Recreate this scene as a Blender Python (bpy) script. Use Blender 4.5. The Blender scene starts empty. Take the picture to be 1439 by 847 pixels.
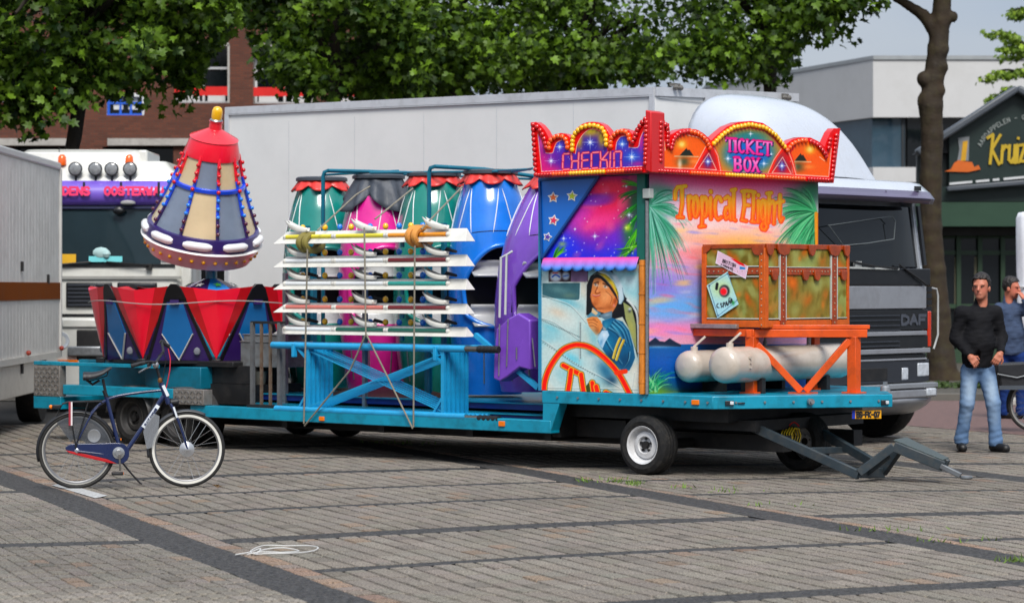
import bpy, bmesh, math, random
import numpy as np
from mathutils import Vector, Matrix
random.seed(7); RNG = np.random.default_rng(11)
S = bpy.context.scene; COL = S.collection
PI = math.pi; rad = math.radians
F = 3600.0; CX = 719.5; CY = 403.0; H = 1.75        # focal length in photo pixels, horizon, eye height

# ---------------------------------------------------------------- camera, sky, sun, exposure
cam = bpy.data.cameras.new('camera'); camo = bpy.data.objects.new('camera', cam); COL.objects.link(camo)
cam.sensor_width = 36; cam.lens = 36 * F / 1439; cam.shift_y = -(423.5 - CY) / 1439
cam.clip_start = .5; cam.clip_end = 3000
camo.location = (0, 0, H); camo.rotation_euler = (PI / 2, 0, 0)
cam.dof.use_dof = True; cam.dof.focus_distance = 21.5; cam.dof.aperture_fstop = 3.6
S.camera = camo
W = bpy.data.worlds.new('World'); S.world = W; W.use_nodes = True
nt = W.node_tree; nt.nodes.clear()
SUN_EL, SUN_AZ = rad(50), rad(172)
sky = nt.nodes.new('ShaderNodeTexSky'); sky.sky_type = 'NISHITA'; sky.sun_disc = False
sky.sun_elevation = SUN_EL; sky.sun_rotation = SUN_AZ; sky.air_density = 1.0; sky.dust_density = 3.0; sky.ozone_density = 1.5
tc = nt.nodes.new('ShaderNodeTexCoord'); cn = nt.nodes.new('ShaderNodeTexNoise')
cn.inputs['Scale'].default_value = 3.0; cn.inputs['Detail'].default_value = 5
mp = nt.nodes.new('ShaderNodeMapping'); mp.inputs['Scale'].default_value = (1, 1, 3)
nt.links.new(tc.outputs['Generated'], mp.inputs[0]); nt.links.new(mp.outputs[0], cn.inputs['Vector'])
cr = nt.nodes.new('ShaderNodeValToRGB'); cr.color_ramp.elements[0].position = .3; cr.color_ramp.elements[1].position = .75
cr.color_ramp.elements[0].color = (4.1, 5.0, 6.5, 1); cr.color_ramp.elements[1].color = (6.8, 7.1, 7.5, 1)
mx = nt.nodes.new('ShaderNodeMix'); mx.data_type = 'RGBA'; mx.inputs[0].default_value = .82
bg = nt.nodes.new('ShaderNodeBackground'); bg.inputs[1].default_value = .08
wo = nt.nodes.new('ShaderNodeOutputWorld')
nt.links.new(cn.outputs[0], cr.inputs[0]); nt.links.new(sky.outputs[0], mx.inputs[6]); nt.links.new(cr.outputs[0], mx.inputs[7])
sx = nt.nodes.new('ShaderNodeSeparateXYZ'); mr0 = nt.nodes.new('ShaderNodeMapRange'); ml = nt.nodes.new('ShaderNodeMix'); ml.data_type = 'RGBA'; ml.blend_type = 'MULTIPLY'; ml.inputs[0].default_value = 1
mr0.inputs[1].default_value = 0; mr0.inputs[2].default_value = 1; mr0.inputs[3].default_value = .66; mr0.inputs[4].default_value = 1.35      # overcast sky: brighter overhead than at the horizon
nt.links.new(tc.outputs['Generated'], sx.inputs[0]); nt.links.new(sx.outputs[2], mr0.inputs[0]); nt.links.new(mx.outputs[2], ml.inputs[6]); nt.links.new(mr0.outputs[0], ml.inputs[7])
nt.links.new(ml.outputs[2], bg.inputs[0]); nt.links.new(bg.outputs[0], wo.inputs[0])
sl = bpy.data.lights.new('sun', 'SUN'); sl.energy = 2.2; sl.angle = rad(24); sl.color = (1, .96, .9)
so = bpy.data.objects.new('sun', sl); COL.objects.link(so)
sd = Vector((math.sin(SUN_AZ) * math.cos(SUN_EL), math.cos(SUN_AZ) * math.cos(SUN_EL), math.sin(SUN_EL)))
so.rotation_euler = sd.to_track_quat('Z', 'Y').to_euler(); so.location = (0, -10, 30)
S.view_settings.view_transform = 'Standard'; S.view_settings.look = 'None'; S.view_settings.gamma = 1
S.view_settings.exposure = 0.76
S.cycles.max_bounces = 6; S.cycles.diffuse_bounces = 3; S.cycles.transparent_max_bounces = 12
S.cycles.caustics_reflective = False; S.cycles.caustics_refractive = False

# ---------------------------------------------------------------- colours and materials
def lin(c):
 c = np.asarray(c, float) / 255.
 return np.where(c <= .04045, c / 12.92, ((c + .055) / 1.055) ** 2.4)
MATS = {}
def M(name, rgb, rough=.5, metal=0., var=.12, scale=3., bump=0., bscale=60., coat=0., spec=.5, dirt=0., dcol=(70, 60, 50), trans=0., alpha=1., stretch=None, rv=.15, con=.22):
 if name in MATS: return MATS[name]
 m = bpy.data.materials.new(name); m.use_nodes = True; t = m.node_tree; b = t.nodes['Principled BSDF']
 L = t.links.new; N = t.nodes.new
 c = [float(x) for x in lin(rgb)]
 co = N('ShaderNodeTexCoord'); vec = co.outputs['Object']
 if stretch:
  mpn = N('ShaderNodeMapping'); mpn.inputs['Scale'].default_value = stretch; L(vec, mpn.inputs[0]); vec = mpn.outputs[0]
 n = N('ShaderNodeTexNoise'); n.inputs['Scale'].default_value = scale; n.inputs['Detail'].default_value = 6; n.inputs['Roughness'].default_value = .6
 L(vec, n.inputs['Vector'])
 r = N('ShaderNodeValToRGB'); r.color_ramp.elements[0].position = .5 - con; r.color_ramp.elements[1].position = .5 + con
 r.color_ramp.elements[0].color = [x * (1 - var) for x in c] + [1]; r.color_ramp.elements[1].color = [min(1, x * (1 + var)) for x in c] + [1]
 L(n.outputs[0], r.inputs[0]); out = r.outputs[0]
 if dirt:
  d = N('ShaderNodeTexNoise'); d.inputs['Scale'].default_value = scale * 2.3; d.inputs['Detail'].default_value = 9; d.inputs['Roughness'].default_value = .7
  L(vec, d.inputs['Vector'])
  mr = N('ShaderNodeMapRange'); mr.inputs[1].default_value = .47; mr.inputs[2].default_value = .68; mr.inputs[3].default_value = 0; mr.inputs[4].default_value = dirt
  L(d.outputs[0], mr.inputs[0])
  mxn = N('ShaderNodeMix'); mxn.data_type = 'RGBA'; mxn.inputs[7].default_value = [float(x) for x in lin(dcol)] + [1]
  L(mr.outputs[0], mxn.inputs[0]); L(out, mxn.inputs[6]); out = mxn.outputs[2]
 L(out, b.inputs['Base Color'])
 rr = N('ShaderNodeMapRange'); rr.inputs[3].default_value = max(.02, rough - rv * rough * 2); rr.inputs[4].default_value = min(1, rough + rv * rough * 2)
 L(n.outputs[0], rr.inputs[0]); L(rr.outputs[0], b.inputs['Roughness'])
 b.inputs['Metallic'].default_value = metal; b.inputs['Specular IOR Level'].default_value = spec
 b.inputs['Coat Weight'].default_value = coat; b.inputs['Coat Roughness'].default_value = .08
 b.inputs['Transmission Weight'].default_value = trans; b.inputs['Alpha'].default_value = alpha
 if bump:
  bn = N('ShaderNodeTexNoise'); bn.inputs['Scale'].default_value = bscale; bn.inputs['Detail'].default_value = 5; L(vec, bn.inputs['Vector'])
  bp = N('ShaderNodeBump'); bp.inputs['Strength'].default_value = bump; bp.inputs['Distance'].default_value = .01
  L(bn.outputs[0], bp.inputs['Height']); L(bp.outputs[0], b.inputs['Normal'])
 MATS[name] = m; return m
def MV(name, rough=.4, coat=0., attr='Col', var=.0, bump=0., bscale=200., trans=0., spec=.5):
 if name in MATS: return MATS[name]
 m = bpy.data.materials.new(name); m.use_nodes = True; t = m.node_tree; b = t.nodes['Principled BSDF']; L = t.links.new; N = t.nodes.new
 a = N('ShaderNodeAttribute'); a.attribute_name = attr; out = a.outputs['Color']
 co = N('ShaderNodeTexCoord'); n = N('ShaderNodeTexNoise'); n.inputs['Scale'].default_value = bscale; n.inputs['Detail'].default_value = 6; n.inputs['Roughness'].default_value = .65
 L(co.outputs['Object'], n.inputs['Vector'])
 if var:
  mr = N('ShaderNodeMapRange'); mr.inputs[1].default_value = .38; mr.inputs[2].default_value = .62; mr.inputs[3].default_value = 1 - var; mr.inputs[4].default_value = 1 + var
  L(n.outputs[0], mr.inputs[0])
  mu = N('ShaderNodeMix'); mu.data_type = 'RGBA'; mu.blend_type = 'MULTIPLY'; mu.inputs[0].default_value = 1
  L(out, mu.inputs[6]); L(mr.outputs[0], mu.inputs[7]); out = mu.outputs[2]
 L(out, b.inputs['Base Color']); b.inputs['Roughness'].default_value = rough; b.inputs['Coat Weight'].default_value = coat; b.inputs['Specular IOR Level'].default_value = spec
 if bump:
  bp = N('ShaderNodeBump'); bp.inputs['Strength'].default_value = bump; bp.inputs['Distance'].default_value = .006
  L(n.outputs[0], bp.inputs['Height']); L(bp.outputs[0], b.inputs['Normal'])
 if trans:
  tb = N('ShaderNodeBsdfTranslucent'); ms = N('ShaderNodeMixShader'); ms.inputs[0].default_value = trans
  L(out, tb.inputs[0]); L(b.outputs[0], ms.inputs[1]); L(tb.outputs[0], ms.inputs[2]); L(ms.outputs[0], t.nodes['Material Output'].inputs[0])
 MATS[name] = m; return m
def glass(name, tint=(20, 26, 30), rough=.04):
 if name in MATS: return MATS[name]
 return M(name, tint, rough, var=.2, scale=1.2, spec=.3, coat=.0)

# ---------------------------------------------------------------- frames: plan axes of a vehicle (u along it, v away from us)
class Fr:
 def __init__(s, X, Y, deg):
  s.X, s.Y, s.a = X, Y, rad(deg); s.U = (math.cos(s.a), -math.sin(s.a)); s.V = (math.sin(s.a), math.cos(s.a))
 def world(s, p): return Vector((s.X + p[0] * s.U[0] + p[1] * s.V[0], s.Y + p[0] * s.U[1] + p[1] * s.V[1], p[2]))
 def loc(s, X, Y, Z): return Vector(((X - s.X) * s.U[0] + (Y - s.Y) * s.U[1], (X - s.X) * s.V[0] + (Y - s.Y) * s.V[1], Z))
 def pix(s, p):
  w = s.world(p); return CX + F * w.x / w.y, CY - F * (w.z - H) / w.y
 def _ray(s, px, py, n, c):                       # n: axis, plane n.(P)=c in local
  k = (px - CX) / F; j = -(py - CY) / F
  o = -(s.X * n[0] + s.Y * n[1]); d = k * n[0] + n[1]
  t = (c - o) / d; return s.loc(k * t, t, H + j * t)
 def pv(s, px, py, v=0.): return s._ray(px, py, s.V, v)
 def pu(s, px, py, u=0.): return s._ray(px, py, s.U, u)
 def pz(s, px, py, z):
  t = (z - H) / (-(py - CY) / F); return s.loc((px - CX) / F * t, t, z)
 def pd(s, px, py, Y): return s.loc((px - CX) / F * Y, Y, H - (py - CY) / F * Y)
WF = Fr(0, 0, 0)
def gnd(px, py, z=0.):
 t = (z - H) / (-(py - CY) / F); return Vector(((px - CX) / F * t, t, z))

# ---------------------------------------------------------------- objects
OFF = {}; FRM = {}
def thing(name, label, cat, at=(0, 0, 0), fr=WF, group=None, kind=None):
 o = bpy.data.objects.new(name, None); COL.objects.link(o); o.empty_display_size = .2
 o.location = fr.world(at); o.rotation_euler = (0, 0, -fr.a); OFF[o] = Vector(at); FRM[o] = fr
 tag(o, label, cat, group, kind); return o
def tag(o, label=None, cat=None, group=None, kind=None):
 if label: o['label'] = label
 if cat: o['category'] = cat
 if group: o['group'] = group
 if kind: o['kind'] = kind
 return o
def link(name, me, parent=None, loc=None, rot=None, scale=None, off=None):
 o = bpy.data.objects.new(name, me); COL.objects.link(o)
 if parent is not None:
  o.parent = parent; base = OFF.get(parent, Vector((0, 0, 0)))
 else: base = Vector((0, 0, 0))
 if loc is not None: o.location = Vector(loc) - base; OFF[o] = Vector(loc)
 else: OFF[o] = base
 if rot is not None: o.rotation_euler = rot
 if scale is not None: o.scale = scale
 return o

class MB:
 def __init__(s): s.v = []; s.f = []; s.mi = []; s.m = 0
 def add(s, vs, fs):
  n = len(s.v); s.v += [tuple(x) for x in vs]; s.f += [tuple(i + n for i in f) for f in fs]; s.mi += [s.m] * len(fs); return s
 def box(s, x0, x1, y0, y1, z0, z1):
  if x1 < x0: x0, x1 = x1, x0
  if y1 < y0: y0, y1 = y1, y0
  if z1 < z0: z0, z1 = z1, z0
  return s.add([(x, y, z) for z in (z0, z1) for y in (y0, y1) for x in (x0, x1)],
                     [(0, 2, 3, 1), (4, 5, 7, 6), (0, 1, 5, 4), (2, 6, 7, 3), (0, 4, 6, 2), (1, 3, 7, 5)])
 def bar(s, p, q, w, h=None, up=(0, 0, 1)):       # rectangular bar from p to q
  h = h or w; p, q = Vector(p), Vector(q); d = (q - p).normalized(); up = Vector(up)
  a = d.cross(up)
  if a.length < 1e-3: a = d.cross(Vector((0, 1, 0)))
  a.normalize(); b = a.cross(d)
  vs = [o + a * sx * w / 2 + b * sy * h / 2 for o in (p, q) for sx, sy in ((-1, -1), (1, -1), (1, 1), (-1, 1))]
  return s.add(vs, [(3, 2, 1, 0), (4, 5, 6, 7), (0, 1, 5, 4), (1, 2, 6, 5), (2, 3, 7, 6), (3, 0, 4, 7)])
 def tube(s, pts, r, n=8, closed=False, caps=True):
  pts = [Vector(p) for p in pts]; k = len(pts); rs = r if hasattr(r, '__len__') else [r] * k
  base = len(s.v); nrm = None
  for i, p in enumerate(pts):
   if closed: d = pts[(i + 1) % k] - pts[i - 1]
   else: d = pts[min(i + 1, k - 1)] - pts[max(i - 1, 0)]
   d.normalize()
   if nrm is None:
    nrm = d.orthogonal().normalized()
   nrm = (nrm - d * nrm.dot(d))
   if nrm.length < 1e-6: nrm = d.orthogonal()
   nrm.normalize(); bn = d.cross(nrm)
   for j in range(n):
    a = 2 * PI * j / n; s.v.append(tuple(p + (nrm * math.cos(a) + bn * math.sin(a)) * rs[i]))
  for i in range(k if closed else k - 1):
   for j in range(n):
    a = base + i * n; b = base + ((i + 1) % k) * n
    s.f.append((a + j, a + (j + 1) % n, b + (j + 1) % n, b + j)); s.mi.append(s.m)
  if caps and not closed:
   s.f.append(tuple(base + j for j in reversed(range(n)))); s.f.append(tuple(base + (k - 1) * n + j for j in range(n))); s.mi += [s.m] * 2
  return s
 def cyl(s, p, q, r0, r1=None, n=16): return s.tube([p, q], [r0, r0 if r1 is None else r1], n)
 def lathe(s, prof, o=(0, 0, 0), ax=(0, 0, 1), n=24, ref=None, cap=True):     # prof: (radius, height)
  o = Vector(o); ax = Vector(ax).normalized(); a = Vector(ref) if ref is not None else ax.orthogonal()
  a = (a - ax * a.dot(ax)).normalized(); b = ax.cross(a); base = len(s.v)
  for r, h in prof:
   for j in range(n):
    t = 2 * PI * j / n; s.v.append(tuple(o + ax * h + (a * math.cos(t) + b * math.sin(t)) * r))
  for i in range(len(prof) - 1):
   for j in range(n):
    s.f.append((base + i * n + j, base + i * n + (j + 1) % n, base + (i + 1) * n + (j + 1) % n, base + (i + 1) * n + j)); s.mi.append(s.m)
  if cap:
   if prof[0][0] > 1e-4: s.f.append(tuple(base + j for j in reversed(range(n)))); s.mi.append(s.m)
   if prof[-1][0] > 1e-4: s.f.append(tuple(base + (len(prof) - 1) * n + j for j in range(n))); s.mi.append(s.m)
  return s
 def ball(s, c, r, n=10, sc=(1, 1, 1)):
  c = Vector(c); k = max(4, n // 2); base = len(s.v)
  s.v.append(tuple(c - Vector((0, 0, r * sc[2]))))
  for i in range(1, k):
   t = -PI / 2 + PI * i / k
   for j in range(n):
    a = 2 * PI * j / n
    s.v.append((c.x + r * sc[0] * math.cos(t) * math.cos(a), c.y + r * sc[1] * math.cos(t) * math.sin(a), c.z + r * sc[2] * math.sin(t)))
  s.v.append(tuple(c + Vector((0, 0, r * sc[2])))); top = len(s.v) - 1; f0 = len(s.f)
  for j in range(n):
   s.f.append((base, base + 1 + (j + 1) % n, base + 1 + j))
   s.f.append((top, base + 1 + (k - 2) * n + j, base + 1 + (k - 2) * n + (j + 1) % n))
   for i in range(k - 2):
    a = base + 1 + i * n; s.f.append((a + j, a + (j + 1) % n, a + n + (j + 1) % n, a + n + j))
  s.mi += [s.m] * (len(s.f) - f0); return s
 def prism(s, pts, d):                            # closed outline (3-D points), extruded by vector d
  n = len(pts); d = Vector(d); vs = [Vector(p) for p in pts]; vs += [p + d for p in vs]
  nor = Vector((0, 0, 0))
  for i in range(n): nor += vs[i].cross(vs[(i + 1) % n])
  fs = [tuple(range(n)), tuple(range(2 * n - 1, n - 1, -1))] + [(i + n, (i + 1) % n + n, (i + 1) % n, i) for i in range(n)]
  if nor.dot(d) > 0: fs = [tuple(reversed(f)) for f in fs]
  return s.add(vs, fs)
 def grid(s, g, wrap=False):                      # g: rows of points
  r, c = len(g), len(g[0]); vs = [p for row in g for p in row]
  fs = [(i * c + j, i * c + (j + 1) % c, (i + 1) * c + (j + 1) % c, (i + 1) * c + j) for i in range(r - 1) for j in range(c if wrap else c - 1)]
  return s.add(vs, fs)
 def ribbon(s, pts, w, nor, th=.004):             # flat lettering stroke on a plane with normal nor
  nor = Vector(nor).normalized()
  for a, b in zip(pts[:-1], pts[1:]):
   s.rc = getattr(s, 'rc', 0) + 1; a, b = Vector(a), Vector(b); d = (b - a)
   if d.length < 1e-6: continue
   d.normalize(); x = d.cross(nor) * w / 2; e = d * w * .35
   s.prism([a - e - x, b + e - x, b + e + x, a - e + x], nor * (th + .0004 * s.rc))
  return s
 def build(s, name, mat, parent=None, smooth=35, bev=0., label=None, kind=None, solid=0., sub=0):
  me = bpy.data.meshes.new(name); off = OFF.get(parent, Vector((0, 0, 0))) if parent is not None else Vector((0, 0, 0))
  me.from_pydata([(x - off[0], y - off[1], z - off[2]) for x, y, z in s.v], [], s.f)
  for m in (mat if isinstance(mat, (list, tuple)) else [mat]): me.materials.append(m)
  if any(s.mi): me.polygons.foreach_set('material_index', s.mi)
  if smooth:
   me.polygons.foreach_set('use_smooth', [True] * len(s.f)); me.set_sharp_from_angle(angle=rad(smooth))
  me.update(); o = link(name, me, parent)
  if bev:
   b = o.modifiers.new('bevel', 'BEVEL'); b.width = bev; b.segments = 2; b.limit_method = 'ANGLE'; b.angle_limit = rad(50)
  if solid:
   b = o.modifiers.new('shell', 'SOLIDIFY'); b.thickness = solid; b.offset = 0
  if sub:
   b = o.modifiers.new('sub', 'SUBSURF'); b.levels = sub; b.render_levels = sub
  if label: o['label'] = label
  if kind: o['kind'] = kind
  return o
def npmesh(name, V, Fq, mat, parent=None, smooth=True, off=None):
 me = bpy.data.meshes.new(name); V = np.asarray(V, np.float32); Fq = np.asarray(Fq, np.int32); k = Fq.shape[1]
 if parent is not None and off is None: off = OFF.get(parent)
 if off is not None: V = V - np.array(off, np.float32)
 me.vertices.add(len(V)); me.vertices.foreach_set('co', np.ascontiguousarray(V).ravel())
 me.loops.add(Fq.size); me.loops.foreach_set('vertex_index', Fq.ravel())
 me.polygons.add(len(Fq)); me.polygons.foreach_set('loop_start', np.arange(0, Fq.size, k, dtype=np.int32))
 me.polygons.foreach_set('use_smooth', np.full(len(Fq), smooth)); me.materials.append(mat); me.update(calc_edges=True)
 return me
def vcol(me, C, name='Col'):
 a = me.color_attributes.new(name, 'FLOAT_COLOR', 'POINT'); C4 = np.ones((len(C), 4), np.float32); C4[:, :3] = C
 a.data.foreach_set('color', C4.ravel())

# ---------------------------------------------------------------- implicit surfaces (bodies, bark): smooth unions meshed by surface nets
def sd_cap(P, a, b, ra, rb):
 a, b = np.array(a, float), np.array(b, float); ba = b - a; t = np.clip(((P - a) @ ba) / (ba @ ba + 1e-12), 0, 1)
 return np.linalg.norm(P - (a + t[..., None] * ba), axis=-1) - (ra + (rb - ra) * t)
def sd_ell(P, c, r):
 q = (P - np.array(c, float)) / np.array(r, float); k = np.linalg.norm(q, axis=-1); return (k - 1) * min(r)
def smin(a, b, k):
 h = np.clip(.5 + .5 * (b - a) / k, 0, 1); return b + (a - b) * h - k * h * (1 - h)
def surfnet(f, lo, hi, h):
 ax = [np.arange(lo[i], hi[i] + h, h) for i in range(3)]; G = np.stack(np.meshgrid(*ax, indexing='ij'), -1)
 val = f(G); ins = val < 0; n = np.array(val.shape) - 1
 cs = [(i, j, k) for i in (0, 1) for j in (0, 1) for k in (0, 1)]
 def sh(A, c): return A[c[0]:c[0] + n[0], c[1]:c[1] + n[1], c[2]:c[2] + n[2]]
 cnt = sum(sh(ins, c).astype(np.int8) for c in cs); act = (cnt > 0) & (cnt < 8); ii = np.argwhere(act)
 acc = np.zeros((len(ii), 3)); num = np.zeros(len(ii))
 for a in cs:
  for d in range(3):
   if a[d]: continue
   b = list(a); b[d] = 1
   ia, ib = ii + np.array(a), ii + np.array(b); va, vb = val[tuple(ia.T)], val[tuple(ib.T)]
   m = (va < 0) != (vb < 0); t = np.where(m, va / np.where(m, va - vb, 1), 0)
   acc += np.where(m[:, None], ia + (ib - ia) * t[:, None], 0); num += m
 V = np.array(lo) + acc / num[:, None] * h
 idx = -np.ones(act.shape, int); idx[tuple(ii.T)] = np.arange(len(ii)); Q = []
 for d in range(3):
  e1, e2 = [x for x in range(3) if x != d]; s0 = [slice(1, n[x]) for x in range(3)]; s0[d] = slice(0, n[d])
  s1 = list(s0); s1[d] = slice(1, n[d] + 1)
  a, b = ins[tuple(s0)], ins[tuple(s1)]; w = np.argwhere(a != b); st = np.array([1, 1, 1]); st[d] = 0; w = w + st
  flip = ins[tuple(w.T)]; o1 = np.zeros(3, int); o2 = np.zeros(3, int); o1[e1] = 1; o2[e2] = 1
  q = np.stack([idx[tuple((w - x).T)] for x in (o1 + o2, o2, 0 * o1, o1)], 1)
  fl = flip if d != 1 else ~flip
  q[~fl] = q[~fl][:, ::-1]; Q.append(q)
 return V, np.concatenate(Q)
def vnoise(P, s, seed=0):                            # cheap smooth noise for folds and bark, about -1..1
 r = np.random.default_rng(seed); o = np.zeros(P.shape[:-1])
 for k in range(5):
  d = r.normal(size=3) * s; o += np.sin(P @ d + r.uniform(0, 6.28)) * np.cos(P @ (r.normal(size=3) * s) + r.uniform(0, 6.28))
 return o / 2.5
# ================================================================ the square: ground sheet, dark bands, pavers
GO = np.array([-1.86, 17.2]); GP = np.array([.929, .37]); GQ = np.array([.37, -.929])
KW, PC = .035, 3.0
def gw(p, q):                                        # paving coordinates -> world plan; cross courses bow slightly
 p, q = np.asarray(p, float), np.asarray(q, float)
 p0 = p; p = p + .016 * np.sin(.9 * q + 1.7 * p) + .008 * np.sin(2.3 * q - p)
 b = np.where(p0 > -.4, KW * (np.clip(p, 0, 12) - PC) ** 2, .32 + .15 * (p + .44)) + .012 * np.sin(1.9 * p + .7 * q)
 return GO + p[..., None] * GP + (q + b)[..., None] * GQ
def ginv(X, Y):
 d = np.stack([X, Y], -1) - GO; p = d @ GP; q = d @ GQ
 b = np.where(p > -.4, KW * (np.clip(p, 0, 12) - PC) ** 2, .32 + .15 * (p + .44)); return p, q - b
def ground_mat():
 m = bpy.data.materials.new('sand and far paving'); m.use_nodes = True; t = m.node_tree; b = t.nodes['Principled BSDF']; L = t.links.new; N = t.nodes.new
 co = N('ShaderNodeTexCoord'); n = N('ShaderNodeTexNoise'); n.inputs['Scale'].default_value = .35; n.inputs['Detail'].default_value = 8; L(co.outputs['Object'], n.inputs['Vector'])
 r = N('ShaderNodeValToRGB'); r.color_ramp.elements[0].position = .3; r.color_ramp.elements[1].position = .7
 r.color_ramp.elements[0].color = (.018, .015, .012, 1); r.color_ramp.elements[1].color = (.034, .029, .023, 1)
 L(n.outputs[0], r.inputs[0]); L(r.outputs[0], b.inputs['Base Color']); b.inputs['Roughness'].default_value = .95
 n2 = N('ShaderNodeTexNoise'); n2.inputs['Scale'].default_value = 90; L(co.outputs['Object'], n2.inputs['Vector'])
 bp = N('ShaderNodeBump'); bp.inputs['Strength'].default_value = .5; bp.inputs['Distance'].default_value = .01; L(n2.outputs[0], bp.inputs['Height']); L(bp.outputs[0], b.inputs['Normal'])
 return m
g = MB(); g.grid([[(x, y, -.012) for x in np.linspace(-700, 700, 15)] for y in np.linspace(-60, 1400, 15)])
ground = g.build('ground', ground_mat(), None, smooth=0); tag(ground, 'grey brown paved market square with dark cross bands', None, None, 'structure')

CROSS = [(6.0, .17), (3.65, .3), (1.24, .18), (-.755, .32), (-2.98, .17), (-4.6, .17), (-6.5, .3), (-8.5, .17), (-10.4, .28), (-12.4, .14)]   # q, width
RADS = [(-.44, -.09), (4.3, 4.64), (8.15, 8.5)]
EDGE = [(-.09, .06), (4.64, 4.74)]
LEFTQ = [(-.94, .26), (3.3, .26), (-5.6, .26)]
def in_band(p, q):
 for a, b in RADS:
  if a <= p <= b: return True
 if p > 0: return any(abs(q - c) < w / 2 for c, w in CROSS)
 return any(abs(q - c) < w / 2 for c, w in LEFTQ)
def paver_cells():
 cells = []                                       # (p0,p1,q0,q1,kind)
 segs = [(-7.0, -.44, 0), (.06, 4.3, 1), (4.74, 8.15, 1), (8.5, 14, 1)]
 for a, b, kd in segs:
  n = max(1, round((b - a) / (.155 if kd else .112))); pw = (b - a) / n
  bands = CROSS if kd else LEFTQ
  qs = sorted(bands); lo = -16.
  stops = []
  for c, w in qs: stops.append((lo, c - w / 2)); lo = c + w / 2
  stops.append((lo, 6.5))
  for q0, q1 in stops:
   m = max(1, round((q1 - q0) / (.235 if kd else .22))); ql = (q1 - q0) / m
   for i in range(n):
    st = (i % 2) * .5
    for j in range(m + 1):
     qa = q0 + (j - st) * ql; qb = qa + ql; qa, qb = max(qa, q0), min(qb, q1)
     if qb - qa > .03: cells.append((a + i * pw, a + (i + 1) * pw, qa, qb, kd))
 for a, b in EDGE:                                # reddish edging course beside the dark bands
  q = -16.
  while q < 6.5: cells.append((a, b, q, q + .21, 2)); q += .21
 return cells
def build_pavers():
 C = np.array(paver_cells()); ctr = gw((C[:, 0] + C[:, 1]) / 2, (C[:, 2] + C[:, 3]) / 2)
 keep = (ctr[:, 1] > 13.3) & (ctr[:, 1] < 36) & (np.abs(ctr[:, 0]) < ctr[:, 1] * .205 + .5); C, ctr = C[keep], ctr[keep]
 base = np.array([lin((117, 111, 103)), lin((120, 113, 104)), lin((124, 112, 103))])
 col = base[C[:, 4].astype(int)] * (1 + RNG.normal(0, .055, (len(C), 1))) * (1 + RNG.normal(0, .012, (len(C), 3)))
 pk = (C[:, 4] == 2) & (RNG.random(len(C)) < .4); col[pk] *= np.array([1.14, .99, .88]); rust = RNG.random(len(C)) < .04; col[rust] *= np.array([1.12, .95, .84])
 dk = RNG.random(len(C)) < .05; col[dk] *= .82
 # worn, darker patches that lie in the paving itself
 pat = vnoise(np.c_[ctr, np.zeros(len(ctr))], .9, 5) + .6 * vnoise(np.c_[ctr, np.zeros(len(ctr))], 2.6, 8); col *= (1 + .13 * pat)[:, None]
 order = np.argsort(ctr[:, 1]); near = order[:290]; rest = order[290:]
 mat = MV('worn concrete paver', .92, var=.55, bump=.9, bscale=75., spec=.25)
 def slab(c, j, rng):
  # joint: across the row wide, along it narrow
  gp, gq = (.013, .0015) if c[4] == 1 else (.003, .016)
  p0, p1, q0, q1 = c[0] + gp, c[1] - gp, c[2] + gq, c[3] - gq; e = .005
  P = np.array([p0, p1, p1, p0, p0 + e, p1 - e, p1 - e, p0 + e]); Q = np.array([q0, q0, q1, q1, q0 + e, q0 + e, q1 - e, q1 - e])
  xy = gw(P, Q); z = np.array([-.012] * 4 + [0] * 4) + np.r_[np.zeros(4), rng.normal(0, .0011) + rng.normal(0, .0009, 4)]
  return np.c_[xy, z]
 FQ = np.array([[4, 7, 6, 5], [0, 4, 5, 1], [1, 5, 6, 2], [2, 6, 7, 3], [3, 7, 4, 0]])
 V = np.concatenate([slab(C[i], i, RNG) for i in rest]); n = len(rest)
 Fq = (FQ[None] + 8 * np.arange(n)[:, None, None]).reshape(-1, 4)
 me = npmesh('pavers', V, Fq, mat, None, smooth=False); vcol(me, np.repeat(col[rest], 8, 0))
 o = link('paver', me, ground); o['kind'] = 'stuff'
 protos = []
 for k in range(14):                              # alike pavers share mesh data: full stones by tint
  full = [i for i in near if C[i, 3] - C[i, 2] > .2 and C[i, 4] < 2]
 shared = {}
 for i in near:
  key = (round(C[i, 1] - C[i, 0], 3), round(C[i, 3] - C[i, 2], 2), int(C[i, 4]), int(RNG.integers(0, 5)))
  pc, qc = (C[i, 0] + C[i, 1]) / 2, (C[i, 2] + C[i, 3]) / 2
  d = gw(np.array(pc + .01), np.array(qc)) - gw(np.array(pc - .01), np.array(qc)); ang = math.atan2(d[1], d[0])
  if key not in shared:
   v = slab(C[i], i, RNG); v[:, :2] -= ctr[i]; ca, sa = math.cos(-ang), math.sin(-ang)
   v[:, :2] = v[:, :2] @ np.array([[ca, sa], [-sa, ca]]); me = npmesh('paver', v, FQ, mat, None, smooth=False); vcol(me, np.repeat(col[i:i + 1], 8, 0)); shared[key] = me
  link('paver', shared[key], ground, loc=(ctr[i, 0], ctr[i, 1], 0), rot=(0, 0, ang))
build_pavers()

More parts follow.
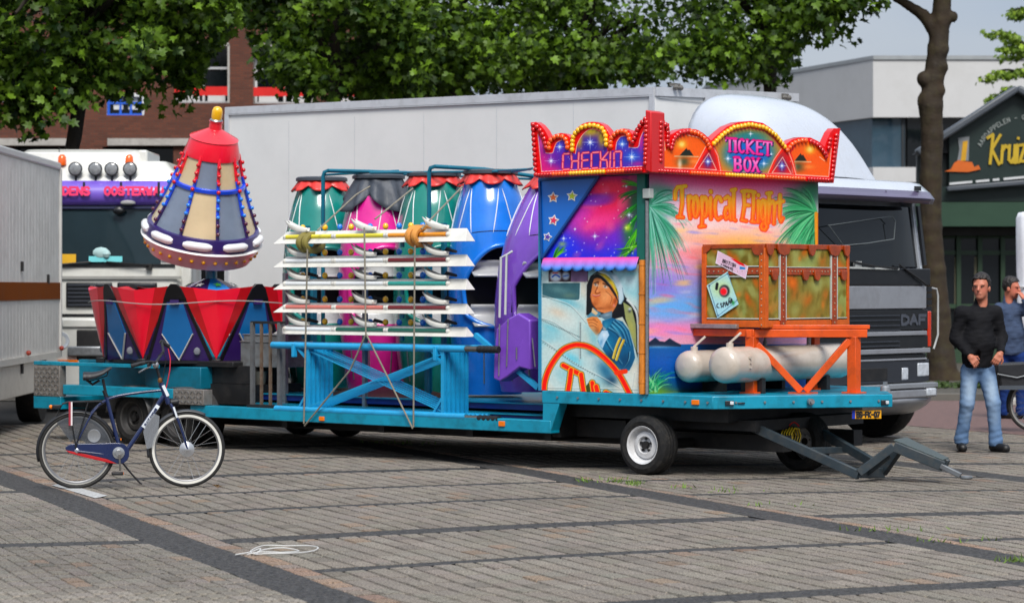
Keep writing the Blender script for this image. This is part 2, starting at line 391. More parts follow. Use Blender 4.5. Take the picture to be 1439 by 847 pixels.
def strip(name, quad_rows, mat, kind='structure', parent=None):
 b = MB(); b.grid(quad_rows); o = b.build(name, mat, parent, smooth=0); o['kind'] = kind; return o
asph = M('dark band setts', (50, 50, 52), .9, con=.09, var=.7, scale=24., bump=1., bscale=70., dirt=.6, dcol=(112, 108, 100), spec=.3)
bd = MB()
for a, b_ in RADS:
 qs = np.arange(-17, 7, .13); bd.grid([[(*gw(np.array(p), np.array(q)), -.0035) for p in (a - .004 + RNG.normal(0, .008), b_ + .004 + RNG.normal(0, .008))] for q in qs])
for c, w in CROSS:
 for a, b_ in ((.06, 4.3), (4.74, 8.15), (8.5, 14)):
  ps = np.arange(a, b_ + .01, .12); bd.grid([[(*gw(np.array(p), np.array(q)), -.003) for q in (c + w / 2 + RNG.normal(0, .012), c - w / 2 + RNG.normal(0, .012))] for p in ps])
for c, w in LEFTQ:
 ps = np.linspace(-7, -.44, 16); bd.grid([[(*gw(np.array(p), np.array(q)), -.003) for q in (c + w / 2, c - w / 2)] for p in ps])
o = bd.build('dark_band', asph, ground, smooth=0)
# far paving: red brick walk, kerb, verge
red = M('red brick walk', (104, 80, 76), .9, var=.3, scale=14., bump=.5, bscale=70., stretch=(1, .5, 1), dirt=.3)
A, B_ = gnd(1150, 588), gnd(1560, 621); C_, D = gnd(1560, 563), gnd(1150, 563)
strip('red_pavement', [[(A.x, A.y, .004), (B_.x, B_.y, .004)], [(D.x, D.y, .004), (C_.x, C_.y, .004)]], red)
grv = M('grey tarmac', (72, 68, 60), .95, var=.25, scale=3., bump=.5, bscale=60.)
strip('far_road', [[(D.x - 30, D.y + .03, .002), (C_.x + 30, C_.y + .03, .002)], [(-60, 75, .002), (80, 75, .002)]], grv)
k = MB(); k.box(D.x - 1, C_.x + 12, D.y + .03, D.y + .2, -.01, .11); k.build('kerb', M('kerb stone', (96, 93, 87), .9, bump=.3), None, bev=.01)['kind'] = 'structure'
# white parking mark, string, leaf, weeds
wp = M('worn white road paint', (176, 177, 176), .8, var=.1, scale=20., bump=.3, bscale=120., dirt=.75, dcol=(90, 86, 80))
b = MB(); pts = [gnd(72, 682), gnd(90, 679.5), gnd(151, 697), gnd(134, 700.5)]; b.add([(p.x, p.y, .0065) for p in pts], [(3, 2, 1, 0)])
strip_o = b.build('parking_mark', wp, ground, smooth=0)
pts = []
for px, py in ((331, 781), (352, 778), (366, 774), (360, 780), (352, 777), (370, 770), (402, 768.5), (432, 769), (447, 772.5), (438, 776), (412, 779.5), (378, 781), (358, 780), (372, 774.5), (398, 773), (420, 775.5), (400, 778.5), (366, 779), (345, 781)):
 p = gnd(px, py); pts.append((p.x, p.y, .010 + .004 * (len(pts) % 3)))
sm = []
for i in range(len(pts) - 1):
 p0, p1, p2, p3 = [Vector(pts[max(0, min(len(pts) - 1, i + d))]) for d in (-1, 0, 1, 2)]
 for t in np.linspace(0, 1, 6, endpoint=False):
  sm.append(.5 * ((2 * p1) + (-p0 + p2) * t + (2 * p0 - 5 * p1 + 4 * p2 - p3) * t * t + (-p0 + 3 * p1 - 3 * p2 + p3) * t ** 3))
b = MB(); b.tube(sm, .0042, 6)
tag(b.build('string', M('white cord', (196, 196, 194), .7)), 'loose loop of thin white string lying on the dark paving band', 'string')
p = gnd(305, 688); b = MB()
for kx in range(5):
 a = kx * 1.25; b.prism([(p.x + r * math.cos(a + t) * .8, p.y + r * math.sin(a + t), .012 + .02 * (r > .03) + .004 * kx) for r, t in ((.005, 0), (.035, -.5), (.055, 0), (.035, .5))], (0, 0, .003))
tag(b.build('leaf', M('dry leaf', (110, 82, 45), .8, var=.3)), 'small curled brown dry leaf on paving right of the bicycle', 'leaf')
b = MB(); rw = random.Random(3)
for cx_, cy_, n_, sp in ((825, 676, 26, 10), (860, 676, 34, 10), (893, 680, 60, 9), (960, 686, 14, 12), (1030, 690, 20, 25), (1240, 745, 26, 30), (1420, 788, 34, 14), (555, 622, 60, 26), (1100, 710, 14, 40), (1330, 760, 18, 50)):
 for _ in range(n_):
  q = gnd(cx_ + rw.gauss(0, sp), cy_ + rw.gauss(0, 1.4)); a = rw.uniform(0, 6.28); h_ = rw.uniform(.015, .05); w_ = .008
  b.add([(q.x - w_ * math.cos(a), q.y - w_ * math.sin(a), 0), (q.x + w_ * math.cos(a), q.y + w_ * math.sin(a), 0), (q.x + rw.gauss(0, .02), q.y + rw.gauss(0, .02), h_)], [(0, 1, 2)])
o = b.build('weeds', M('weed green', (96, 122, 46), .8, var=.3), None, smooth=0); tag(o, 'tufts of green weeds growing in the paving joints', None, None, 'stuff')
# ================================================================ the ride trailer
T = Fr((910 - CX) / F * 23.8, 23.8, 40)
TEAL = M('teal trailer paint', (4, 140, 170), .38, var=.12, scale=2.6, dirt=.55, dcol=(12, 80, 92), coat=.25)
TEALD = M('darker teal paint', (6, 104, 128), .4, var=.12, dirt=.35, dcol=(10, 60, 70))
BLK = M('black chassis paint', (16, 16, 18), .6, var=.3, dirt=.5, dcol=(50, 46, 42))
RUB = M('tyre rubber', (22, 22, 23), .75, var=.2, scale=9., bump=.25, bscale=60., dirt=.4, dcol=(66, 62, 56), spec=.35)
STEEL = M('galvanised steel', (150, 153, 156), .38, metal=.7, var=.15, scale=14., dirt=.3)
CHEQ = M('chequer plate', (158, 152, 146), .4, metal=.55, var=.18, scale=10., dirt=.35)
AMB = M('amber lens', (240, 120, 10), .2, var=.1, coat=.5)
WHT = M('white rim paint', (205, 206, 208), .4, var=.08, dirt=.35, dcol=(120, 110, 100))
DBAR = M('grey blue drawbar paint', (44, 55, 62), .42, var=.15, scale=5., dirt=.35, dcol=(90, 84, 76))
BLUED = M('dark blue platform paint', (8, 40, 118), .45, var=.15, dirt=.4, dcol=(14, 26, 60))
TR = thing('ride_trailer', 'long teal flatbed fairground trailer with grey drawbar resting on the square', 'trailer', (-3.5, 1.4, 0), T)
ND = .755
deckp = [(-1.27, 0), (.74, 0), (1.76, 1.435), (.74, 2.87), (-1.27, 2.87)]
b = MB(); b.prism([(x, y, ND) for x, y in deckp], (0, 0, -.12)); b.build('upper_deck', TEAL, TR, bev=.008)
b = MB()                                             # bolts along the edge of the deck
for i in range(14):
 t = (i + .5) / 14
 if t < .55: p = Vector((-1.2 + 1.94 * t / .55, -.002, ND - .06)); n = Vector((0, -1, 0))
 else:
  s = (t - .55) / .45; p = Vector((.74 + 1.02 * s, 1.435 * s, ND - .06)); n = Vector((.815, -.58, 0))
 b.cyl(p, p + n * .012, .011, n=8)
b.build('bolt', STEEL, TR)['kind'] = 'stuff'
# lower deck, side beam, tail
LZ = .47
b = MB(); b.box(-6.2, -1.16, 0, .14, LZ - .125, LZ); b.build('side_beam', TEAL, TR, bev=.008)
b = MB(); b.box(-6.2, -1.2, 2.73, 2.87, LZ - .125, LZ); b.build('side_beam', TEAL, TR, bev=.008)
b = MB(); b.box(-8.7, -1.3, .145, 2.725, LZ - .09, LZ - .02); b.build('lower_deck', BLK, TR)
b = MB(); b.prism([(-1.26, .004, ND - .1), (-1.05, .004, ND - .1), (-1.17, .004, LZ - .12), (-1.27, .004, LZ - .12)], (0, .13, 0)); b.build('gusset', TEAL, TR, bev=.006)
pA = T.pv(90, 544); pB = T.pv(245, 557); pC = T.pv(50, 580)
b = MB(); b.box(pA.x, pB.x, -.02, .12, .53, .64); b.build('side_beam', TEAL, TR, bev=.008)
u0 = T.pv(50, 540).x; u1 = T.pv(88, 540).x
b = MB(); b.box(u0, u1, -.03, 2.8, .36, .5); b.box(u0, u1, -.03, .09, .856, .9); b.build('tail_bumper', TEAL, TR, bev=.006)
b = MB(); b.box(u0 + .01, u1 - .01, -.035, .06, .505, .85); b.build('chequer_plate', CHEQ, TR, bev=.004)
def cheq(name, u0, u1, v, z0, z1, parent):
 m = MB(); nx, nz = int((u1 - u0) / .045), int((z1 - z0) / .045)
 for i in range(nx):
  for j in range(nz):
   x = u0 + (i + .5) * (u1 - u0) / nx; z = z0 + (j + .5) * (z1 - z0) / nz; s = 1 if (i + j) % 2 else -1
   m.bar((x - .013, v - .003, z - .013 * s), (x + .013, v - .003, z + .013 * s), .007, .006, up=(0, 1, 0))
 o = m.build(name, STEEL, parent, smooth=0); o['kind'] = 'stuff'
cheq('plate_pattern', u0 + .02, u1 - .02, -.037, .51, .845, TR)
e0, e1 = T.pv(246, 555).x, T.pv(289, 555).x
b = MB(); b.box(e0, e1, -.03, .1, .475, .64); b.build('chequer_plate', CHEQ, TR, bev=.004); cheq('plate_pattern', e0 + .02, e1 - .02, -.032, .48, .635, TR)
b = MB()                                             # tail box: top rim, inner wall, pillars
b.box(u1, -6.75, -.02, .06, .855, .895); b.box(u1 - .6, -6.6, .75, .82, .52, .9); b.build('tail_frame', TEAL, TR, bev=.005)
b = MB(); b.box(T.pv(180, 530).x, T.pv(258, 530).x, .25, 1.0, .63, .87); b.build('tail_box', TEALD, TR, bev=.01)
b = MB(); b.box(-7.1, -5.9, .35, 2.4, .87, .935); b.build('turntable', BLK, TR, bev=.01)
b = MB(); b.box(-8.6, 1.0, .75, .9, .22, .37); b.box(-8.6, 1.0, 1.97, 2.12, .22, .37); b.box(-1.25, .7, .3, 2.6, .5, .63)
for x in (-7.6, -6.2, -5, -3.6, -2.4, -1.4): b.box(x, x + .08, .2, 2.6, .26, .36)
b.box(-1.3, -1.2, .2, 2.7, .3, .75); b.box(-.5, .5, .9, 1.9, .36, .5)
b.build('chassis', BLK, TR)
for u in (-7.2, -6.5, -.05):
 b = MB(); b.cyl((u, .3, .27), (u, 2.57, .27), .05, n=10); b.build('axle', BLK, TR)
def wheel(u, v, r, w, side, parent, nst=5, rimmat=None):
 """trailer wheel, outer face towards -v when side = -1"""
 s = side; o = (u, v, r)
 b = MB(); pr = [(r * .62, -w / 2), (r * .8, -w / 2 - .012), (r * .95, -w / 2 + .006), (r, -w / 2 + .03), (r, w / 2 - .03), (r * .95, w / 2 - .006), (r * .8, w / 2 + .012), (r * .62, w / 2)]
 b.lathe(pr, o, (0, -s, 0), 40, cap=False)
 for k in (-.05, 0, .05):                         # tread grooves as raised ribs
  b.lathe([(r, k * w * 4 - .018), (r + .004, k * w * 4 - .012), (r + .004, k * w * 4 + .012), (r, k * w * 4 + .018)], o, (0, -s, 0), 40, cap=False)
 ty = b.build('tyre', RUB, parent)
 d = (0, s, 0)
 b = MB(); b.lathe([(r * .66, w / 2 - .004), (r * .64, w / 2 + .004), (r * .59, w / 2 - .006), (r * .56, w / 2 - .05), (r * .47, w / 2 - .075), (r * .45, w / 2 - .05), (r * .3, w / 2 - .04), (r * .26, w / 2 - .055), (r * .25, w / 2 - .07), (0.001, w / 2 - .07)], o, d, 32, cap=False)
 rm = b.build('rim', rimmat or WHT, parent)
 b = MB(); b.cyl((u, v + s * (w / 2 - .075), r), (u, v + s * (w / 2 - .03), r), r * .13, n=12); b.build('hub', BLK, rm)
 for i in range(nst):
  a = i * 2 * PI / nst + .3; c = Vector((u + r * .21 * math.cos(a), v + s * (w / 2 - .07), r + r * .21 * math.sin(a)))
  m = MB(); m.cyl(c, c + Vector((0, s * .022, 0)), .012, n=6); m.build('nut', BLK, rm)
for u in (-7.25, -6.5):
 for v, s in ((.14, -1), (.4, -1), (2.7, 1)): wheel(u, v + .05, .29, .2, s, TR, 5, M('dusty dark rim', (46, 45, 45), .6, dirt=.5, dcol=(80, 76, 70)))
 b = MB(); pr = [(u + .36 * math.cos(a), 0, .29 + .36 * math.sin(a)) for a in np.linspace(.15, PI - .15, 14)]
 b.grid([[(x, .02, z) for x, _, z in pr], [(x, .55, z) for x, _, z in pr]]); b.build('mudguard', M('grey mudguard', (70, 72, 74), .5, var=.2, dirt=.5), TR, solid=.008)
pw = T.pv(912, 627, .12); wheel(pw.x, .12, .277, .21, -1, TR)
pf = T.loc(*gnd(1128, 661).to_tuple()); wheel(pf.x, pf.y, .277, .21, 1, TR)
# running gear dark box behind the front wheel, cables
b = MB(); b.box(-2.2, -.6, .45, 2.4, .3, .47); b.box(-.45, .9, .45, 2.3, .42, .52); b.cyl((.15, 1.4, .3), (.15, 1.4, .5), .42, n=24); b.build('running_gear', BLK, TR)
b = MB()
for k, (col) in enumerate((0, 1)):
 pass
p = T.loc(*WF.world((0, 0, 0))); c0 = T.pd(1113, 612, 24.0)
coil = [(c0.x + .16 * (t / 40 - .5), c0.y + .09 * math.cos(t * .9), c0.z + .09 * math.sin(t * .9)) for t in range(34)]
b.tube(coil, .008, 5); b.build('air_coil', M('black hose', (20, 20, 20), .4), TR)
b = MB(); b.tube([(x + .02, y - .02, z - .01) for x, y, z in coil], .007, 5); b.build('air_coil', M('yellow hose', (215, 180, 20), .4), TR)
b = MB(); b.tube([T.pd(1095 + i * 3.5, 598 + 5 * math.sin(i * .8), 24.0) for i in range(9)], .007, 5); b.build('air_coil', M('red hose', (190, 25, 25), .4), TR)
# drawbar
D_ = T.pd
q = {}
nb = [D_(1050, 596, 23.75), D_(1207, 667, 23.0)]; fb = [D_(1128, 592, 24.6), D_(1236, 655, 23.35)]
toe = [D_(1207, 664, 23.0), D_(1240, 664, 23.35)]
up = [D_(1256, 627, 22.95), D_(1268, 624, 23.15)]; hd = [D_(1326, 655, 22.85), D_(1332, 653, 22.95)]
b = MB(); b.bar(nb[0], nb[1], .05, .085); b.bar(fb[0], fb[1], .05, .085); b.bar(D_(1130, 633, 23.4), D_(1190, 632, 24.0), .05, .06)
b.bar(toe[0], toe[1], .06, .09); b.bar(toe[0], up[0], .06, .075); b.bar(toe[1], up[1], .06, .075); b.bar(D_(1216, 667, 23.1), D_(1250, 640, 23.0), .03, .05)
b.bar(up[0], hd[0], .06, .09); b.bar(up[1], hd[1], .06, .09); b.build('drawbar', DBAR, TR, bev=.006)
b = MB(); w4 = [up[0] + Vector((0, 0, .05)), up[1] + Vector((.0, .08, .05)), hd[1] + Vector((-.02, .05, .05)), hd[0] + Vector((0, -.02, .05))]
b.prism(w4, (0, 0, .012)); b.build('tread_plate', M('green grey tread plate', (62, 74, 74), .5, var=.2, scale=20, bump=.6, bscale=90, dirt=.4), TR)
b = MB(); t0, t1 = D_(1322, 654, 22.85), D_(1350, 668, 22.8); b.bar(t0, t1, .07, .045); b.build('drawbar_nose', M('worn steel', (110, 114, 118), .45, metal=.5, dirt=.4), TR, bev=.006)
e = D_(1358, 670.5, 22.78); b = MB(); b.tube([e + Vector((.042 * math.cos(a), .042 * math.sin(a), 0)) for a in np.linspace(0, 2 * PI, 18, endpoint=False)], .016, 8, closed=True); b.build('towing_eye', MATS['worn steel'], TR)
# marker lamps and plate
def lamp(px, py, w, h, mat, v=0., nose=False, name='marker_lamp'):
 b = MB()
 if not nose:
  p = T.pv(px, py, v); b.box(p.x - w / 2, p.x + w / 2, v - .018, v, p.z - h / 2, p.z + h / 2)
 else:
  s = None
  for k in np.linspace(0, 1, 200):
   c = Vector((.74 + 1.02 * k, 1.435 * k, ND - .06)); x = T.pix(c)[0]
   if s is None or abs(x - px) < s[0]: s = (abs(x - px), c)
  c = s[1]; c.z = H - (py - CY) / F * T.world(c).y; n = Vector((.815, -.58, 0)); d = Vector((.58, .815, 0))
  vs = [c + d * (w / 2 * i) + Vector((0, 0, h / 2 * j)) + n * k for k in (.0, .018) for i, j in ((-1, -1), (1, -1), (1, 1), (-1, 1))]
  b.add(vs, [(3, 2, 1, 0), (4, 5, 6, 7), (0, 1, 5, 4), (1, 2, 6, 5), (2, 3, 7, 6), (3, 0, 4, 7)])
 return b.build(name, mat, TR, bev=.004)
lamp(453, 588, .07, .045, AMB); lamp(706, 595, .075, .05, AMB); lamp(978, 565, .08, .045, AMB)
DK = M('lamp housing', (36, 38, 42), .35, var=.2)
for px, w in ((1024, .085), (1243, .075)):
 lamp(px, 566 if px < 1100 else 565, w, .042, DK, nose=True); 
 bb = lamp(px + 3, 566 if px < 1100 else 565, w * .4, .03, M('clear lens', (205, 210, 215), .15, coat=.5), nose=True); bb.location = bb.location + Vector((.012, -.009, 0))
lamp(1042, 566, .07, .012, DK, nose=True)
c = T.pd(1138, 564, 23.55); b = MB(); b.cyl(c, c + Vector((.04, -.03, 0)), .03, n=12); b.cyl(c + Vector((.04, -.03, 0)), c + Vector((.06, -.045, 0)), .018, n=10); b.build('coupling', STEEL, TR)
c = T.pd(1244, 546, 23.85); b = MB(); b.lathe([(.05, -.02), (.045, .015), (.03, .03), (.001, .035)], c, (0, 0, 1), 12); b.box(c.x - .015, c.x + .015, c.y - .015, c.y + .015, c.z + .02, c.z + .065); b.build('deck_shackle', STEEL, TR)
# ================================================================ painted panels: pigments laid by distance fields onto fine vertex grids
class Canvas:
 """a plane in frame fr: origin o, axes a (width) and b (up); artwork is laid out in picture units of the panel"""
 def __init__(s, fr, o, a, b, nx, ny):
  s.fr = fr; s.o, s.a, s.b = [np.array(x, float) for x in (o, a, b)]; s.nx, s.ny = nx, ny
  t, r = np.meshgrid(np.linspace(0, 1, nx), np.linspace(0, 1, ny)); s.t, s.r = t.ravel(), r.ravel()
  s.P = s.o + s.t[:, None] * s.a + s.r[:, None] * s.b
  X = fr.X + s.P[:, 0] * fr.U[0] + s.P[:, 1] * fr.V[0]; Y = fr.Y + s.P[:, 0] * fr.U[1] + s.P[:, 1] * fr.V[1]
  s.x = CX + F * X / Y; s.y = CY - F * (s.P[:, 2] - H) / Y
  s.C = np.full((nx * ny, 3), 128.)
 def sel(s, x0, x1, y0, y1): return np.nonzero((s.x > x0) & (s.x < x1) & (s.y > y0) & (s.y < y1))[0]
 def mixin(s, i, a, col):
  c = col(s.x[i], s.y[i]) if callable(col) else np.asarray(col, float); a = np.clip(a, 0, 1)[:, None]; s.C[i] = s.C[i] * (1 - a) + c * a
 def fill(s, col): s.C[:] = col(s.x, s.y) if callable(col) else col
 def noise(s, sx, sy, seed): return vnoise(np.c_[s.x / sx, s.y / sy, 0 * s.x], 1., seed)
 def blob(s, cx, cy, rx, ry, col, a=1., rot=0., hard=1.):
  R = max(rx, ry) * 2.6; i = s.sel(cx - R, cx + R, cy - R, cy + R); dx, dy = s.x[i] - cx, s.y[i] - cy; c, n = math.cos(rot), math.sin(rot)
  d = ((dx * c + dy * n) / rx) ** 2 + ((-dx * n + dy * c) / ry) ** 2; s.mixin(i, a * np.exp(-d ** hard), col)
 def stroke(s, pts, w, col, a=1., soft=.6, w2=None):
  pts = np.array(pts, float); ws = np.linspace(w, w if w2 is None else w2, len(pts)); m = max(ws) + soft + 1
  i = s.sel(pts[:, 0].min() - m, pts[:, 0].max() + m, pts[:, 1].min() - m, pts[:, 1].max() + m)
  if not len(i): return
  best = np.full(len(i), 1e9)
  for k in range(len(pts) - 1):
   p, q = pts[k], pts[k + 1]; d = q - p; L = d @ d + 1e-9; dx, dy = s.x[i] - p[0], s.y[i] - p[1]
   t = np.clip((dx * d[0] + dy * d[1]) / L, 0, 1); e = np.hypot(dx - t * d[0], dy - t * d[1]) - (ws[k] + (ws[k + 1] - ws[k]) * t) / 2
   best = np.minimum(best, e)
  s.mixin(i, a * np.clip(.5 - best / soft, 0, 1), col)
 def poly(s, pts, col, a=1., soft=.8):
  pts = np.array(pts, float); m = soft + 1
  i = s.sel(pts[:, 0].min() - m, pts[:, 0].max() + m, pts[:, 1].min() - m, pts[:, 1].max() + m)
  if not len(i): return
  x, y = s.x[i], s.y[i]; ins = np.zeros(len(i), bool); best = np.full(len(i), 1e9); n = len(pts)
  for k in range(n):
   p, q = pts[k], pts[(k + 1) % n]; d = q - p; L = d @ d + 1e-9; dx, dy = x - p[0], y - p[1]
   t = np.clip((dx * d[0] + dy * d[1]) / L, 0, 1); best = np.minimum(best, np.hypot(dx - t * d[0], dy - t * d[1]))
   c = ((p[1] > y) != (q[1] > y)) & (x < d[0] * (y - p[1]) / (d[1] if abs(d[1]) > 1e-9 else 1e-9) + p[0]); ins ^= c
  sd = np.where(ins, best, -best); s.mixin(i, a * np.clip(.5 + sd / soft, 0, 1), col)
 def star(s, x, y, r, col=(235, 245, 255), a=1.):
  s.blob(x, y, r * .42, r * .42, (150, 190, 255), .55 * a); 
  for k in range(4):
   an = k * PI / 4; l = r * (1 if k % 2 == 0 else .5); s.stroke([(x - l * math.cos(an), y - l * math.sin(an)), (x, y)], .2, col, .8 * a, .7, .9); s.stroke([(x, y), (x + l * math.cos(an), y + l * math.sin(an))], .9, col, .8 * a, .7, .2)
  s.blob(x, y, r * .16, r * .16, (255, 255, 255), a)
 def build(s, name, mat, parent, mask=None):
  idx = np.arange(s.nx * s.ny).reshape(s.ny, s.nx); q = np.stack([idx[:-1, :-1], idx[:-1, 1:], idx[1:, 1:], idx[1:, :-1]], -1).reshape(-1, 4)
  n = np.cross(s.a, s.b); 
  if mask is not None:
   cx, cy = s.x[q].mean(1), s.y[q].mean(1); q = q[mask(cx, cy)]
  mean = s.C.mean(1, keepdims=True); s.C = mean + (s.C - mean) * 1.2; me = npmesh(name, s.P, q, mat, parent); vcol(me, lin(np.clip(s.C, 0, 255))); return link(name, me, parent)
def inpoly(pts):
 pts = np.array(pts, float)
 def f(x, y):
  ins = np.zeros(len(x), bool); n = len(pts)
  for k in range(n):
   p, q = pts[k], pts[(k + 1) % n]; d = q - p
   ins ^= ((p[1] > y) != (q[1] > y)) & (x < d[0] * (y - p[1]) / (d[1] if abs(d[1]) > 1e-9 else 1e-9) + p[0])
  return ins
 return f
def arc(cx, cy, rx, ry, a0, a1, n=14): return [(cx + rx * math.cos(rad(a)), cy - ry * math.sin(rad(a))) for a in np.linspace(a0, a1, n)]
def smooth(pts, n=6):
 o = []; P = [np.array(p, float) for p in pts]
 for i in range(len(P) - 1):
  p0, p1, p2, p3 = [P[max(0, min(len(P) - 1, i + d))] for d in (-1, 0, 1, 2)]
  for t in np.linspace(0, 1, n, endpoint=False): o.append(tuple(.5 * (2 * p1 + (p2 - p0) * t + (2 * p0 - 5 * p1 + 4 * p2 - p3) * t * t + (-p0 + 3 * p1 - 3 * p2 + p3) * t ** 3)))
 o.append(tuple(P[-1])); return o
# stroke alphabet, x 0..1 and y 0..1 up
def _o(x0=0, x1=1, y0=0, y1=1, a0=0, a1=360): return [((x0 + x1) / 2 + (x1 - x0) / 2 * math.cos(rad(a)), (y0 + y1) / 2 + (y1 - y0) / 2 * math.sin(rad(a))) for a in np.linspace(a0, a1, 17)]
FONT = {
 'A': [[(0, 0), (.5, 1), (1, 0)], [(.2, .38), (.8, .38)]], 'B': [[(0, 0), (0, 1), (.65, 1), (.9, .85), (.9, .65), (.65, .52), (0, .52)], [(.65, .52), (1, .35), (1, .15), (.7, 0), (0, 0)]],
 'C': [_o(a0=50, a1=310)], 'D': [[(0, 0), (0, 1), (.5, 1), (.95, .75), (1, .5), (.95, .25), (.5, 0), (0, 0)]], 'E': [[(1, 0), (0, 0), (0, 1), (1, 1)], [(0, .52), (.8, .52)]],
 'F': [[(0, 0), (0, 1), (1, 1)], [(0, .52), (.8, .52)]], 'G': [_o(a0=50, a1=330) + [(1, .45), (.6, .45)]], 'H': [[(0, 0), (0, 1)], [(1, 0), (1, 1)], [(0, .5), (1, .5)]], 'I': [[(.5, 0), (.5, 1)]],
 'K': [[(0, 0), (0, 1)], [(1, 1), (.05, .48), (1, 0)]], 'L': [[(0, 1), (0, 0), (1, 0)]], 'M': [[(0, 0), (0, 1), (.5, .35), (1, 1), (1, 0)]], 'N': [[(0, 0), (0, 1), (1, 0), (1, 1)]], 'O': [_o()],
 'P': [[(0, 0), (0, 1), (.7, 1), (1, .85), (1, .65), (.7, .48), (0, .48)]], 'R': [[(0, 0), (0, 1), (.7, 1), (1, .85), (1, .65), (.7, .48), (0, .48)], [(.55, .48), (1, 0)]],
 'S': [[(1, .82), (.75, 1), (.25, 1), (0, .8), (.1, .6), (.85, .42), (1, .22), (.75, 0), (.25, 0), (0, .16)]], 'T': [[(0, 1), (1, 1)], [(.5, 1), (.5, 0)]], 'U': [[(0, 1), (0, .25), (.25, 0), (.75, 0), (1, .25), (1, 1)]],
 'V': [[(0, 1), (.5, 0), (1, 1)]], 'W': [[(0, 1), (.25, 0), (.5, .7), (.75, 0), (1, 1)]], 'X': [[(0, 0), (1, 1)], [(0, 1), (1, 0)]], 'Y': [[(0, 1), (.5, .5), (1, 1)], [(.5, .5), (.5, 0)]], 'Z': [[(0, 1), (1, 1), (0, 0), (1, 0)]],
 '-': [[(.1, .5), (.9, .5)]], '0': [_o()], '1': [[(.25, .8), (.55, 1), (.55, 0)]], '7': [[(0, 1), (1, 1), (.35, 0)]], '.': [[(.45, .45), (.55, .55)]], ' ': []}
def text(can, s, x, y, w, h, adv, sw, col, dx=(1., 0.), dy=(0., -1.), **k):
 """letters of width w, height h from lower left (x,y); dx, dy: directions on the panel"""
 for c in s:
  for st in FONT.get(c, []): can.stroke([(x + dx[0] * p[0] * w + dy[0] * p[1] * h, y + dx[1] * p[0] * w + dy[1] * p[1] * h) for p in st], sw, col, **k)
  x += dx[0] * adv; y += dx[1] * adv
# ================================================================ ticket booth
PAINT = MV('airbrushed panel paint', .5, var=.06, bscale=40., spec=.28)
BO = thing('ticket_booth', 'airbrushed fairground ticket booth with a pilot mural and sunset palm front', 'booth', (-.6, 1.4, ND), T)
u_l = T.pv(760, 400, .02).x; u_r = -.02; ZT = 2.82
b = MB(); b.box(u_l + .012, u_r - .012, .03, 2.84, ND, ZT - .02); b.build('wall', M('booth board', (70, 120, 130), .5), BO)
b = MB(); b.box(u_l - .02, u_r + .02, 0, 2.87, ZT - .02, ZT + .02); b.build('roof', M('booth roof', (170, 172, 175), .5, dirt=.4), BO)
def rnd(seed): return random.Random(seed)
def frond(c, base, ang, length, droop, n, cols, seed, lw=1.5, sp=1.0):
 """airbrushed palm leaf: a fan of tapering brush lines along a curved rib"""
 r = rnd(seed); rib = [base]; x, y = base
 for i in range(12): a = ang + droop * (i / 11) ** 2; x += math.cos(a) * length / 12; y += math.sin(a) * length / 12; rib.append((x, y))
 for k in range(int(n * .55)):
  o = r.uniform(-1, 1); e = r.randint(6, 12) if abs(o) > .3 else r.randint(9, 12); pts = []
  for i in range(e + 1):
   t = i / 12; p, q_ = rib[i], rib[min(12, i + 1)] if i < 12 else rib[i]; d = math.atan2(rib[min(12, i + 1)][1] - rib[max(0, i - 1)][1], rib[min(12, i + 1)][0] - rib[max(0, i - 1)][0]); w = o * length * .22 * sp * t ** 1.1
   pts.append((p[0] - math.sin(d) * w, p[1] + math.cos(d) * w + abs(o) * length * .10 * t * t))
  c.stroke(pts, lw * r.uniform(.8, 1.5), r.choice(cols), .8, .9, .3)

# ---- front mural (palms, sunset, lagoon)
c = Canvas(T, (0.004, .02, ND), (0, 2.85, 0), (0, 0, ZT - ND), 300, 372)
def skycol(x, y):
 ys = [240, 262, 300, 335, 365, 395, 430, 460, 483, 484, 510, 560]
 cs = np.array([(196, 70, 140), (224, 130, 180), (236, 214, 222), (242, 190, 170), (230, 170, 200), (172, 160, 220), (120, 176, 232), (232, 150, 196), (226, 170, 190), (20, 90, 150), (14, 84, 160), (10, 60, 110)], float)
 return np.stack([np.interp(y, ys, cs[:, k]) for k in range(3)], -1)
c.fill(skycol); n1 = c.noise(17, 5, 3); n2 = c.noise(34, 9, 8)
sky_i = c.y < 482
for n_, col, th in ((n1, (240, 130, 150), .35), (n2, (250, 205, 120), .45), (-n1, (150, 150, 226), .45), (-n2, (255, 240, 240), .4)):
 i = np.nonzero(sky_i & (c.y > 300))[0]; c.mixin(i, np.clip((n_[i] - th) * 1.2, 0, .7), col)
c.blob(1040, 352, 46, 20, (252, 190, 60), .95); c.blob(1035, 350, 24, 9, (255, 225, 90), .9); c.blob(1000, 352, 70, 12, (244, 120, 130), .5)
c.blob(930, 400, 24, 18, (130, 110, 200), .6); c.blob(940, 438, 40, 14, (100, 180, 240), .6); c.blob(930, 462, 40, 8, (240, 140, 190), .7)
c.blob(965, 275, 60, 14, (250, 226, 238), .6); c.blob(1040, 255, 70, 8, (206, 60, 140), .6); c.blob(1040, 300, 80, 26, (248, 226, 230), .5)
for k in range(60):
 r = rnd(k); yy = r.uniform(486, 552); xx = r.uniform(912, 1150); c.stroke([(xx, yy), (xx + r.uniform(6, 22), yy + .5)], .8, r.choice([(40, 140, 200), (10, 60, 130), (90, 180, 220), (20, 110, 170)]), .5, 1)
c.poly([(908, 484), (914, 479), (921, 474), (927, 479), (934, 480), (941, 475), (949, 480), (957, 484), (957, 487), (908, 487)], (24, 40, 62)); c.blob(925, 487, 20, 2, (160, 200, 230), .5)
c.blob(922, 552, 24, 14, (110, 150, 40), .9); c.blob(950, 556, 18, 6, (190, 170, 40), .8); c.blob(985, 552, 30, 7, (20, 50, 40), .8)
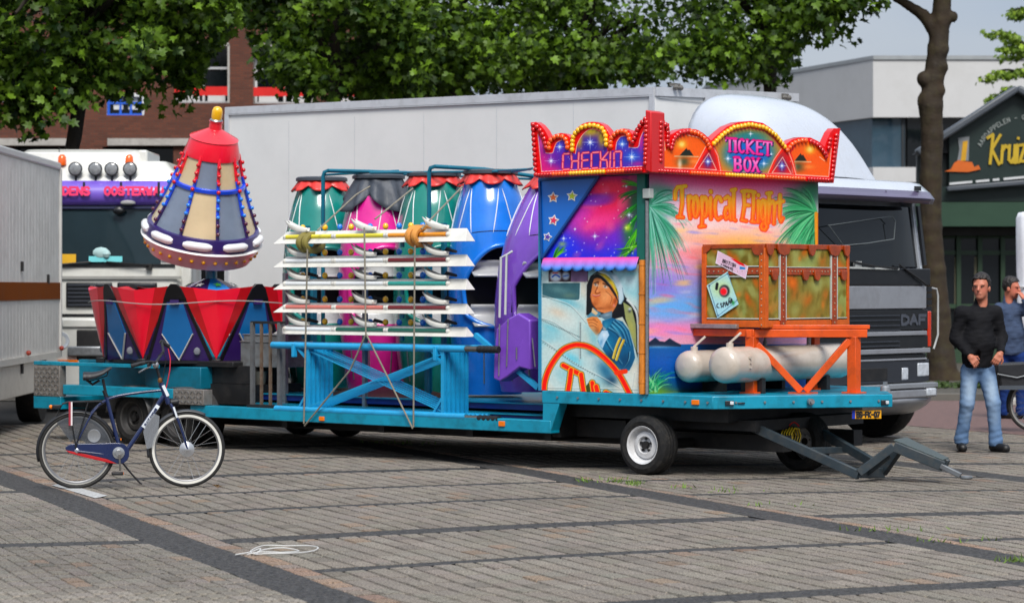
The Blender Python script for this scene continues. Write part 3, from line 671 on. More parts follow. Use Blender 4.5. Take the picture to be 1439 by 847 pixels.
for k in range(46):
 r = rnd(100 + k); a = -PI / 2 + r.uniform(-.9, 1.1); l = r.uniform(14, 42); p = (914 + r.uniform(-6, 10), 546 + r.uniform(-6, 5)); q_ = (p[0] + math.cos(a) * l * .6, p[1] + math.sin(a) * l * .6)
 c.stroke([p, q_, (q_[0] + math.cos(a + .5) * l * .4, q_[1] + math.sin(a + .5) * l * .4)], 1.7, r.choice([(30, 150, 90), (90, 190, 120), (150, 210, 150), (20, 100, 70)]), .8, .8, .3)
G1 = [(20, 110, 80), (60, 160, 120), (110, 190, 160), (14, 80, 66), (150, 205, 190)]
for bx_, by_, rx_, ry_ in ((918, 282, 16, 30), (926, 312, 13, 34), (935, 268, 20, 9)): c.blob(bx_, by_, rx_, ry_, (70, 150, 120), .7)
for bx_, by_, rx_, ry_ in ((1130, 320, 18, 34), (1128, 278, 22, 16), (1142, 265, 16, 16)): c.blob(bx_, by_, rx_, ry_, (30, 130, 84), .85)
for k, (a, l, d) in enumerate(((-.5, 62, .9), (-1.0, 40, 1.3), (.2, 60, .8), (.75, 80, .5), (1.1, 110, .25), (1.4, 118, .1), (1.62, 80, -.05), (-.15, 50, 1.2), (.95, 70, .4), (-1.5, 26, .5))):
 frond(c, (913, 290), a, l, d, 60, G1, 30 + k, 1.7, .8)
G2 = [(16, 104, 60), (40, 150, 90), (90, 190, 130), (10, 74, 44), (130, 205, 150)]
for k, (a, l, d) in enumerate(((PI + .5, 72, -.9), (PI + .9, 58, -.9), (PI + 1.25, 40, -.6), (PI - .1, 60, -.7), (PI - .6, 74, -.5), (PI - 1.0, 84, -.3), (PI - 1.25, 86, -.2), (PI - 1.5, 80, 0), (PI + .2, 64, -1.0))):
 frond(c, (1147, 298), a, l, d, 66, G2, 60 + k, 1.9, .8)
for k in range(46):                                  # long brushed leaflets hanging under the right crown
 r = rnd(400 + k); x0 = r.uniform(1108, 1149); c.stroke(smooth([(1146, 300), (x0 + 8, 318), (x0 - 8 + r.uniform(-4, 6), r.uniform(338, 352))], 5), 1.8, r.choice(G2), .7, .8, .4)
c.stroke([(1147, 300), (1148, 350)], 5, (226, 150, 40), 1, 1); c.stroke([(1150, 300), (1150, 350)], 2, (180, 90, 20), 1, 1)
# lettering
TF = []
def tf(*p): TF.append([(a / 6.852 + 940, b_ / 6.852 + 250) for a, b_ in p])
tf((60, 200), (62, 130), (85, 90), (130, 85), (160, 80)); tf((125, 90), (128, 250), (110, 375)); tf((85, 376), (135, 380))
tf((190, 180), (192, 300), (205, 390)); tf((190, 220), (205, 178), (218, 190))
def ring(cx, cy, rx, ry, n=18): return [(cx + rx * math.cos(2 * PI * i / n), cy + ry * math.sin(2 * PI * i / n)) for i in range(n + 1)]
tf(*ring(258, 278, 24, 98)); tf((318, 185), (322, 320), (318, 465)); tf((295, 470), (345, 465)); tf(*ring(345, 280, 25, 95))
tf((402, 190), (400, 300), (405, 395)); tf((402, 130), (404, 140)); tf((505, 225), (490, 190), (465, 185), (447, 220), (442, 290), (450, 370), (475, 400), (505, 380))
tf((540, 200), (565, 180), (585, 200), (588, 300), (598, 400)); tf((585, 280), (550, 290), (538, 340), (550, 395), (585, 370)); tf((605, 120), (625, 120), (622, 260), (625, 400), (640, 410)); tf((640, 112), (615, 118))
tf((705, 130), (740, 125), (790, 130), (828, 140)); tf((722, 135), (728, 260), (705, 405)); tf((700, 405), (745, 415)); tf((728, 262), (770, 265)); tf((765, 180), (768, 170)); tf((815, 150), (815, 280), (805, 420)); tf((795, 420), (830, 425))
tf((862, 220), (862, 320), (858, 425)); tf((860, 165), (862, 172)); tf(*ring(908, 310, 22, 95)); tf((930, 225), (935, 330), (930, 440), (945, 470), (925, 500), (900, 495), (888, 470), (900, 440))
tf((965, 145), (968, 280), (960, 430)); tf((945, 150), (985, 145)); tf((968, 260), (1000, 225), (1018, 260), (1015, 340), (1010, 440)); tf((1070, 165), (1068, 280), (1065, 380), (1080, 420), (1095, 390)); tf((1040, 240), (1098, 225))
def tfcol(x, y):
 base = 280 + (x - 945) * .055; t = np.clip((y - base + 22) / 42, 0, 1)[:, None]; return np.array((255, 222, 50.)) * (1 - t) + np.array((255, 108, 10.)) * t
for st in TF: c.stroke(st, 7.6, (250, 226, 215), .8, 1.2)
for st in TF: c.stroke(st, 7.0, (206, 34, 16), 1, .8)
for st in TF: c.stroke(st, 5.5, tfcol, 1, .7)
for st in TF: c.stroke([(a - .5, b_ - .3) for a, b_ in st], .7, (255, 214, 130), .5, .8)
fm = c.build('mural', PAINT, BO); fm['label'] = 'front panel with orange lettering over a sunset between two palms'
# ---- side: upper shutter
c = Canvas(T, (u_l, .008, T.pv(830, 364, .008).z), (u_r - u_l - .05, 0, 0), (0, 0, ZT - .03 - T.pv(830, 364, .008).z), 190, 150)
n1 = c.noise(12, 12, 21); n2 = c.noise(26, 18, 23)
c.fill((48, 60, 214)); c.blob(800, 352, 40, 22, (24, 40, 210), .8); c.blob(845, 300, 50, 34, (236, 40, 120), 1, -.7); c.blob(868, 275, 34, 30, (244, 48, 84), 1); c.blob(850, 262, 40, 12, (240, 60, 90), .9); c.blob(838, 312, 34, 12, (250, 90, 160), .7, -.3); c.blob(815, 305, 22, 10, (224, 80, 190), .7, -.7)
i = np.arange(len(c.x)); c.mixin(i, np.clip(n1 - .35, 0, .5), (250, 110, 150)); c.mixin(i, np.clip(n2 - .5, 0, .5), (70, 60, 220)); c.blob(790, 345, 26, 20, (40, 70, 230), .8); c.blob(870, 335, 26, 12, (120, 50, 200), .7)
G3 = [(10, 92, 40), (24, 120, 40), (8, 60, 34), (60, 160, 40), (110, 190, 30)]
c.blob(893, 285, 12, 30, (12, 80, 40), .9); c.blob(886, 330, 12, 22, (30, 120, 30), .8)
for k, (bx, by, a, l, d) in enumerate(((900, 268, PI - .2, 32, -.5), (900, 262, PI + .4, 30, -.4), (900, 285, PI - .6, 36, -.3), (898, 300, PI - .9, 34, -.2), (897, 320, PI - 1.1, 44, -.2), (896, 340, PI - .8, 34, -.1), (896, 345, PI - .4, 34, .4), (780, 362, -.9, 22, .4), (778, 363, -1.2, 20, .4))):
 frond(c, (bx, by), a, l, d, 40, G3[2:] if by > 300 else G3, 200 + k, 1.8, 1.1)
r = rnd(5)
for k in range(46): c.blob(r.uniform(790, 890), r.uniform(258, 360), .8, .8, (255, 255, 255), r.uniform(.6, 1))
for sx, sy, sr in ((884, 302, 6), (792, 335, 5), (836, 332, 6), (880, 320, 3), (808, 322, 2.5), (880, 262, 3)): c.star(sx, sy, sr)
c.blob(882, 320, 5, 5, (220, 240, 60), .7); c.blob(790, 343, 6, 4, (180, 220, 60), .6)
sh = c.build('mural', PAINT, BO); sh['label'] = 'upper side panel with a starry pink and blue night sky'
BLUE = M('bright blue panel paint', (14, 108, 206), .35, coat=.3, var=.06)
BLUE2 = M('deep blue panel edge', (6, 70, 140), .4)
TG = lambda px, py, v: T.pv(px, py, v)
b = MB(); tri = [(758.5, 253), (841, 248.5), (762, 363)]; b.prism([TG(x, y, -.012) for x, y in tri], (0, .02, 0)); b.build('shutter_corner', BLUE, BO, bev=.004)
b = MB()
for (x0, y0), (x1, y1) in ((tri[0], tri[1]), (tri[1], tri[2]), (tri[2], tri[0])): b.bar(TG(x0, y0, -.016), TG(x1, y1, -.016), .025, .03, up=(0, 1, 0))
b.build('shutter_frame', BLUE2, BO, bev=.004)
def star_pts(x, y, r0, r1, rot=0): return [(x + (r0 if i % 2 == 0 else r1) * math.sin(rot + i * PI / 5), y - (r0 if i % 2 == 0 else r1) * math.cos(rot + i * PI / 5)) for i in range(10)]
WHITE = M('white sign paint', (232, 232, 230), .4, var=.05)
for k, (x, y, col) in enumerate(((777.5, 277.5, (235, 110, 50)), (804, 275.6, (190, 205, 40)), (778, 309.6, (230, 50, 90)), (769.5, 332.8, (90, 60, 170)))):
 sc_ = 1 if k < 3 else .82
 m = MB(); m.prism([TG(a, b_, -.013) for a, b_ in star_pts(x, y, 8.2 * sc_, 4.6 * sc_, .1 * k)], (0, -.003, 0)); o = m.build('star', WHITE, BO, smooth=0)
 m = MB(); m.prism([TG(a, b_, -.0165) for a, b_ in star_pts(x, y, 5.6 * sc_, 2.6 * sc_, .1 * k)], (0, -.003, 0)); m.build('star_centre', M('star paint %s' % 'abcd'[k], col, .4), o, smooth=0)
# ---- awning strip
zt = TG(830, 362, -.03).z; zb = TG(830, 381, -.03).z; xa, xb = TG(762, 370, -.03).x, TG(896, 370, -.03).x
b = MB(); n = 9 * 12; rows = [[], [], [], []]
cols = []
for i in range(n + 1):
 t = i / n; x = xa + (xb - xa) * t; ph = (t * 9) % 1; sc_ = abs(math.sin(PI * t * 9)) ** .6; e = zb + .03 - .03 * sc_
 wv = .012 * math.cos(2 * PI * t * 9)
 for r_, (f, y) in enumerate(((0, 0), (.35, -.02), (.7, -.04), (1, -.05))): rows[r_].append((x, -.01 + y + wv * f, zt + (e - zt) * f))
b.grid(rows); o = b.build('awning', MV('awning paint', .5), BO, smooth=60)
va = np.array([v.co.z for v in o.data.vertices]); va = np.clip((va - va.min()) / (va.max() - va.min()), 0, 1)[:, None]
vcol(o.data, lin(np.where(va > .5, (232, 70, 150.) * (va - .5) * 2 + np.array((170, 120, 220.)) * (2 - 2 * va), np.array((150, 130, 225.)) * va * 2 + np.array((10, 130, 226.)) * (1 - 2 * va))))
o.modifiers.new('shell', 'SOLIDIFY').thickness = .006
# ---- side: pilot mural (panel units taken from the panel's own layout)
c = Canvas(T, (u_l, .008, ND + .004), (u_r - u_l - .06, 0, 0), (0, 0, TG(830, 372, .008).z - ND), 210, 270)
def q(*p): return [(a / 4.707 + 760, b_ / 4.707 + 375) for a, b_ in p]
def Q1(a, b_): return (a / 4.707 + 760, b_ / 4.707 + 375)
n1 = c.noise(22, 14, 41); n2 = c.noise(40, 22, 43)
c.fill((196, 216, 214)); i = np.arange(len(c.x)); c.mixin(i, np.clip(n1 * .8, 0, .55), (120, 190, 205)); c.mixin(i, np.clip(n2 * .8 - .1, 0, .5), (226, 204, 178)); c.mixin(i, np.clip(-n1 * .7 - .2, 0, .6), (228, 232, 226))
B = lambda a, b_, rx, ry, col, al=.8, rot=0.: c.blob(*Q1(a, b_), rx / 4.707, ry / 4.707, col, al, rot)
K = lambda pts, w, col, al=.9, w2=None, soft=.8: c.stroke(smooth(q(*pts), 5), w / 4.707, col, al, soft, None if w2 is None else w2 / 4.707)
Y_ = lambda pts, col, al=1., soft=1.: c.poly(q(*pts), col, al, soft)
B(590, 90, 70, 60, (200, 220, 224), .8); B(600, 40, 50, 20, (120, 190, 200), .7); B(150, 220, 120, 24, (90, 170, 190), .6, .4); B(110, 300, 60, 30, (222, 196, 170), .6, .4); B(60, 400, 80, 22, (110, 185, 200), .6, .4); B(200, 600, 70, 30, (110, 200, 220), .8, .5)
Y_([(52, 20), (312, 14), (312, 98), (52, 98)], (40, 22, 26)); Y_([(200, 18), (310, 14), (310, 97), (198, 98)], (130, 106, 140), .9)
B(98, 60, 30, 30, (220, 232, 240), 1); c.blob(*Q1(98, 60), 8, 8, (225, 235, 245), 1, 0, 3); c.blob(*Q1(165, 58), 5.4, 6.4, (190, 205, 220), 1, 0, 3); K([(76, 66), (98, 52), (124, 66)], 10, (40, 90, 190), .9); K([(80, 40), (112, 40)], 8, (200, 40, 50), .8); K([(150, 62), (180, 56)], 9, (60, 100, 180), .8)
Y_([(10, 108), (262, 105), (256, 212), (240, 220), (10, 200)], (58, 96, 104)); B(120, 150, 70, 24, (110, 150, 150), .6, .2); B(190, 190, 50, 18, (120, 140, 120), .5); K([(262, 105), (258, 212), (236, 222)], 7, (210, 226, 226), .9)
# cockpit opening
Y_([(300, 318), (304, 120), (330, 60), (380, 24), (470, 20), (560, 200), (630, 268), (652, 330), (640, 600), (618, 520), (590, 420), (540, 330), (480, 346)], (14, 16, 20))
Y_([(545, 232), (600, 268), (628, 380), (634, 560), (606, 480), (560, 340)], (150, 156, 104)); B(600, 400, 16, 60, (176, 170, 90), .6, -.3); K([(572, 218), (612, 262), (640, 340), (646, 560)], 14, (226, 232, 230), .95); B(588, 290, 10, 12, (50, 54, 56), .9); c.blob(*Q1(588, 278), 2, 2, (225, 230, 235), .8)
# head
Y_([(342, 110), (352, 80), (392, 62), (440, 82), (496, 150), (514, 210), (500, 256), (474, 300), (420, 306), (372, 290), (338, 240), (326, 196), (334, 160)], (212, 134, 82))
B(396, 120, 34, 26, (232, 160, 104), .9); B(420, 200, 40, 34, (236, 166, 112), .8); B(372, 210, 24, 40, (190, 100, 50), .6); B(356, 244, 16, 16, (150, 76, 38), .6); B(456, 266, 34, 20, (160, 86, 44), .7); B(390, 274, 40, 9, (130, 66, 34), .6); B(446, 180, 20, 10, (232, 170, 120), .6, .4)
K([(382, 100), (372, 140), (360, 168), (376, 176), (392, 168)], 7, (120, 52, 24), .8); B(374, 158, 8, 10, (236, 160, 110), .9); K([(352, 108), (378, 100)], 8, (70, 34, 20), .9); K([(412, 108), (446, 126)], 8, (70, 34, 20), .9)
for ex, ey in ((366, 120), (428, 132)): B(ex, ey, 15, 8, (240, 232, 224), 1, .3); B(ex - 3, ey - 3, 5, 6, (40, 60, 70), 1)
K([(342, 184), (362, 194), (390, 186)], 9, (170, 62, 54), .9); K([(342, 183), (362, 189), (390, 184)], 3, (250, 230, 220), .8); K([(330, 190), (338, 236), (370, 282)], 5, (96, 44, 20), .7); K([(430, 160), (470, 200), (460, 240)], 5, (130, 62, 30), .6)
Y_([(476, 214), (500, 196), (512, 214), (500, 250), (482, 268), (470, 250)], (196, 108, 56)); B(492, 226, 8, 16, (140, 64, 34), .8, .3); B(484, 254, 8, 10, (226, 150, 150), .7)
# cap
Y_([(372, 30), (430, 18), (498, 50), (540, 130), (550, 212), (532, 246), (516, 244), (514, 190), (482, 112), (430, 60)], (196, 214, 222)); B(510, 110, 20, 60, (214, 226, 232), .8, -.4); B(452, 40, 40, 10, (60, 110, 130), .7, .3); B(470, 70, 40, 8, (110, 140, 150), .7, .9); K([(540, 140), (548, 206), (530, 240)], 6, (120, 150, 164), .7)
Y_([(376, 44), (424, 44), (480, 96), (512, 168), (510, 196), (470, 122), (418, 70)], (220, 192, 60)); K([(382, 44), (430, 56), (484, 110), (510, 180)], 7, (90, 84, 40), .8); K([(400, 40), (450, 66), (500, 140)], 4, (240, 230, 150), .9)
Y_([(338, 80), (348, 50), (372, 40), (414, 66), (462, 120), (500, 182), (514, 236), (492, 196), (446, 126), (396, 78), (362, 70)], (24, 26, 28)); K([(352, 52), (376, 44), (420, 74), (466, 126)], 4, (150, 160, 150), .8)
# collar, tie, jacket
Y_([(300, 330), (336, 296), (346, 268), (372, 290), (400, 306), (380, 330), (330, 340)], (90, 140, 160)); Y_([(340, 270), (378, 304), (366, 320), (336, 300)], (220, 190, 150)); Y_([(380, 318), (440, 300), (472, 290), (470, 338), (424, 350)], (92, 116, 132)); B(440, 316, 26, 10, (150, 170, 180), .8, -.2)
Y_([(408, 356), (470, 336), (540, 360), (584, 420), (612, 520), (624, 600), (604, 650), (586, 684), (546, 690), (500, 660), (440, 590), (398, 530), (376, 490), (396, 430)], (20, 88, 126))
B(500, 400, 60, 26, (40, 136, 170), .9, .5); B(450, 500, 34, 50, (30, 120, 156), .8); B(560, 620, 36, 50, (14, 60, 92), .8); B(470, 600, 40, 30, (10, 44, 66), .8, .7); B(430, 390, 20, 30, (70, 150, 176), .7)
for pts in ([(480, 360), (540, 420), (570, 500)], [(470, 380), (520, 440), (560, 520)], [(500, 350), (560, 410), (596, 520)], [(450, 400), (500, 430), (530, 470)], [(430, 470), (470, 540), (540, 640)], [(590, 560), (580, 620), (540, 676)]): K(pts, 5, (150, 200, 216), .75, 2); K([(a - 8, b_ + 8) for a, b_ in pts], 8, (8, 44, 70), .7, 3)
for pts in ([(524, 472), (500, 530), (480, 600)], [(548, 486), (524, 540), (500, 612)]): K(pts, 18, (196, 168, 60), 1); K([(a - 6, b_) for a, b_ in pts], 4, (240, 224, 150), .9); K([(a + 9, b_) for a, b_ in pts], 3, (60, 60, 50), .8)
Y_([(376, 470), (404, 420), (440, 420), (452, 450), (424, 500), (408, 540), (386, 512)], (186, 212, 232)); B(420, 450, 16, 16, (226, 238, 246), .8); B(398, 500, 10, 26, (90, 140, 180), .7, .3)
K([(378, 448), (400, 400), (424, 412)], 16, (150, 160, 166), 1); K([(384, 440), (410, 402)], 6, (60, 66, 70), .9)
Y_([(302, 342), (338, 328), (372, 330), (396, 356), (410, 388), (392, 430), (366, 452), (342, 424), (318, 392)], (216, 138, 78)); B(350, 366, 30, 16, (226, 150, 92), .8, .4); B(370, 420, 16, 20, (150, 76, 32), .8)
for pts in ([(312, 352), (344, 350), (376, 366)], [(316, 368), (344, 368), (372, 384)], [(324, 390), (346, 388), (368, 402)], [(344, 340), (364, 350)]): K(pts, 3.5, (110, 50, 22), .85)
# fuselage seams, rivets, shaded nose
B(430, 690, 50, 90, (30, 96, 130), .85, -.6); B(470, 750, 40, 30, (14, 50, 80), .8); B(350, 470, 34, 60, (120, 190, 204), .7, -.3); B(340, 560, 40, 30, (50, 110, 130), .6); B(560, 740, 50, 40, (206, 220, 214), .8); B(250, 500, 6, 110, (90, 130, 136), .3)
for pts in ([(0, 190), (100, 222), (200, 262), (300, 372)], [(0, 340), (90, 372), (190, 440), (300, 520)], [(0, 480), (90, 540), (220, 640), (380, 720), (520, 800)], [(258, 360), (256, 620)], [(300, 100), (296, 330)], [(620, 700), (600, 845)], [(0, 800), (640, 812)]): K(pts, 3.2, (60, 78, 82), .6); K([(a, b_ - 6) for a, b_ in pts], 5, (236, 240, 236), .6)
for k in range(24):
 t = k / 23; B(90 * t * 3 * .9 + 10, 352 + 110 * t, 4, 4, (70, 84, 88), .8); B(14 + 340 * t, 500 + 216 * t, 4, 4, (80, 92, 96), .8); B(262, 372 + 230 * t, 4, 4, (60, 70, 76), .8)
# red ring and letters
ringp = [(20, 830), (26, 760), (52, 680), (100, 600), (150, 545), (215, 518), (262, 516), (320, 530), (392, 576), (470, 650), (530, 730), (590, 845)]
K(ringp, 46, (70, 80, 30), .9); K(ringp, 38, (236, 160, 50), 1); K(ringp, 28, (226, 30, 18), 1); K([(500, 700), (560, 690)], 30, (226, 60, 20), 1); K([(a + 3, b_ + 10) for a, b_ in ringp[2:10]], 4, (250, 120, 60), .6)
for st in ([(148, 650), (250, 704)], [(200, 680), (190, 760), (176, 845)], [(266, 710), (276, 780), (286, 845)], [(286, 845), (340, 770)], [(340, 765), (352, 845)], [(366, 790), (378, 845)], [(430, 830), (460, 845)]):
 pts = st; c.stroke(q(*pts), 46 / 4.707, (60, 70, 30), 1, .8); 
for st in ([(148, 650), (250, 704)], [(200, 680), (190, 760), (176, 845)], [(266, 710), (276, 780), (286, 845)], [(340, 765), (352, 845)], [(366, 790), (378, 845)], [(430, 830), (460, 845)]):
 c.stroke(q(*st), 38 / 4.707, (240, 190, 60), 1, .8); c.stroke(q(*st), 28 / 4.707, (230, 40, 16), 1, .8)
pm = c.build('mural', PAINT, BO); pm['label'] = 'lower side panel with an airbrushed pilot leaning from a cockpit'
# ---- corner trims
BAM = M('painted bamboo trim', (206, 124, 38), .45, var=.35, scale=9., stretch=(1, 1, .3), dirt=.4, dcol=(110, 56, 16))
b = MB(); b.tube([(u_r - .035, -.01, z) for z in np.linspace(ND, 2.0, 9)], [.03 + .004 * (i % 2) for i in range(9)], 10)
for z in np.linspace(ND + .1, 1.95, 5): b.tube([(u_r - .035, -.01, z), (u_r - .035, -.01, z + .014)], .036, 10)
b.build('corner_trim', BAM, BO)
b = MB(); b.tube([(u_r + .022, -.012, ND), (u_r + .022, -.012, 2.55)], .016, 8); b.tube([(u_r + .022, -.012, 1.5), (u_r + .04, -.03, 1.5)], .012, 6); b.build('pipe', STEEL, BO)
b = MB(); b.box(u_r - .1, u_r - .01, -.005, .03, 2.0, ZT - .02); b.build('corner_board', M('corner green', (10, 96, 84), .45, var=.2), BO)
b = MB(); b.box(u_r - .01, u_r + .07, -.04, .03, 2.57, 2.66); b.build('junction_box', M('grey box', (170, 176, 172), .5), BO, bev=.006)
b = MB(); b.box(u_l - .012, u_l + .02, -.004, .05, ND, ZT - .02); b.build('edge_trim', M('edge blue', (40, 130, 170), .45), BO)
# ---- fascia signs
REDP = M('red fascia paint', (208, 8, 14), .32, coat=.4, var=.08)
s_out = [(38, 130), (95, 125), (140, 155), (190, 215), (240, 312), (265, 275), (300, 255), (360, 242), (420, 255), (460, 292), (480, 265), (520, 200), (580, 150), (640, 128), (700, 122), (760, 130), (810, 155), (860, 210), (890, 272), (915, 250), (950, 215), (1030, 195), (1090, 215), (1130, 262), (1150, 225), (1200, 150), (1270, 70), (1310, 40), (1300, 662), (100, 720)]
SO = [(a / 7.574 + 740, b_ / 7.574 + 155) for a, b_ in s_out]; VS = -.14
sg = lambda pts: [(a / 7.574 + 740, b_ / 7.574 + 155) for a, b_ in pts]
b = MB(); b.prism([T.pv(x, y, VS) for x, y in SO], (0, .09, 0)); f1 = b.build('fascia', REDP, BO, bev=.006, label='left fascia board reading CHECKIN in digital letters')
p0, p1 = T.pv(744, 252, VS - .006), T.pv(913, 158, VS - .006)
c = Canvas(T, (p0.x, VS - .006, p0.z), (p1.x - p0.x, 0, 0), (0, 0, p1.z - p0.z), 300, 175)
c.fill((206, 14, 18)); n1 = c.noise(14, 10, 71)
P_ = lambda a, b_: (a / 7.574 + 740, b_ / 7.574 + 155)
inner = sg([(120, 255), (150, 300), (205, 455), (275, 455), (300, 395), (325, 345), (375, 318), (430, 350), (450, 440), (520, 465), (540, 360), (590, 270), (650, 215), (710, 200), (790, 235), (840, 330), (860, 430), (940, 430), (960, 340), (1000, 285), (1050, 275), (1085, 330), (1085, 395), (1185, 395), (1210, 290), (1260, 190), (1250, 594), (160, 652)])
c.poly(inner, (96, 40, 160)); msk = inpoly(inner)(c.x, c.y); I = np.nonzero(msk)[0]
def bl(a, b_, rx, ry, col, al):
 x, y = P_(a, b_); rx, ry = rx / 7.574, ry / 7.574; d = ((c.x[I] - x) / rx) ** 2 + ((c.y[I] - y) / ry) ** 2; c.mixin(I, al * np.exp(-d), col)
bl(160, 560, 110, 160, (214, 40, 130), .95); bl(250, 640, 130, 60, (220, 40, 120), .8); bl(160, 330, 40, 90, (226, 90, 160), .9); bl(680, 380, 150, 130, (44, 40, 140), .95); bl(680, 220, 120, 60, (210, 190, 40), .9); bl(560, 320, 36, 90, (210, 180, 30), .8); bl(800, 300, 40, 90, (200, 180, 30), .8); bl(350, 380, 50, 60, (70, 90, 200), .8); bl(1020, 350, 60, 60, (50, 110, 200), .9); bl(1120, 500, 120, 90, (40, 100, 196), .9); bl(1220, 320, 30, 110, (210, 60, 150), .8); bl(1180, 570, 80, 30, (206, 40, 130), .6); bl(700, 540, 340, 70, (50, 40, 140), .6)
for k in range(40): 
 r = rnd(700 + k); x, y = P_(r.uniform(170, 1220), r.uniform(330, 600)); c.blob(x, y, .6, .6, (230, 235, 255), r.uniform(.3, .9) if inpoly(inner)(np.array([x]), np.array([y]))[0] else 0)
for a, b_, r_ in ((260, 540, 9), (352, 390, 7), (676, 342, 11), (1018, 362, 7), (1120, 498, 11)): c.star(*P_(a, b_), r_)
for pts in ([(120, 255), (160, 652)], [(205, 455), (275, 455), (295, 400), (320, 345), (375, 318)], [(520, 465), (540, 360), (590, 270), (650, 215), (710, 200), (770, 215), (800, 240)], [(950, 420), (960, 340), (1000, 285), (1050, 275)], [(1085, 395), (1185, 395), (1210, 300), (1260, 190)]): c.stroke(smooth(sg(pts), 4), .8, (250, 226, 200), .9, .7)
for k in range(30): t = k / 30; c.stroke(sg([(160 + 1080 * t, 652 - 56 * t), (160 + 1080 * (t + .022), 652 - 56 * (t + .022))]), .9, (255, 250, 240), .9, .7)
LET = [[[(455, 462), (400, 465)], [(388, 480), (388, 540)], [(384, 560), (384, 615)], [(395, 632), (450, 628)]], [[(474, 460), (480, 530)], [(484, 550), (478, 615)], [(495, 542), (545, 540)], [(556, 456), (552, 530)], [(552, 550), (550, 620)]], [[(660, 450), (600, 455)], [(588, 470), (588, 525)], [(588, 550), (586, 610)], [(600, 535), (650, 530)], [(600, 624), (655, 620)]], [[(765, 447), (705, 452)], [(690, 465), (690, 530)], [(690, 550), (688, 600)], [(700, 618), (752, 614)]], [[(785, 445), (790, 520)], [(786, 545), (784, 605)], [(868, 445), (808, 520)], [(800, 528), (850, 530)], [(856, 545), (860, 605)]], [[(892, 442), (890, 520)], [(890, 540), (886, 604)]], [[(1000, 438), (945, 442)], [(930, 455), (930, 520)], [(932, 545), (930, 604)], [(1008, 450), (1004, 515)], [(1004, 540), (1006, 600)]]]
for L_ in LET:
 for st in L_: c.stroke(sg(st), 3.6, (190, 16, 50), .9, 1.2)
for L_ in LET:
 for st in L_: c.stroke(sg(st), 1.8, (255, 150, 160), 1, .9)
ctr = np.array([832, 212.]); shr = [tuple(ctr + (np.array(p) - ctr) * .985) for p in SO]
c.build('sign_print', PAINT, f1, inpoly(shr))
f_out = [(85, 30), (100, 85), (130, 100), (136, 185), (160, 175), (210, 147), (280, 135), (350, 147), (400, 180), (448, 228), (500, 180), (570, 122), (650, 90), (750, 80), (840, 95), (900, 135), (960, 190), (1008, 258), (1060, 220), (1120, 202), (1200, 205), (1260, 235), (1305, 277), (1320, 230), (1350, 165), (1375, 135), (1420, 135), (1370, 545), (20, 467)]
fg = lambda pts: [(a / 5.33 + 915, b_ / 5.33 + 155) for a, b_ in pts]; FO = fg(f_out); UF = .14
b = MB(); b.prism([T.pu(x, y, UF) for x, y in FO], (-.09, 0, 0)); f2 = b.build('fascia', REDP, BO, bev=.006, label='front fascia board reading TICKET BOX between two sunsets')
p0, p1 = T.pu(917, 259, UF + .006), T.pu(1184, 158, UF + .006)
c = Canvas(T, (UF + .006, p0.y, p0.z), (0, p1.y - p0.y, 0), (0, 0, p1.z - p0.z), 400, 165); c.fill((206, 14, 18))
c.poly(fg([(95, 200), (110, 300), (180, 220), (270, 185), (360, 205), (415, 262), (320, 438), (50, 425)]), (238, 100, 22)); c.poly(fg([(1095, 250), (1180, 235), (1240, 260), (1290, 300), (1310, 380), (1345, 290), (1330, 495), (1085, 482), (1040, 330)]), (238, 96, 22))
for cx_, y0, xs, sgn in ((265, 340, 80, 1), (1120, 382, 1090, 1)):
 pass
def scene(cx_, cy_, w, sunx):
 x, y = fg([(sunx, cy_ - 90)])[0]; c.blob(x, y, 7, 6, (250, 190, 60), .9); c.blob(x, y, 3.6, 3.6, (255, 226, 140), .9)
 c.poly(fg([(cx_ - w * .6, cy_ - 4), (cx_ - w * .3, cy_ - 34), (cx_ - w * .12, cy_ - 50), (cx_, cy_ - 62), (cx_ + w * .1, cy_ - 46), (cx_ + w * .25, cy_ - 50), (cx_ + w * .6, cy_ - 4)]), (26, 30, 22)); c.stroke(fg([(cx_ - w, cy_), (cx_ + w, cy_ + 4)]), 1.6, (226, 190, 150), .9, 1); x, y = fg([(cx_ - 20, cy_ + 40)])[0]; c.blob(x, y, 10, 7, (40, 70, 50), .85); c.blob(*fg([(cx_ - 50, cy_ + 60)])[0], 3, 8, (240, 226, 200), .8); c.blob(*fg([(cx_ + 60, cy_ + 40)])[0], 8, 3, (250, 150, 80), .7)
scene(265, 345, 88, 230); scene(1120, 384, 76, 1190)
cen = [(520, 455), (500, 330), (470, 280), (540, 210), (620, 160), (740, 135), (850, 160), (920, 220), (975, 290), (930, 380), (875, 470)]
c.poly(fg(cen), (226, 120, 30)); c.blob(*fg([(735, 320)])[0], 40, 30, (60, 160, 120), .95, 0, 2); c.blob(*fg([(735, 330)])[0], 34, 24, (24, 100, 190), 1, 0, 2); c.blob(*fg([(735, 190)])[0], 26, 7, (30, 120, 130), .8)
for a, b_, r_ in ((745, 178, 4), (575, 362, 6), (845, 400, 6), (900, 330, 3), (640, 420, 3)): c.star(*fg([(a, b_)])[0], r_)
for pts in ([(355, 435), (432, 320), (490, 445)], [(905, 470), (985, 350), (1050, 475)]):
 c.poly(fg(pts), (206, 24, 30)); m_ = fg([(sum(p[0] for p in pts) / 3, sum(p[1] for p in pts) / 3 - 15)])[0]; c.blob(*m_, 6, 9, (40, 60, 160), .95); c.star(*m_, 7)
for pts in ([(448, 240), (390, 330), (330, 440)], [(448, 240), (490, 330), (520, 455)], [(1005, 270), (940, 350), (885, 470)], [(1005, 270), (1050, 350), (1080, 485)]): c.stroke(smooth(fg(pts), 4), 4.2, (226, 44, 22), 1, 1)
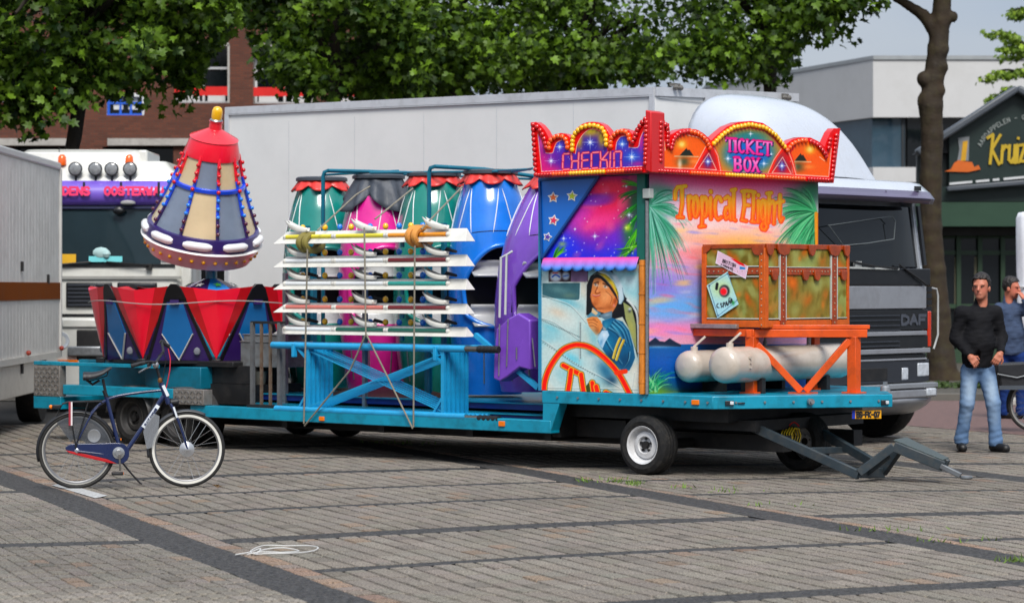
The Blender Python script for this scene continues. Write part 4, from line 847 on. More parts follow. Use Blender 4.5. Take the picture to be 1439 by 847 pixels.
for pts in ([(95, 190), (105, 300)], [(50, 425), (320, 438), (415, 262), (360, 205), (270, 185)], [(355, 437), (432, 322), (490, 447), (355, 437)], [(470, 280), (500, 340), (522, 455)], [(975, 290), (920, 370), (876, 470)], [(905, 470), (985, 352), (1050, 476), (905, 470)], [(1030, 310), (1060, 390), (1085, 482)], [(1085, 482), (1330, 497), (1350, 285)], [(1262, 350), (1300, 380)]): c.stroke(fg(pts), .8, (250, 236, 216), .9, .7)
c.stroke(fg([(50, 428), (1330, 500)]), .7, (250, 236, 216), .6, .7)
# TICKET / BOX: fat serif letters
def fat(ch, x, y, w, h, dx, col, sw):
 sl = dx
 for st in FONT[ch]: c.stroke([(x + p[0] * w, y - p[1] * h + p[0] * w * sl) for p in st], sw, col, 1, .7)
 for px_, py_ in {'T': [(.5, 0)], 'I': [(.5, 0), (.5, 1)], 'K': [(0, 0), (0, 1), (1, 1), (1, 0)], 'B': [(0, 0), (0, 1)], 'X': [(0, 0), (1, 0), (0, 1), (1, 1)], 'E': [(0, 0), (0, 1)]}.get(ch, []):
  c.stroke([(x + px_ * w - sw * .75, y - py_ * h + px_ * w * sl), (x + px_ * w + sw * .75, y - py_ * h + px_ * w * sl)], sw * .42, col, 1, .7)
 if ch == 'T':
  for e in (0, 1): c.stroke([(x + e * w, y - h + e * w * sl), (x + e * w - (.5 - e) * 1.2, y - h * .78 + e * w * sl)], sw * .6, col, 1, .7)
LT = [('T', 1020.5, 212.5, 10, 18.5, 3.6), ('I', 1031, 213.2, 5, 18.5, 4.2), ('C', 1038.5, 214, 8, 18.5, 3.8), ('K', 1050, 215, 9, 18.5, 3.6), ('E', 1064, 216.5, 7, 18.5, 3.6), ('T', 1073.5, 217.8, 10.5, 18.5, 3.6), ('B', 1033, 239.6, 8, 18.5, 4), ('O', 1046, 240.2, 8.5, 18.5, 3.8), ('X', 1057.5, 240.6, 8.5, 18.5, 3.6)]
for ch, x, y, w, h, sw in LT: fat(ch, x + 1.2, y + 1.0, w, h, .07, (30, 24, 90), sw + 1)
for ch, x, y, w, h, sw in LT: fat(ch, x, y, w, h, .07, (120, 20, 90), sw + .5)
pk = lambda x, y: np.array((248, 150, 215.)) + (np.array((226, 30, 140.)) - np.array((248, 150, 215.))) * np.clip(((y - 196 - (x - 1020) * .07) % 26.5) / 20, 0, 1)[:, None]
for ch, x, y, w, h, sw in LT: fat(ch, x, y, w, h, .07, pk, sw - .7)
ctr = np.array([1050, 218.]); shr = [tuple(ctr + (np.array(p) - ctr) * .99) for p in FO]
c.build('sign_print', PAINT, f2, inpoly(shr))
b = MB(); A_, B__ = T.pv(908.5, 160, VS), T.pu(932, 161, UF)
b.prism([(A_.x, VS - .02, 2.82), (UF + .02, VS - .02, 2.80), (UF + .02, B__.y, 2.80), (A_.x, B__.y, 2.82)], (0, 0, 3.37 - 2.81)); b.build('corner_post', REDP, BO, bev=.01)
# ---- bulbs: each lamp its own cap
def bulb_mesh(name, col):
 m = MB(); m.ball((0, 0, 0), .021, 10); o = m.build(name, M('lamp cap ' + name, col, .18, coat=.6, var=.06, rv=.05), None, smooth=180); me = o.data; bpy.data.objects.remove(o); return me
BULB = {k: bulb_mesh(k, v) for k, v in {'red': (196, 10, 16), 'orange': (246, 88, 8), 'yellow': (246, 186, 20), 'blue': (20, 120, 220), 'purple': (80, 14, 50)}.items()}
def along(pts, step, off=0.):
 o = []; acc = off
 for (x0, y0), (x1, y1) in zip(pts[:-1], pts[1:]):
  L = math.hypot(x1 - x0, y1 - y0); t = acc
  while t < L: o.append((x0 + (x1 - x0) * t / L, y0 + (y1 - y0) * t / L)); t += step
  acc = t - L
 return o
def bulbs(fas, pts, col, plane, step=5.4, sc=1.):
 for x, y in along(pts, step):
  p = plane(x, y); link('bulb', BULB[col], fas, loc=p, scale=(sc * 1.22,) * 3)
ps = lambda x, y: T.pv(x, y, VS - .014); pf_ = lambda x, y: T.pu(x, y, UF + .014)
bulbs(f1, sg([(68, 155), (100, 700)]), 'red', ps, 7.0); bulbs(f1, sg([(112, 178), (160, 235), (195, 320), (200, 395), (230, 400)]), 'red', ps, 6.6)
bulbs(f1, sg([(240, 402), (240, 340), (275, 300), (330, 275), (390, 285), (425, 320), (438, 420)]), 'orange', ps, 6.); bulbs(f1, sg([(485, 420), (490, 300), (525, 230), (590, 182), (660, 162), (740, 165), (800, 195), (840, 260), (850, 390)]), 'yellow', ps, 6.); bulbs(f1, sg([(895, 385), (895, 310), (930, 265), (975, 230), (1030, 222), (1075, 245), (1095, 290), (1090, 350)]), 'orange', ps, 6.)
bulbs(f1, sg([(1130, 340), (1160, 280), (1180, 210), (1230, 130), (1290, 70)]), 'red', ps, 6.2); bulbs(f1, sg([(1275, 130), (1262, 600)]), 'red', ps, 6.4)
for x0, x1, col in ((130, 270, 'red'), (285, 455, 'orange'), (470, 850, 'yellow'), (868, 1045, 'orange'), (1060, 1250, 'red')):
 bulbs(f1, sg([(x0, 688 - (x0 - 130) * .049), (x1, 688 - (x1 - 130) * .049)]), col, ps, 4.2, .85)
bulbs(f2, fg([(70, 95), (68, 410)]), 'red', pf_, 6.6); bulbs(f2, fg([(105, 110), (125, 150), (120, 230), (130, 295)]), 'red', pf_, 6.); bulbs(f2, fg([(150, 285), (168, 215), (215, 172), (275, 160)]), 'red', pf_, 5.2); bulbs(f2, fg([(300, 160), (360, 178), (410, 225), (440, 290)]), 'orange', pf_, 5.2)
bulbs(f2, fg([(470, 250), (540, 180), (620, 130), (740, 108), (850, 130), (930, 185), (1000, 275)]), 'yellow', pf_, 5.2); bulbs(f2, fg([(1020, 300), (1060, 250), (1120, 228), (1170, 228)]), 'orange', pf_, 5.2); bulbs(f2, fg([(1195, 235), (1250, 262), (1290, 310), (1310, 350), (1300, 320)]), 'red', pf_, 5.2); bulbs(f2, fg([(1385, 190), (1350, 520)]), 'red', pf_, 6.2); bulbs(f2, fg([(1340, 220), (1325, 300)]), 'red', pf_, 6.)
for x0, x1, col in ((60, 290, 'red'), (305, 550, 'orange'), (565, 850, 'yellow'), (870, 1160, 'orange'), (1180, 1340, 'red')):
 bulbs(f2, fg([(x0, 455 + (x0 - 60) * .053), (x1, 455 + (x1 - 60) * .053)]), col, pf_, 4., .8)
# ================================================================ things carried on the trailer
ORG = M('orange frame paint', (220, 80, 4), .4, coat=.15, var=.12, dirt=.5, dcol=(130, 52, 18))
TNK = M('cream tank paint', (190, 178, 165), .3, coat=.4, var=.06, scale=2, dirt=.5, dcol=(150, 136, 118))
# ---- rack
RK = thing('tank_rack', 'orange steel frame with diagonal braces standing over the air tanks', 'frame', (.7, .7, ND), T)
A_ = T.pz(1057, 552.5, ND); B_ = T.pz(1200, 552.5, ND); zt_ = 1.315
def rb(name, p, q, w=.1, h=None, up=(0, 0, 1)):
 m = MB(); m.bar(p, q, w, h, up=up); return m.build(name, ORG, RK, bev=.006)
A2 = Vector((A_.x - .78, A_.y, 0)); B2 = Vector((B_.x - .78, B_.y + .5, 0)); de = (B_ - A_).normalized()
for P in (A_, B_, A2, B2):
 rb('leg', Vector((P.x, P.y, ND + .012)), Vector((P.x, P.y, zt_ - .03)), .095, .095, up=(1, 0, 0)); m = MB(); m.box(P.x - .085, P.x + .085, P.y - .085, P.y + .085, ND, ND + .014); m.build('foot_plate', ORG, RK, bev=.003)
Z = lambda P, z: Vector((P.x, P.y, z))
rb('rail', Z(A_, zt_) - de * .06, Z(B_, zt_) + de * .12, .09, .075); rb('rail', Z(A_, zt_ + .005) + Vector((.045, 0, 0)), Z(A2, zt_ + .005) - Vector((.06, 0, 0)), .085, .07); rb('rail', Z(A2, zt_ - .004), Z(B2, zt_ - .004), .08, .07); rb('rail', Z(B_, zt_ - .002), Z(B2, zt_ - .002), .08, .07); rb('rail', Z((A_ + B_) / 2, zt_ + .06) - de * .4, Z((A_ + B_) / 2, zt_ + .06) + de * .62, .08, .04)
mid = A_ + (B_ - A_) * .5
rb('brace', Z(A_, zt_ - .1) + de * .04, Z(mid, ND + .02) - de * .02, .06, .065); rb('brace', Z(B_, zt_ - .06) - de * .04, Z(mid, ND + .02) + de * .02, .06, .065); m = MB(); m.box(mid.x - .1, mid.x + .1, mid.y - .1, mid.y + .1, ND, ND + .012); m.build('foot_plate', ORG, RK)
pa = T.pz(968, 467, zt_ + .05); pb = T.pz(1037, 467, zt_ + .05)
m = MB(); m.box(A2.x - .1, A_.x - .12, A_.y - .09, A_.y + .14, zt_ + .045, zt_ + .085); m.build('step_plate', CHEQ, RK, bev=.003); cheq('plate_pattern', A2.x - .08, A_.x - .14, A_.y - .093, zt_ + .046, zt_ + .09, RK)
# ---- tanks
def tank(px, py, v0, R, L, label):
 c = T.pv(px, py, v0); o = thing('air_tank', label, 'tank', (c.x, v0, ND), T, group='cream air tanks on the trailer nose')
 m = MB(); pr = [(.001, -.045), (R * .5, -.04), (R * .8, -.022), (R * .95, .008), (R, .04), (R * 1.003, .05), (R * 1.003, .06), (R, .07), (R, L - .07), (R * 1.003, L - .06), (R, L - .04), (R * .93, L + .008), (R * .75, L + .04), (R * .4, L + .062), (.001, L + .07)]
 m.lathe(pr, (c.x, v0, c.z), (0, 1, 0), 40, cap=False); m.build('shell', TNK, o, smooth=40)
 for k in (.25, .8):
  y = v0 + L * k; m = MB(); m.box(c.x - .12, c.x + .12, y - .03, y + .03, ND, c.z - R * .8); m.build('foot', BLK, o)
 m = MB(); m.cyl((c.x, v0 + .12, c.z + R - .01), (c.x, v0 + .12, c.z + R + .035), .035, n=12); m.bar((c.x - .01, v0 + .12, c.z + R + .03), (c.x + .07, v0 + .2, c.z + R + .13), .03, .02); m.build('valve', TNK, o, bev=.003)
 m = MB(); m.cyl((c.x, v0 + L * .72, c.z + R - .01), (c.x, v0 + L * .72, c.z + R + .07), .022, n=10); m.cyl((c.x, v0 + L * .72, c.z + R + .07), (c.x, v0 + L * .72, c.z + R + .12), .012, n=8); m.build('fitting', STEEL, o)
 m = MB()
 for k in range(3): z = c.z - .03 + k * .045; m.box(c.x + R - .01, c.x + R + .012, v0 + .2, v0 + .22, z, z + .02)
 m.build('bracket', TNK, o); return c
tank(1015, 513, .30, .168, 2.0, 'larger cream air tank running behind the orange frame legs'); tank(965, 515, .42, .150, 1.8, 'shorter cream air tank end nearest the painted booth wall')
m = MB(); hp = [T.pd(x, y, 23.9) for x, y in smooth([(980, 486), (974, 482), (966, 490), (955, 515), (950, 535), (958, 548), (975, 549), (990, 541), (996, 530)], 6)]
m.tube(hp, .016, 8); tag(m.build('hose', M('blue hose', (20, 90, 190), .35, coat=.3)), 'blue air hose looped around the smaller cream tank', 'hose')
# ---- travelling trunk
TK = thing('travel_trunk', 'big painted travelling trunk with orange straps and airline stickers on orange frame', 'trunk', (.45, 1.45, 1.37), T)
k0 = T.pd(1074, 459.5, 23.83); kz0, kz1 = k0.z, k0.z + .765; ku, kv = k0.x, k0.y; KL, KW_ = .70, 1.44
m = MB(); m.box(ku - KL + .01, ku - .01, kv + .01, kv + KW_ - .01, kz0, kz1 - .005); m.build('body', M('trunk base', (90, 70, 30), .5), TK)
def trunkpaint(c, seed):
 na, nb_, nc = c.noise(7, 16, seed), c.noise(11, 26, seed + 1), c.noise(4, 9, seed + 2); i = np.arange(len(c.x))
 c.fill((124, 108, 46)); c.mixin(i, np.clip(na * .9, 0, .8), (196, 92, 22)); c.mixin(i, np.clip(-na * 1.2 - .1, 0, .85), (152, 154, 94)); c.mixin(i, np.clip(nb_ * 1.1 - .15, 0, .75), (140, 156, 96)); c.mixin(i, np.clip(nc * 1.2 - .3, 0, .7), (92, 80, 22)); c.mixin(i, np.clip(-nb_ * .7 - .3, 0, .6), (128, 108, 24))
 r = rnd(seed)
 for _ in range(7):
  x, y = r.uniform(c.x.min(), c.x.max()), r.uniform(c.y.min(), c.y.max()); c.blob(x, y, r.uniform(2, 4), r.uniform(3, 6), r.choice([(70, 90, 80), (110, 90, 20), (220, 120, 40)]), .6)
c = Canvas(T, (ku - KL, kv, kz0), (KL, 0, 0), (0, 0, kz1 - kz0), 60, 70); trunkpaint(c, 3); c.build('end_panel', PAINT, TK)
c = Canvas(T, (ku, kv, kz0), (0, KW_, 0), (0, 0, kz1 - kz0), 90, 70); trunkpaint(c, 9); c.build('front_panel', PAINT, TK)
m = MB(); m.box(ku - KL + .004, ku - .004, kv + .004, kv + KW_ - .004, kz1 - .004, kz1 + .004); m.build('lid', M('trunk lid', (150, 70, 20), .45, var=.3), TK)
STR = M('painted leather strap', (158, 60, 10), .42, var=.3, scale=9, coat=.2, dirt=.5, dcol=(96, 34, 8)); STRL = M('orange trunk edge', (206, 90, 10), .4, var=.2, scale=8, dirt=.4, dcol=(150, 60, 8)); SIL = M('silver line paint', (176, 182, 176), .4)
def sbx(name, mat, u0, u1, v0, v1, z0, z1): m = MB(); m.box(u0, u1, v0, v1, z0, z1); return m.build(name, mat, TK, bev=.004)
sbx('edge', STRL, ku - KL - .006, ku + .008, kv - .012, kv + .04, kz0 - .004, kz0 + .06); sbx('edge', STRL, ku - .03, ku + .012, kv + .04, kv + KW_, kz0 - .003, kz0 + .058); sbx('edge', STRL, ku - .05, ku + .016, kv - .016, kv + .05, kz0 - .006, kz1 - .03); sbx('edge', STRL, ku - KL - .008, ku - KL + .045, kv - .014, kv + .03, kz0 - .002, kz1 - .01); sbx('edge', STRL, ku - .02, ku + .013, kv + KW_ - .035, kv + KW_ + .004, kz0, kz1)
sbx('edge', STR, ku - KL, ku + .01, kv - .011, kv + .03, kz1 - .032, kz1 + .01); sbx('edge', STR, ku - .03, ku + .011, kv + .05, kv + KW_, kz1 - .035, kz1 + .012)
zs = kz0 + .52
sbx('strap', STR, ku - KL + .04, ku - .05, kv - .013, kv, zs - .03, zs + .03); sbx('strap', STR, ku, ku + .012, kv + .05, kv + KW_ - .03, zs - .035, zs + .03)
for vv, w in ((.24, .09), (1.12, .09)): sbx('strap', STR, ku, ku + .02, kv + vv, kv + vv + w, kz0 - .002, kz1 + .014)
for uv in ((0, .045), (0, -.05)):
 sbx('trim_line', SIL, ku - KL + .05, ku - .055, kv - .0165, kv - .004, zs + uv[1] - .006, zs + uv[1] + .006) if True else None
for vv in (.235, .335, 1.113, 1.216): sbx('trim_line', SIL, ku + .0, ku + .024, kv + vv - .005, kv + vv + .005, kz0 + .06, kz1 - .03)
sbx('trim_line', SIL, ku, ku + .016, kv + .05, kv + KW_ - .04, kz0 + .07, kz0 + .08); sbx('trim_line', SIL, ku - KL + .05, ku - .055, kv - .014, kv, kz0 + .07, kz0 + .082); sbx('trim_line', SIL, ku, ku + .015, kv + .05, kv + KW_ - .04, zs + .034, zs + .043)
def clasp(v, z, w, h): m = MB(); m.prism([(ku + .012, v + w * a, z + h * b_) for a, b_ in ((-1, 1), (-1, 0), (-.7, -.7), (0, -1), (.7, -.7), (1, 0), (1, 1))], (.02, 0, 0)); m.build('clasp', STR, TK, bev=.004)
for v_ in (.14, .66, .86, 1.33): clasp(kv + v_, zs - .04, .05, .05)
for v_, w in ((.06, .07), (.29, .13), (.77, .07), (1.165, .12), (1.38, .06)): clasp(kv + v_, kz1 - .045, w * .8, .055)
m = MB(); m.prism([(ku - .06 + .07 * a, kv - .017, kz1 - .05 + .05 * b_) for a, b_ in ((-1, 1), (-1, 0), (-.6, -.8), (0, -1), (.9, -.8), (.9, 1))], (0, .012, 0)); m.build('corner_cap', STR, TK, bev=.004); m = MB(); m.prism([(ku - KL + .06 + .05 * a, kv - .016, kz1 - .04 + .04 * b_) for a, b_ in ((-1, 1), (-1, -1), (-.2, -.8), (.6, 0), (1, 1))], (0, .012, 0)); m.build('corner_cap', STR, TK, bev=.004)
m = MB()
for i in range(26): m.ball((ku + .014, kv + .08 + i * .0515, zs), .008, 6)
for i in range(11): m.ball((ku - KL + .08 + i * .055, kv - .014, zs), .008, 6)
for i in range(12):
 for vv in (.285, 1.165): m.ball((ku + .021, kv + vv, kz0 + .03 + i * .062), .008, 6)
 m.ball((ku - .02, kv - .017, kz0 + .02 + i * .06), .008, 6)
m.build('stud', M('studs', (190, 170, 140), .3, metal=.6), TK)['kind'] = 'stuff'
# stickers (flat paper printed with strokes)
def sticker(pts, nx, ny, draw, label):
 P = [T.pv(x, y, kv - .019) for x, y in pts]; o = P[3]; a = P[2] - P[3]; b_ = P[0] - P[3]
 c = Canvas(T, o, a, b_, nx, ny); draw(c); s = c.build('sticker', PAINT, TK); s['label'] = label
s4 = lambda *p: [(a / 6.541 + 980, b_ / 6.541 + 340) for a, b_ in p]
def d1(c):
 c.fill((226, 196, 214)); q_ = c.C; X = lambda a, b_: (a / 6.541 + 980, b_ / 6.541 + 340)
 c.poly(s4((305, 150), (350, 160), (420, 196), (440, 226), (380, 205)), (214, 26, 36)); c.poly(s4((390, 225), (440, 235), (440, 252), (388, 250)), (40, 130, 190))
 d = np.array([.92, .39]); text(c, 'BRITISH', *X(232, 188), 2.0, 4.3, 2.85, 1.0, (30, 24, 30), dx=(.92, .36), dy=(.16, -1), soft=.6); text(c, 'AIRWAYS', *X(212, 222), 2.0, 3.6, 2.75, .9, (30, 24, 30), dx=(.92, .36), dy=(.16, -1), soft=.6)
 c.stroke(s4((190, 85), (475, 182), (440, 335)), 1, (240, 232, 240), 1); c.stroke(s4((170, 190), (440, 335)), 1, (240, 232, 240), 1); c.stroke(s4((190, 80), (170, 195)), 1, (240, 232, 240))
sticker(s4((188, 80), (478, 182), (445, 340), (166, 196)), 60, 40, d1, 'pink airline sticker')
def d2(c):
 c.fill((176, 220, 226)); X = lambda a, b_: (a / 6.541 + 980, b_ / 6.541 + 340); c.blob(*X(220, 430), 16, 14, (206, 226, 150), .8)
 c.blob(*X(248, 450), 7.6, 8.8, (20, 20, 24), 1, 0, 4); c.blob(*X(244, 452), 5.4, 6.2, (224, 180, 180), 1, 0, 4); c.blob(*X(240, 455), 4.6, 5, (236, 30, 40), 1, 0, 4)
 c.stroke(s4((182, 385), (176, 430)), 4, (20, 24, 24), 1, 1)
 L_ = [[(190, 565), (178, 580), (182, 600), (200, 604)], [(226, 566), (212, 566), (218, 582), (230, 590), (218, 600)], [(238, 598), (240, 556), (252, 560), (244, 576)], [(258, 590), (266, 548), (278, 584)], [(262, 574), (276, 572)], [(284, 576), (290, 530), (302, 566), (308, 524)], [(314, 560), (316, 520), (324, 552)], [(290, 520), (302, 514)]]
 for st in L_: c.stroke(s4(*st), 1.3, (24, 24, 28), 1, .8)
 c.blob(*X(330, 560), 2, 3, (40, 150, 50), 1); e = s4((104, 400), (278, 290), (372, 530), (190, 680), (104, 400)); c.stroke(e, .8, (60, 90, 120), .9)
 for a, b_ in ((110, 402), (280, 292), (368, 532), (190, 676)): c.blob(*X(a, b_), 1.2, 1.2, (30, 50, 80), .9)
sticker(s4((278, 270), (385, 535), (185, 700), (85, 400)), 56, 56, d2, 'pale blue holiday sticker with a red dot')

# ---- gondolas standing on end
GREY = M('pale grey glass fibre', (178, 180, 182), .35, coat=.3, var=.06, dirt=.25, dcol=(110, 110, 108)); LINE = M('white stripe paint', (222, 226, 226), .4)
REDC = M('red scalloped vinyl', (206, 44, 36), .45, var=.2, scale=6, bump=.4, bscale=22, coat=.2)
def wprof(z):   # half width, half depth of the hull against height
 zs_ = [0, .15, .45, .9, 1.35, 1.7, 2.0, 2.2, 2.32]; return np.interp(z, zs_, [.33, .36, .40, .43, .43, .40, .335, .27, .225]), np.interp(z, zs_, [.30, .34, .40, .46, .46, .42, .35, .27, .21])
def hull_pt(f, z, infl=0.):
 w, d = wprof(z); e = 2.25; c_, s_ = math.cos(f), math.sin(f)
 return ((w + infl) * math.copysign(abs(c_) ** (2 / e), c_), -(d + infl) * math.copysign(abs(s_) ** (2 / e), s_), z)
ZLO, ZHI = .74, 1.62
def opening(f, z):                                    # > 0 inside the cockpit opening; f = 90 deg is the front
 a = (f - PI / 2) / 1.02
 top = 1.55 - .42 * a * a * (1 if abs(a) < 1 else 1); return abs(a) < 1.0 and z > .70 + .16 * a * a and z < top
def gondola(u, v, z0, yaw, col, dark, label, cover=None, scale=1., collar=True):
 X, Y = T.world((u, v, 0))[:2]; fr = Fr(X, Y, yaw); o = thing('gondola', label, 'ride car', (0, 0, z0), fr, group='tall ride cars standing on end on the trailer'); s = scale
 GM = M('gondola paint ' + label.split()[0], col, .26, coat=.55, var=.07, scale=2, dirt=.2, dcol=dark)
 NF, NZ = 72, 58; m = MB(); zz = np.linspace(0, 2.32, NZ); ff = np.linspace(0, 2 * PI, NF, endpoint=False)
 vs = [(p[0] * s, p[1] * s, z0 + p[2] * s) for z in zz for p in (hull_pt(f, z) for f in ff)]
 fs = [(i * NF + j, i * NF + (j + 1) % NF, (i + 1) * NF + (j + 1) % NF, (i + 1) * NF + j) for i in range(NZ - 1) for j in range(NF) if not opening((ff[j] + PI / NF), (zz[i] + zz[i + 1]) / 2)]
 fs = [tuple(reversed(f)) for f in fs]
 m.add(vs, fs); n0 = (NZ - 1) * NF; m.f.append(tuple(n0 + j for j in range(NF))); m.mi.append(0); m.f.append(tuple(j for j in reversed(range(NF)))); m.mi.append(0)
 h = m.build('hull', GM, o, smooth=60)
 # rounded lip of the opening
 rim = []
 for a in np.linspace(-1, 1, 30): rim.append((PI / 2 + a * 1.02, 1.55 - .42 * a * a))
 for a in np.linspace(1, -1, 22)[1:-1]: rim.append((PI / 2 + a * 1.02, .70 + .16 * a * a))
 m = MB(); m.tube([tuple(np.array((p[0] * s, p[1] * s, z0 + p[2] * s))) for p in (hull_pt(f, z, .008) for f, z in rim)], .026 * s, 8, closed=True); m.build('lip', GM, o, smooth=60)
 # inner shell, seats
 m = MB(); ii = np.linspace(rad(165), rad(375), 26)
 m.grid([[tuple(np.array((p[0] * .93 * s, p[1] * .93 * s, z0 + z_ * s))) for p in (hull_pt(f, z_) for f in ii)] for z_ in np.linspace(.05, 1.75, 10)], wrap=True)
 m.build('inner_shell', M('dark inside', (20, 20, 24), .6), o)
 for zc, hh in ((.78, .22), (1.28, .16)):
  m = MB(); w, d = wprof(zc); rows = []
  for k in np.linspace(0, 1, 8):
   zz_ = zc + hh * (k - .3); y = -d * .62 + .10 * math.sin(k * PI) - .12 * (1 - k)
   rows.append([(x, y - .06 * (1 - (x / w) ** 2), z0 + zz_ * s) for x in np.linspace(-w * .72, w * .72, 12)])
  m.grid(rows); m.build('seat', GREY, o, smooth=60, solid=.02)
 # stripes in pairs
 for f0 in (.35, 1.5, 2.6, 3.6):
  for sgn in (-1, 1):
   m = MB(); pts = [hull_pt(f0 + sgn * (.05 + .2 * t) + .03, 2.14 - .46 * t, .004) for t in np.linspace(0, 1, 8)]
   m.tube([(x * s, y * s, z0 + z * s) for x, y, z in pts], [.006 if 0 < i < 7 else .002 for i in range(8)], 5); m.build('stripe', LINE, o)
 for f0 in (.4, 1.0, 1.45, 2.0, 2.6):
  m = MB(); m.tube([(x * s, y * s, z0 + z * s) for x, y, z in (hull_pt(f0, z_, .004) for z_ in np.linspace(.12, .5, 5))], .007, 5); m.build('stripe', STEEL, o)
 m = MB(); m.tube([(x * s, y * s, z0 + z * s) for x, y, z in (hull_pt(f, 1.63 + .07 * math.sin(f), .002) for f in np.linspace(.75, 2.35, 14))], .004, 4); m.build('seam', M('seam dark', (14, 20, 30), .6), o)
 m = MB(); w, d = wprof(2.3); m.lathe([(.05, 2.34), (.27, 2.345), (.29, 2.33), (.29, 2.3)], (0, 0, z0), (0, 0, 1), 24, cap=True); m.build('nose_cap', M('nose grey', (60, 66, 74), .5), o)
 if collar:
  cm = REDC if cover is None else M('grey tarpaulin', (66, 72, 82), .55, var=.25, scale=5, bump=.6, bscale=18)
  m = MB(); rows = []; ln = .11 if cover is None else .36; nsc = 7 if cover is None else 4
  for k in np.linspace(0, 1, 7):
   row = []
   for f in np.linspace(0, 2 * PI, 84, endpoint=False):
    sc_ = abs(math.cos(f * nsc / 2 + (0 if cover is None else .6))); z = 2.33 - (.04 + ln * (.45 + .55 * sc_)) * k; p = hull_pt(f, max(1.8, min(z, 2.32)), .018 + .05 * k * (.6 + .4 * math.cos(f * nsc)) + (.04 * k * math.sin(f * 11) if cover else .012 * k * math.sin(f * 17)))
    row.append((p[0] * s, p[1] * s, z0 + z * s))
   rows.append(row)
  m.grid(rows, wrap=True); m.build('collar', cm, o, smooth=70, solid=.006)
 return o, fr
GZ = LZ + .16
gl = [(452, 1.55, -14, (4, 128, 118), (4, 70, 66), 'dark teal green ride car at the left end of the row', None), (532, 1.5, -15, (222, 30, 146), (130, 10, 90), 'magenta ride car with a grey tarpaulin over its nose', 'tarp'), (610, 1.45, -16, (6, 130, 116), (4, 74, 66), 'green ride car between the magenta and the blue one', None), (689, 1.4, -18, (18, 120, 222), (10, 66, 150), 'bright blue ride car with its arched opening in view', None)]
for px, v, yaw, col, dk, lb, cv in gl:
 p = T.pv(px, 400, v); gondola(p.x, v, GZ, yaw, col, dk, lb, cv, 1.0)
p = Vector((-2.12, .88, 0))
go, gf = gondola(p.x, .88, .70, -22, (122, 70, 190), (66, 36, 120), 'purple ride car with handrails beside the ticket booth', None, .93)
for ch in go.children:
 for v in ch.data.vertices: v.co.x += .26 * max(0, v.co.z / 2.1) ** 2.2
PUR = MATS['gondola paint purple']
# tail fin and handrail of the purple car
m = MB(); pt = [(728, 440), (716, 446), (697, 462), (694, 500), (693, 532), (702, 536), (712, 530), (730, 516), (745, 520), (745, 450)]; m.prism([gf.loc(*T.world(T.pv(x, y, .12))) for x, y in pt], gf.loc(*T.world((0, .3, 0))) - gf.loc(*T.world((0, .12, 0)))); m.build('tail_fin', PUR, go, bev=.015)
m = MB(); gp = lambda x, y, v: gf.loc(*T.world(T.pv(x, y, v)))
for k in (0, 1): m.tube([gp(702 + 8 * k, 446 - k * 4, .15), gp(704 + 8 * k, 362 - k * 4, .15), gp(716 + 4 * k, 356 - k * 3, .2)], .013, 8)
m.build('handrail', M('light grey tube', (190, 192, 194), .35, var=.06), go)
for x0, y0, x1, y1 in ((702, 455, 701, 528), (714, 448, 712, 515), (748, 475, 752, 515), (726, 488, 726, 505)):
 m = MB(); m.tube([gp(x0, y0, .112), gp(x1, y1, .112)], .007, 5); m.build('stripe', STEEL, go)
# ---- platforms below the cars
PF = M('blue platform top', (10, 60, 150), .4, var=.15, dirt=.3)
for k, (z, u1_, v0) in enumerate(((.50, -1.35, .34), (.60, -1.4, .5))):
 o = thing('platform_section', ['lower folded blue platform section with a teal lip under the ride cars', 'upper folded blue platform section with a teal lip under the ride cars'][k], 'platform', (-3, 1.4, LZ), T, group='folded platform sections')
 m = MB(); m.box(-5.6, u1_, v0, 2.6, z - .07, z - .012); m.build('panel', BLUED, o); m = MB(); m.box(-5.6, u1_ + .01, v0 - .02, 2.6, z - .011, z); m.build('lip', TEAL, o)
m = MB(); m.grid([[(-4.2 + .9 * math.cos(a) * r, 1.0 + .5 * math.sin(a) * r, .70 - .12 * r * r) for a in np.linspace(0, 2 * PI, 28, endpoint=False)] for r in (1, .8, .5, .2, .02)], wrap=True)
o = m.build('seat_shell', M('dark red shell', (80, 40, 36), .5, var=.3), None); o.matrix_world = Matrix.Translation((T.X, T.Y, 0)) @ Matrix.Rotation(-T.a, 4, 'Z'); tag(o, 'dull brown oval shell lying upside down on the platform behind the braces', 'shell')

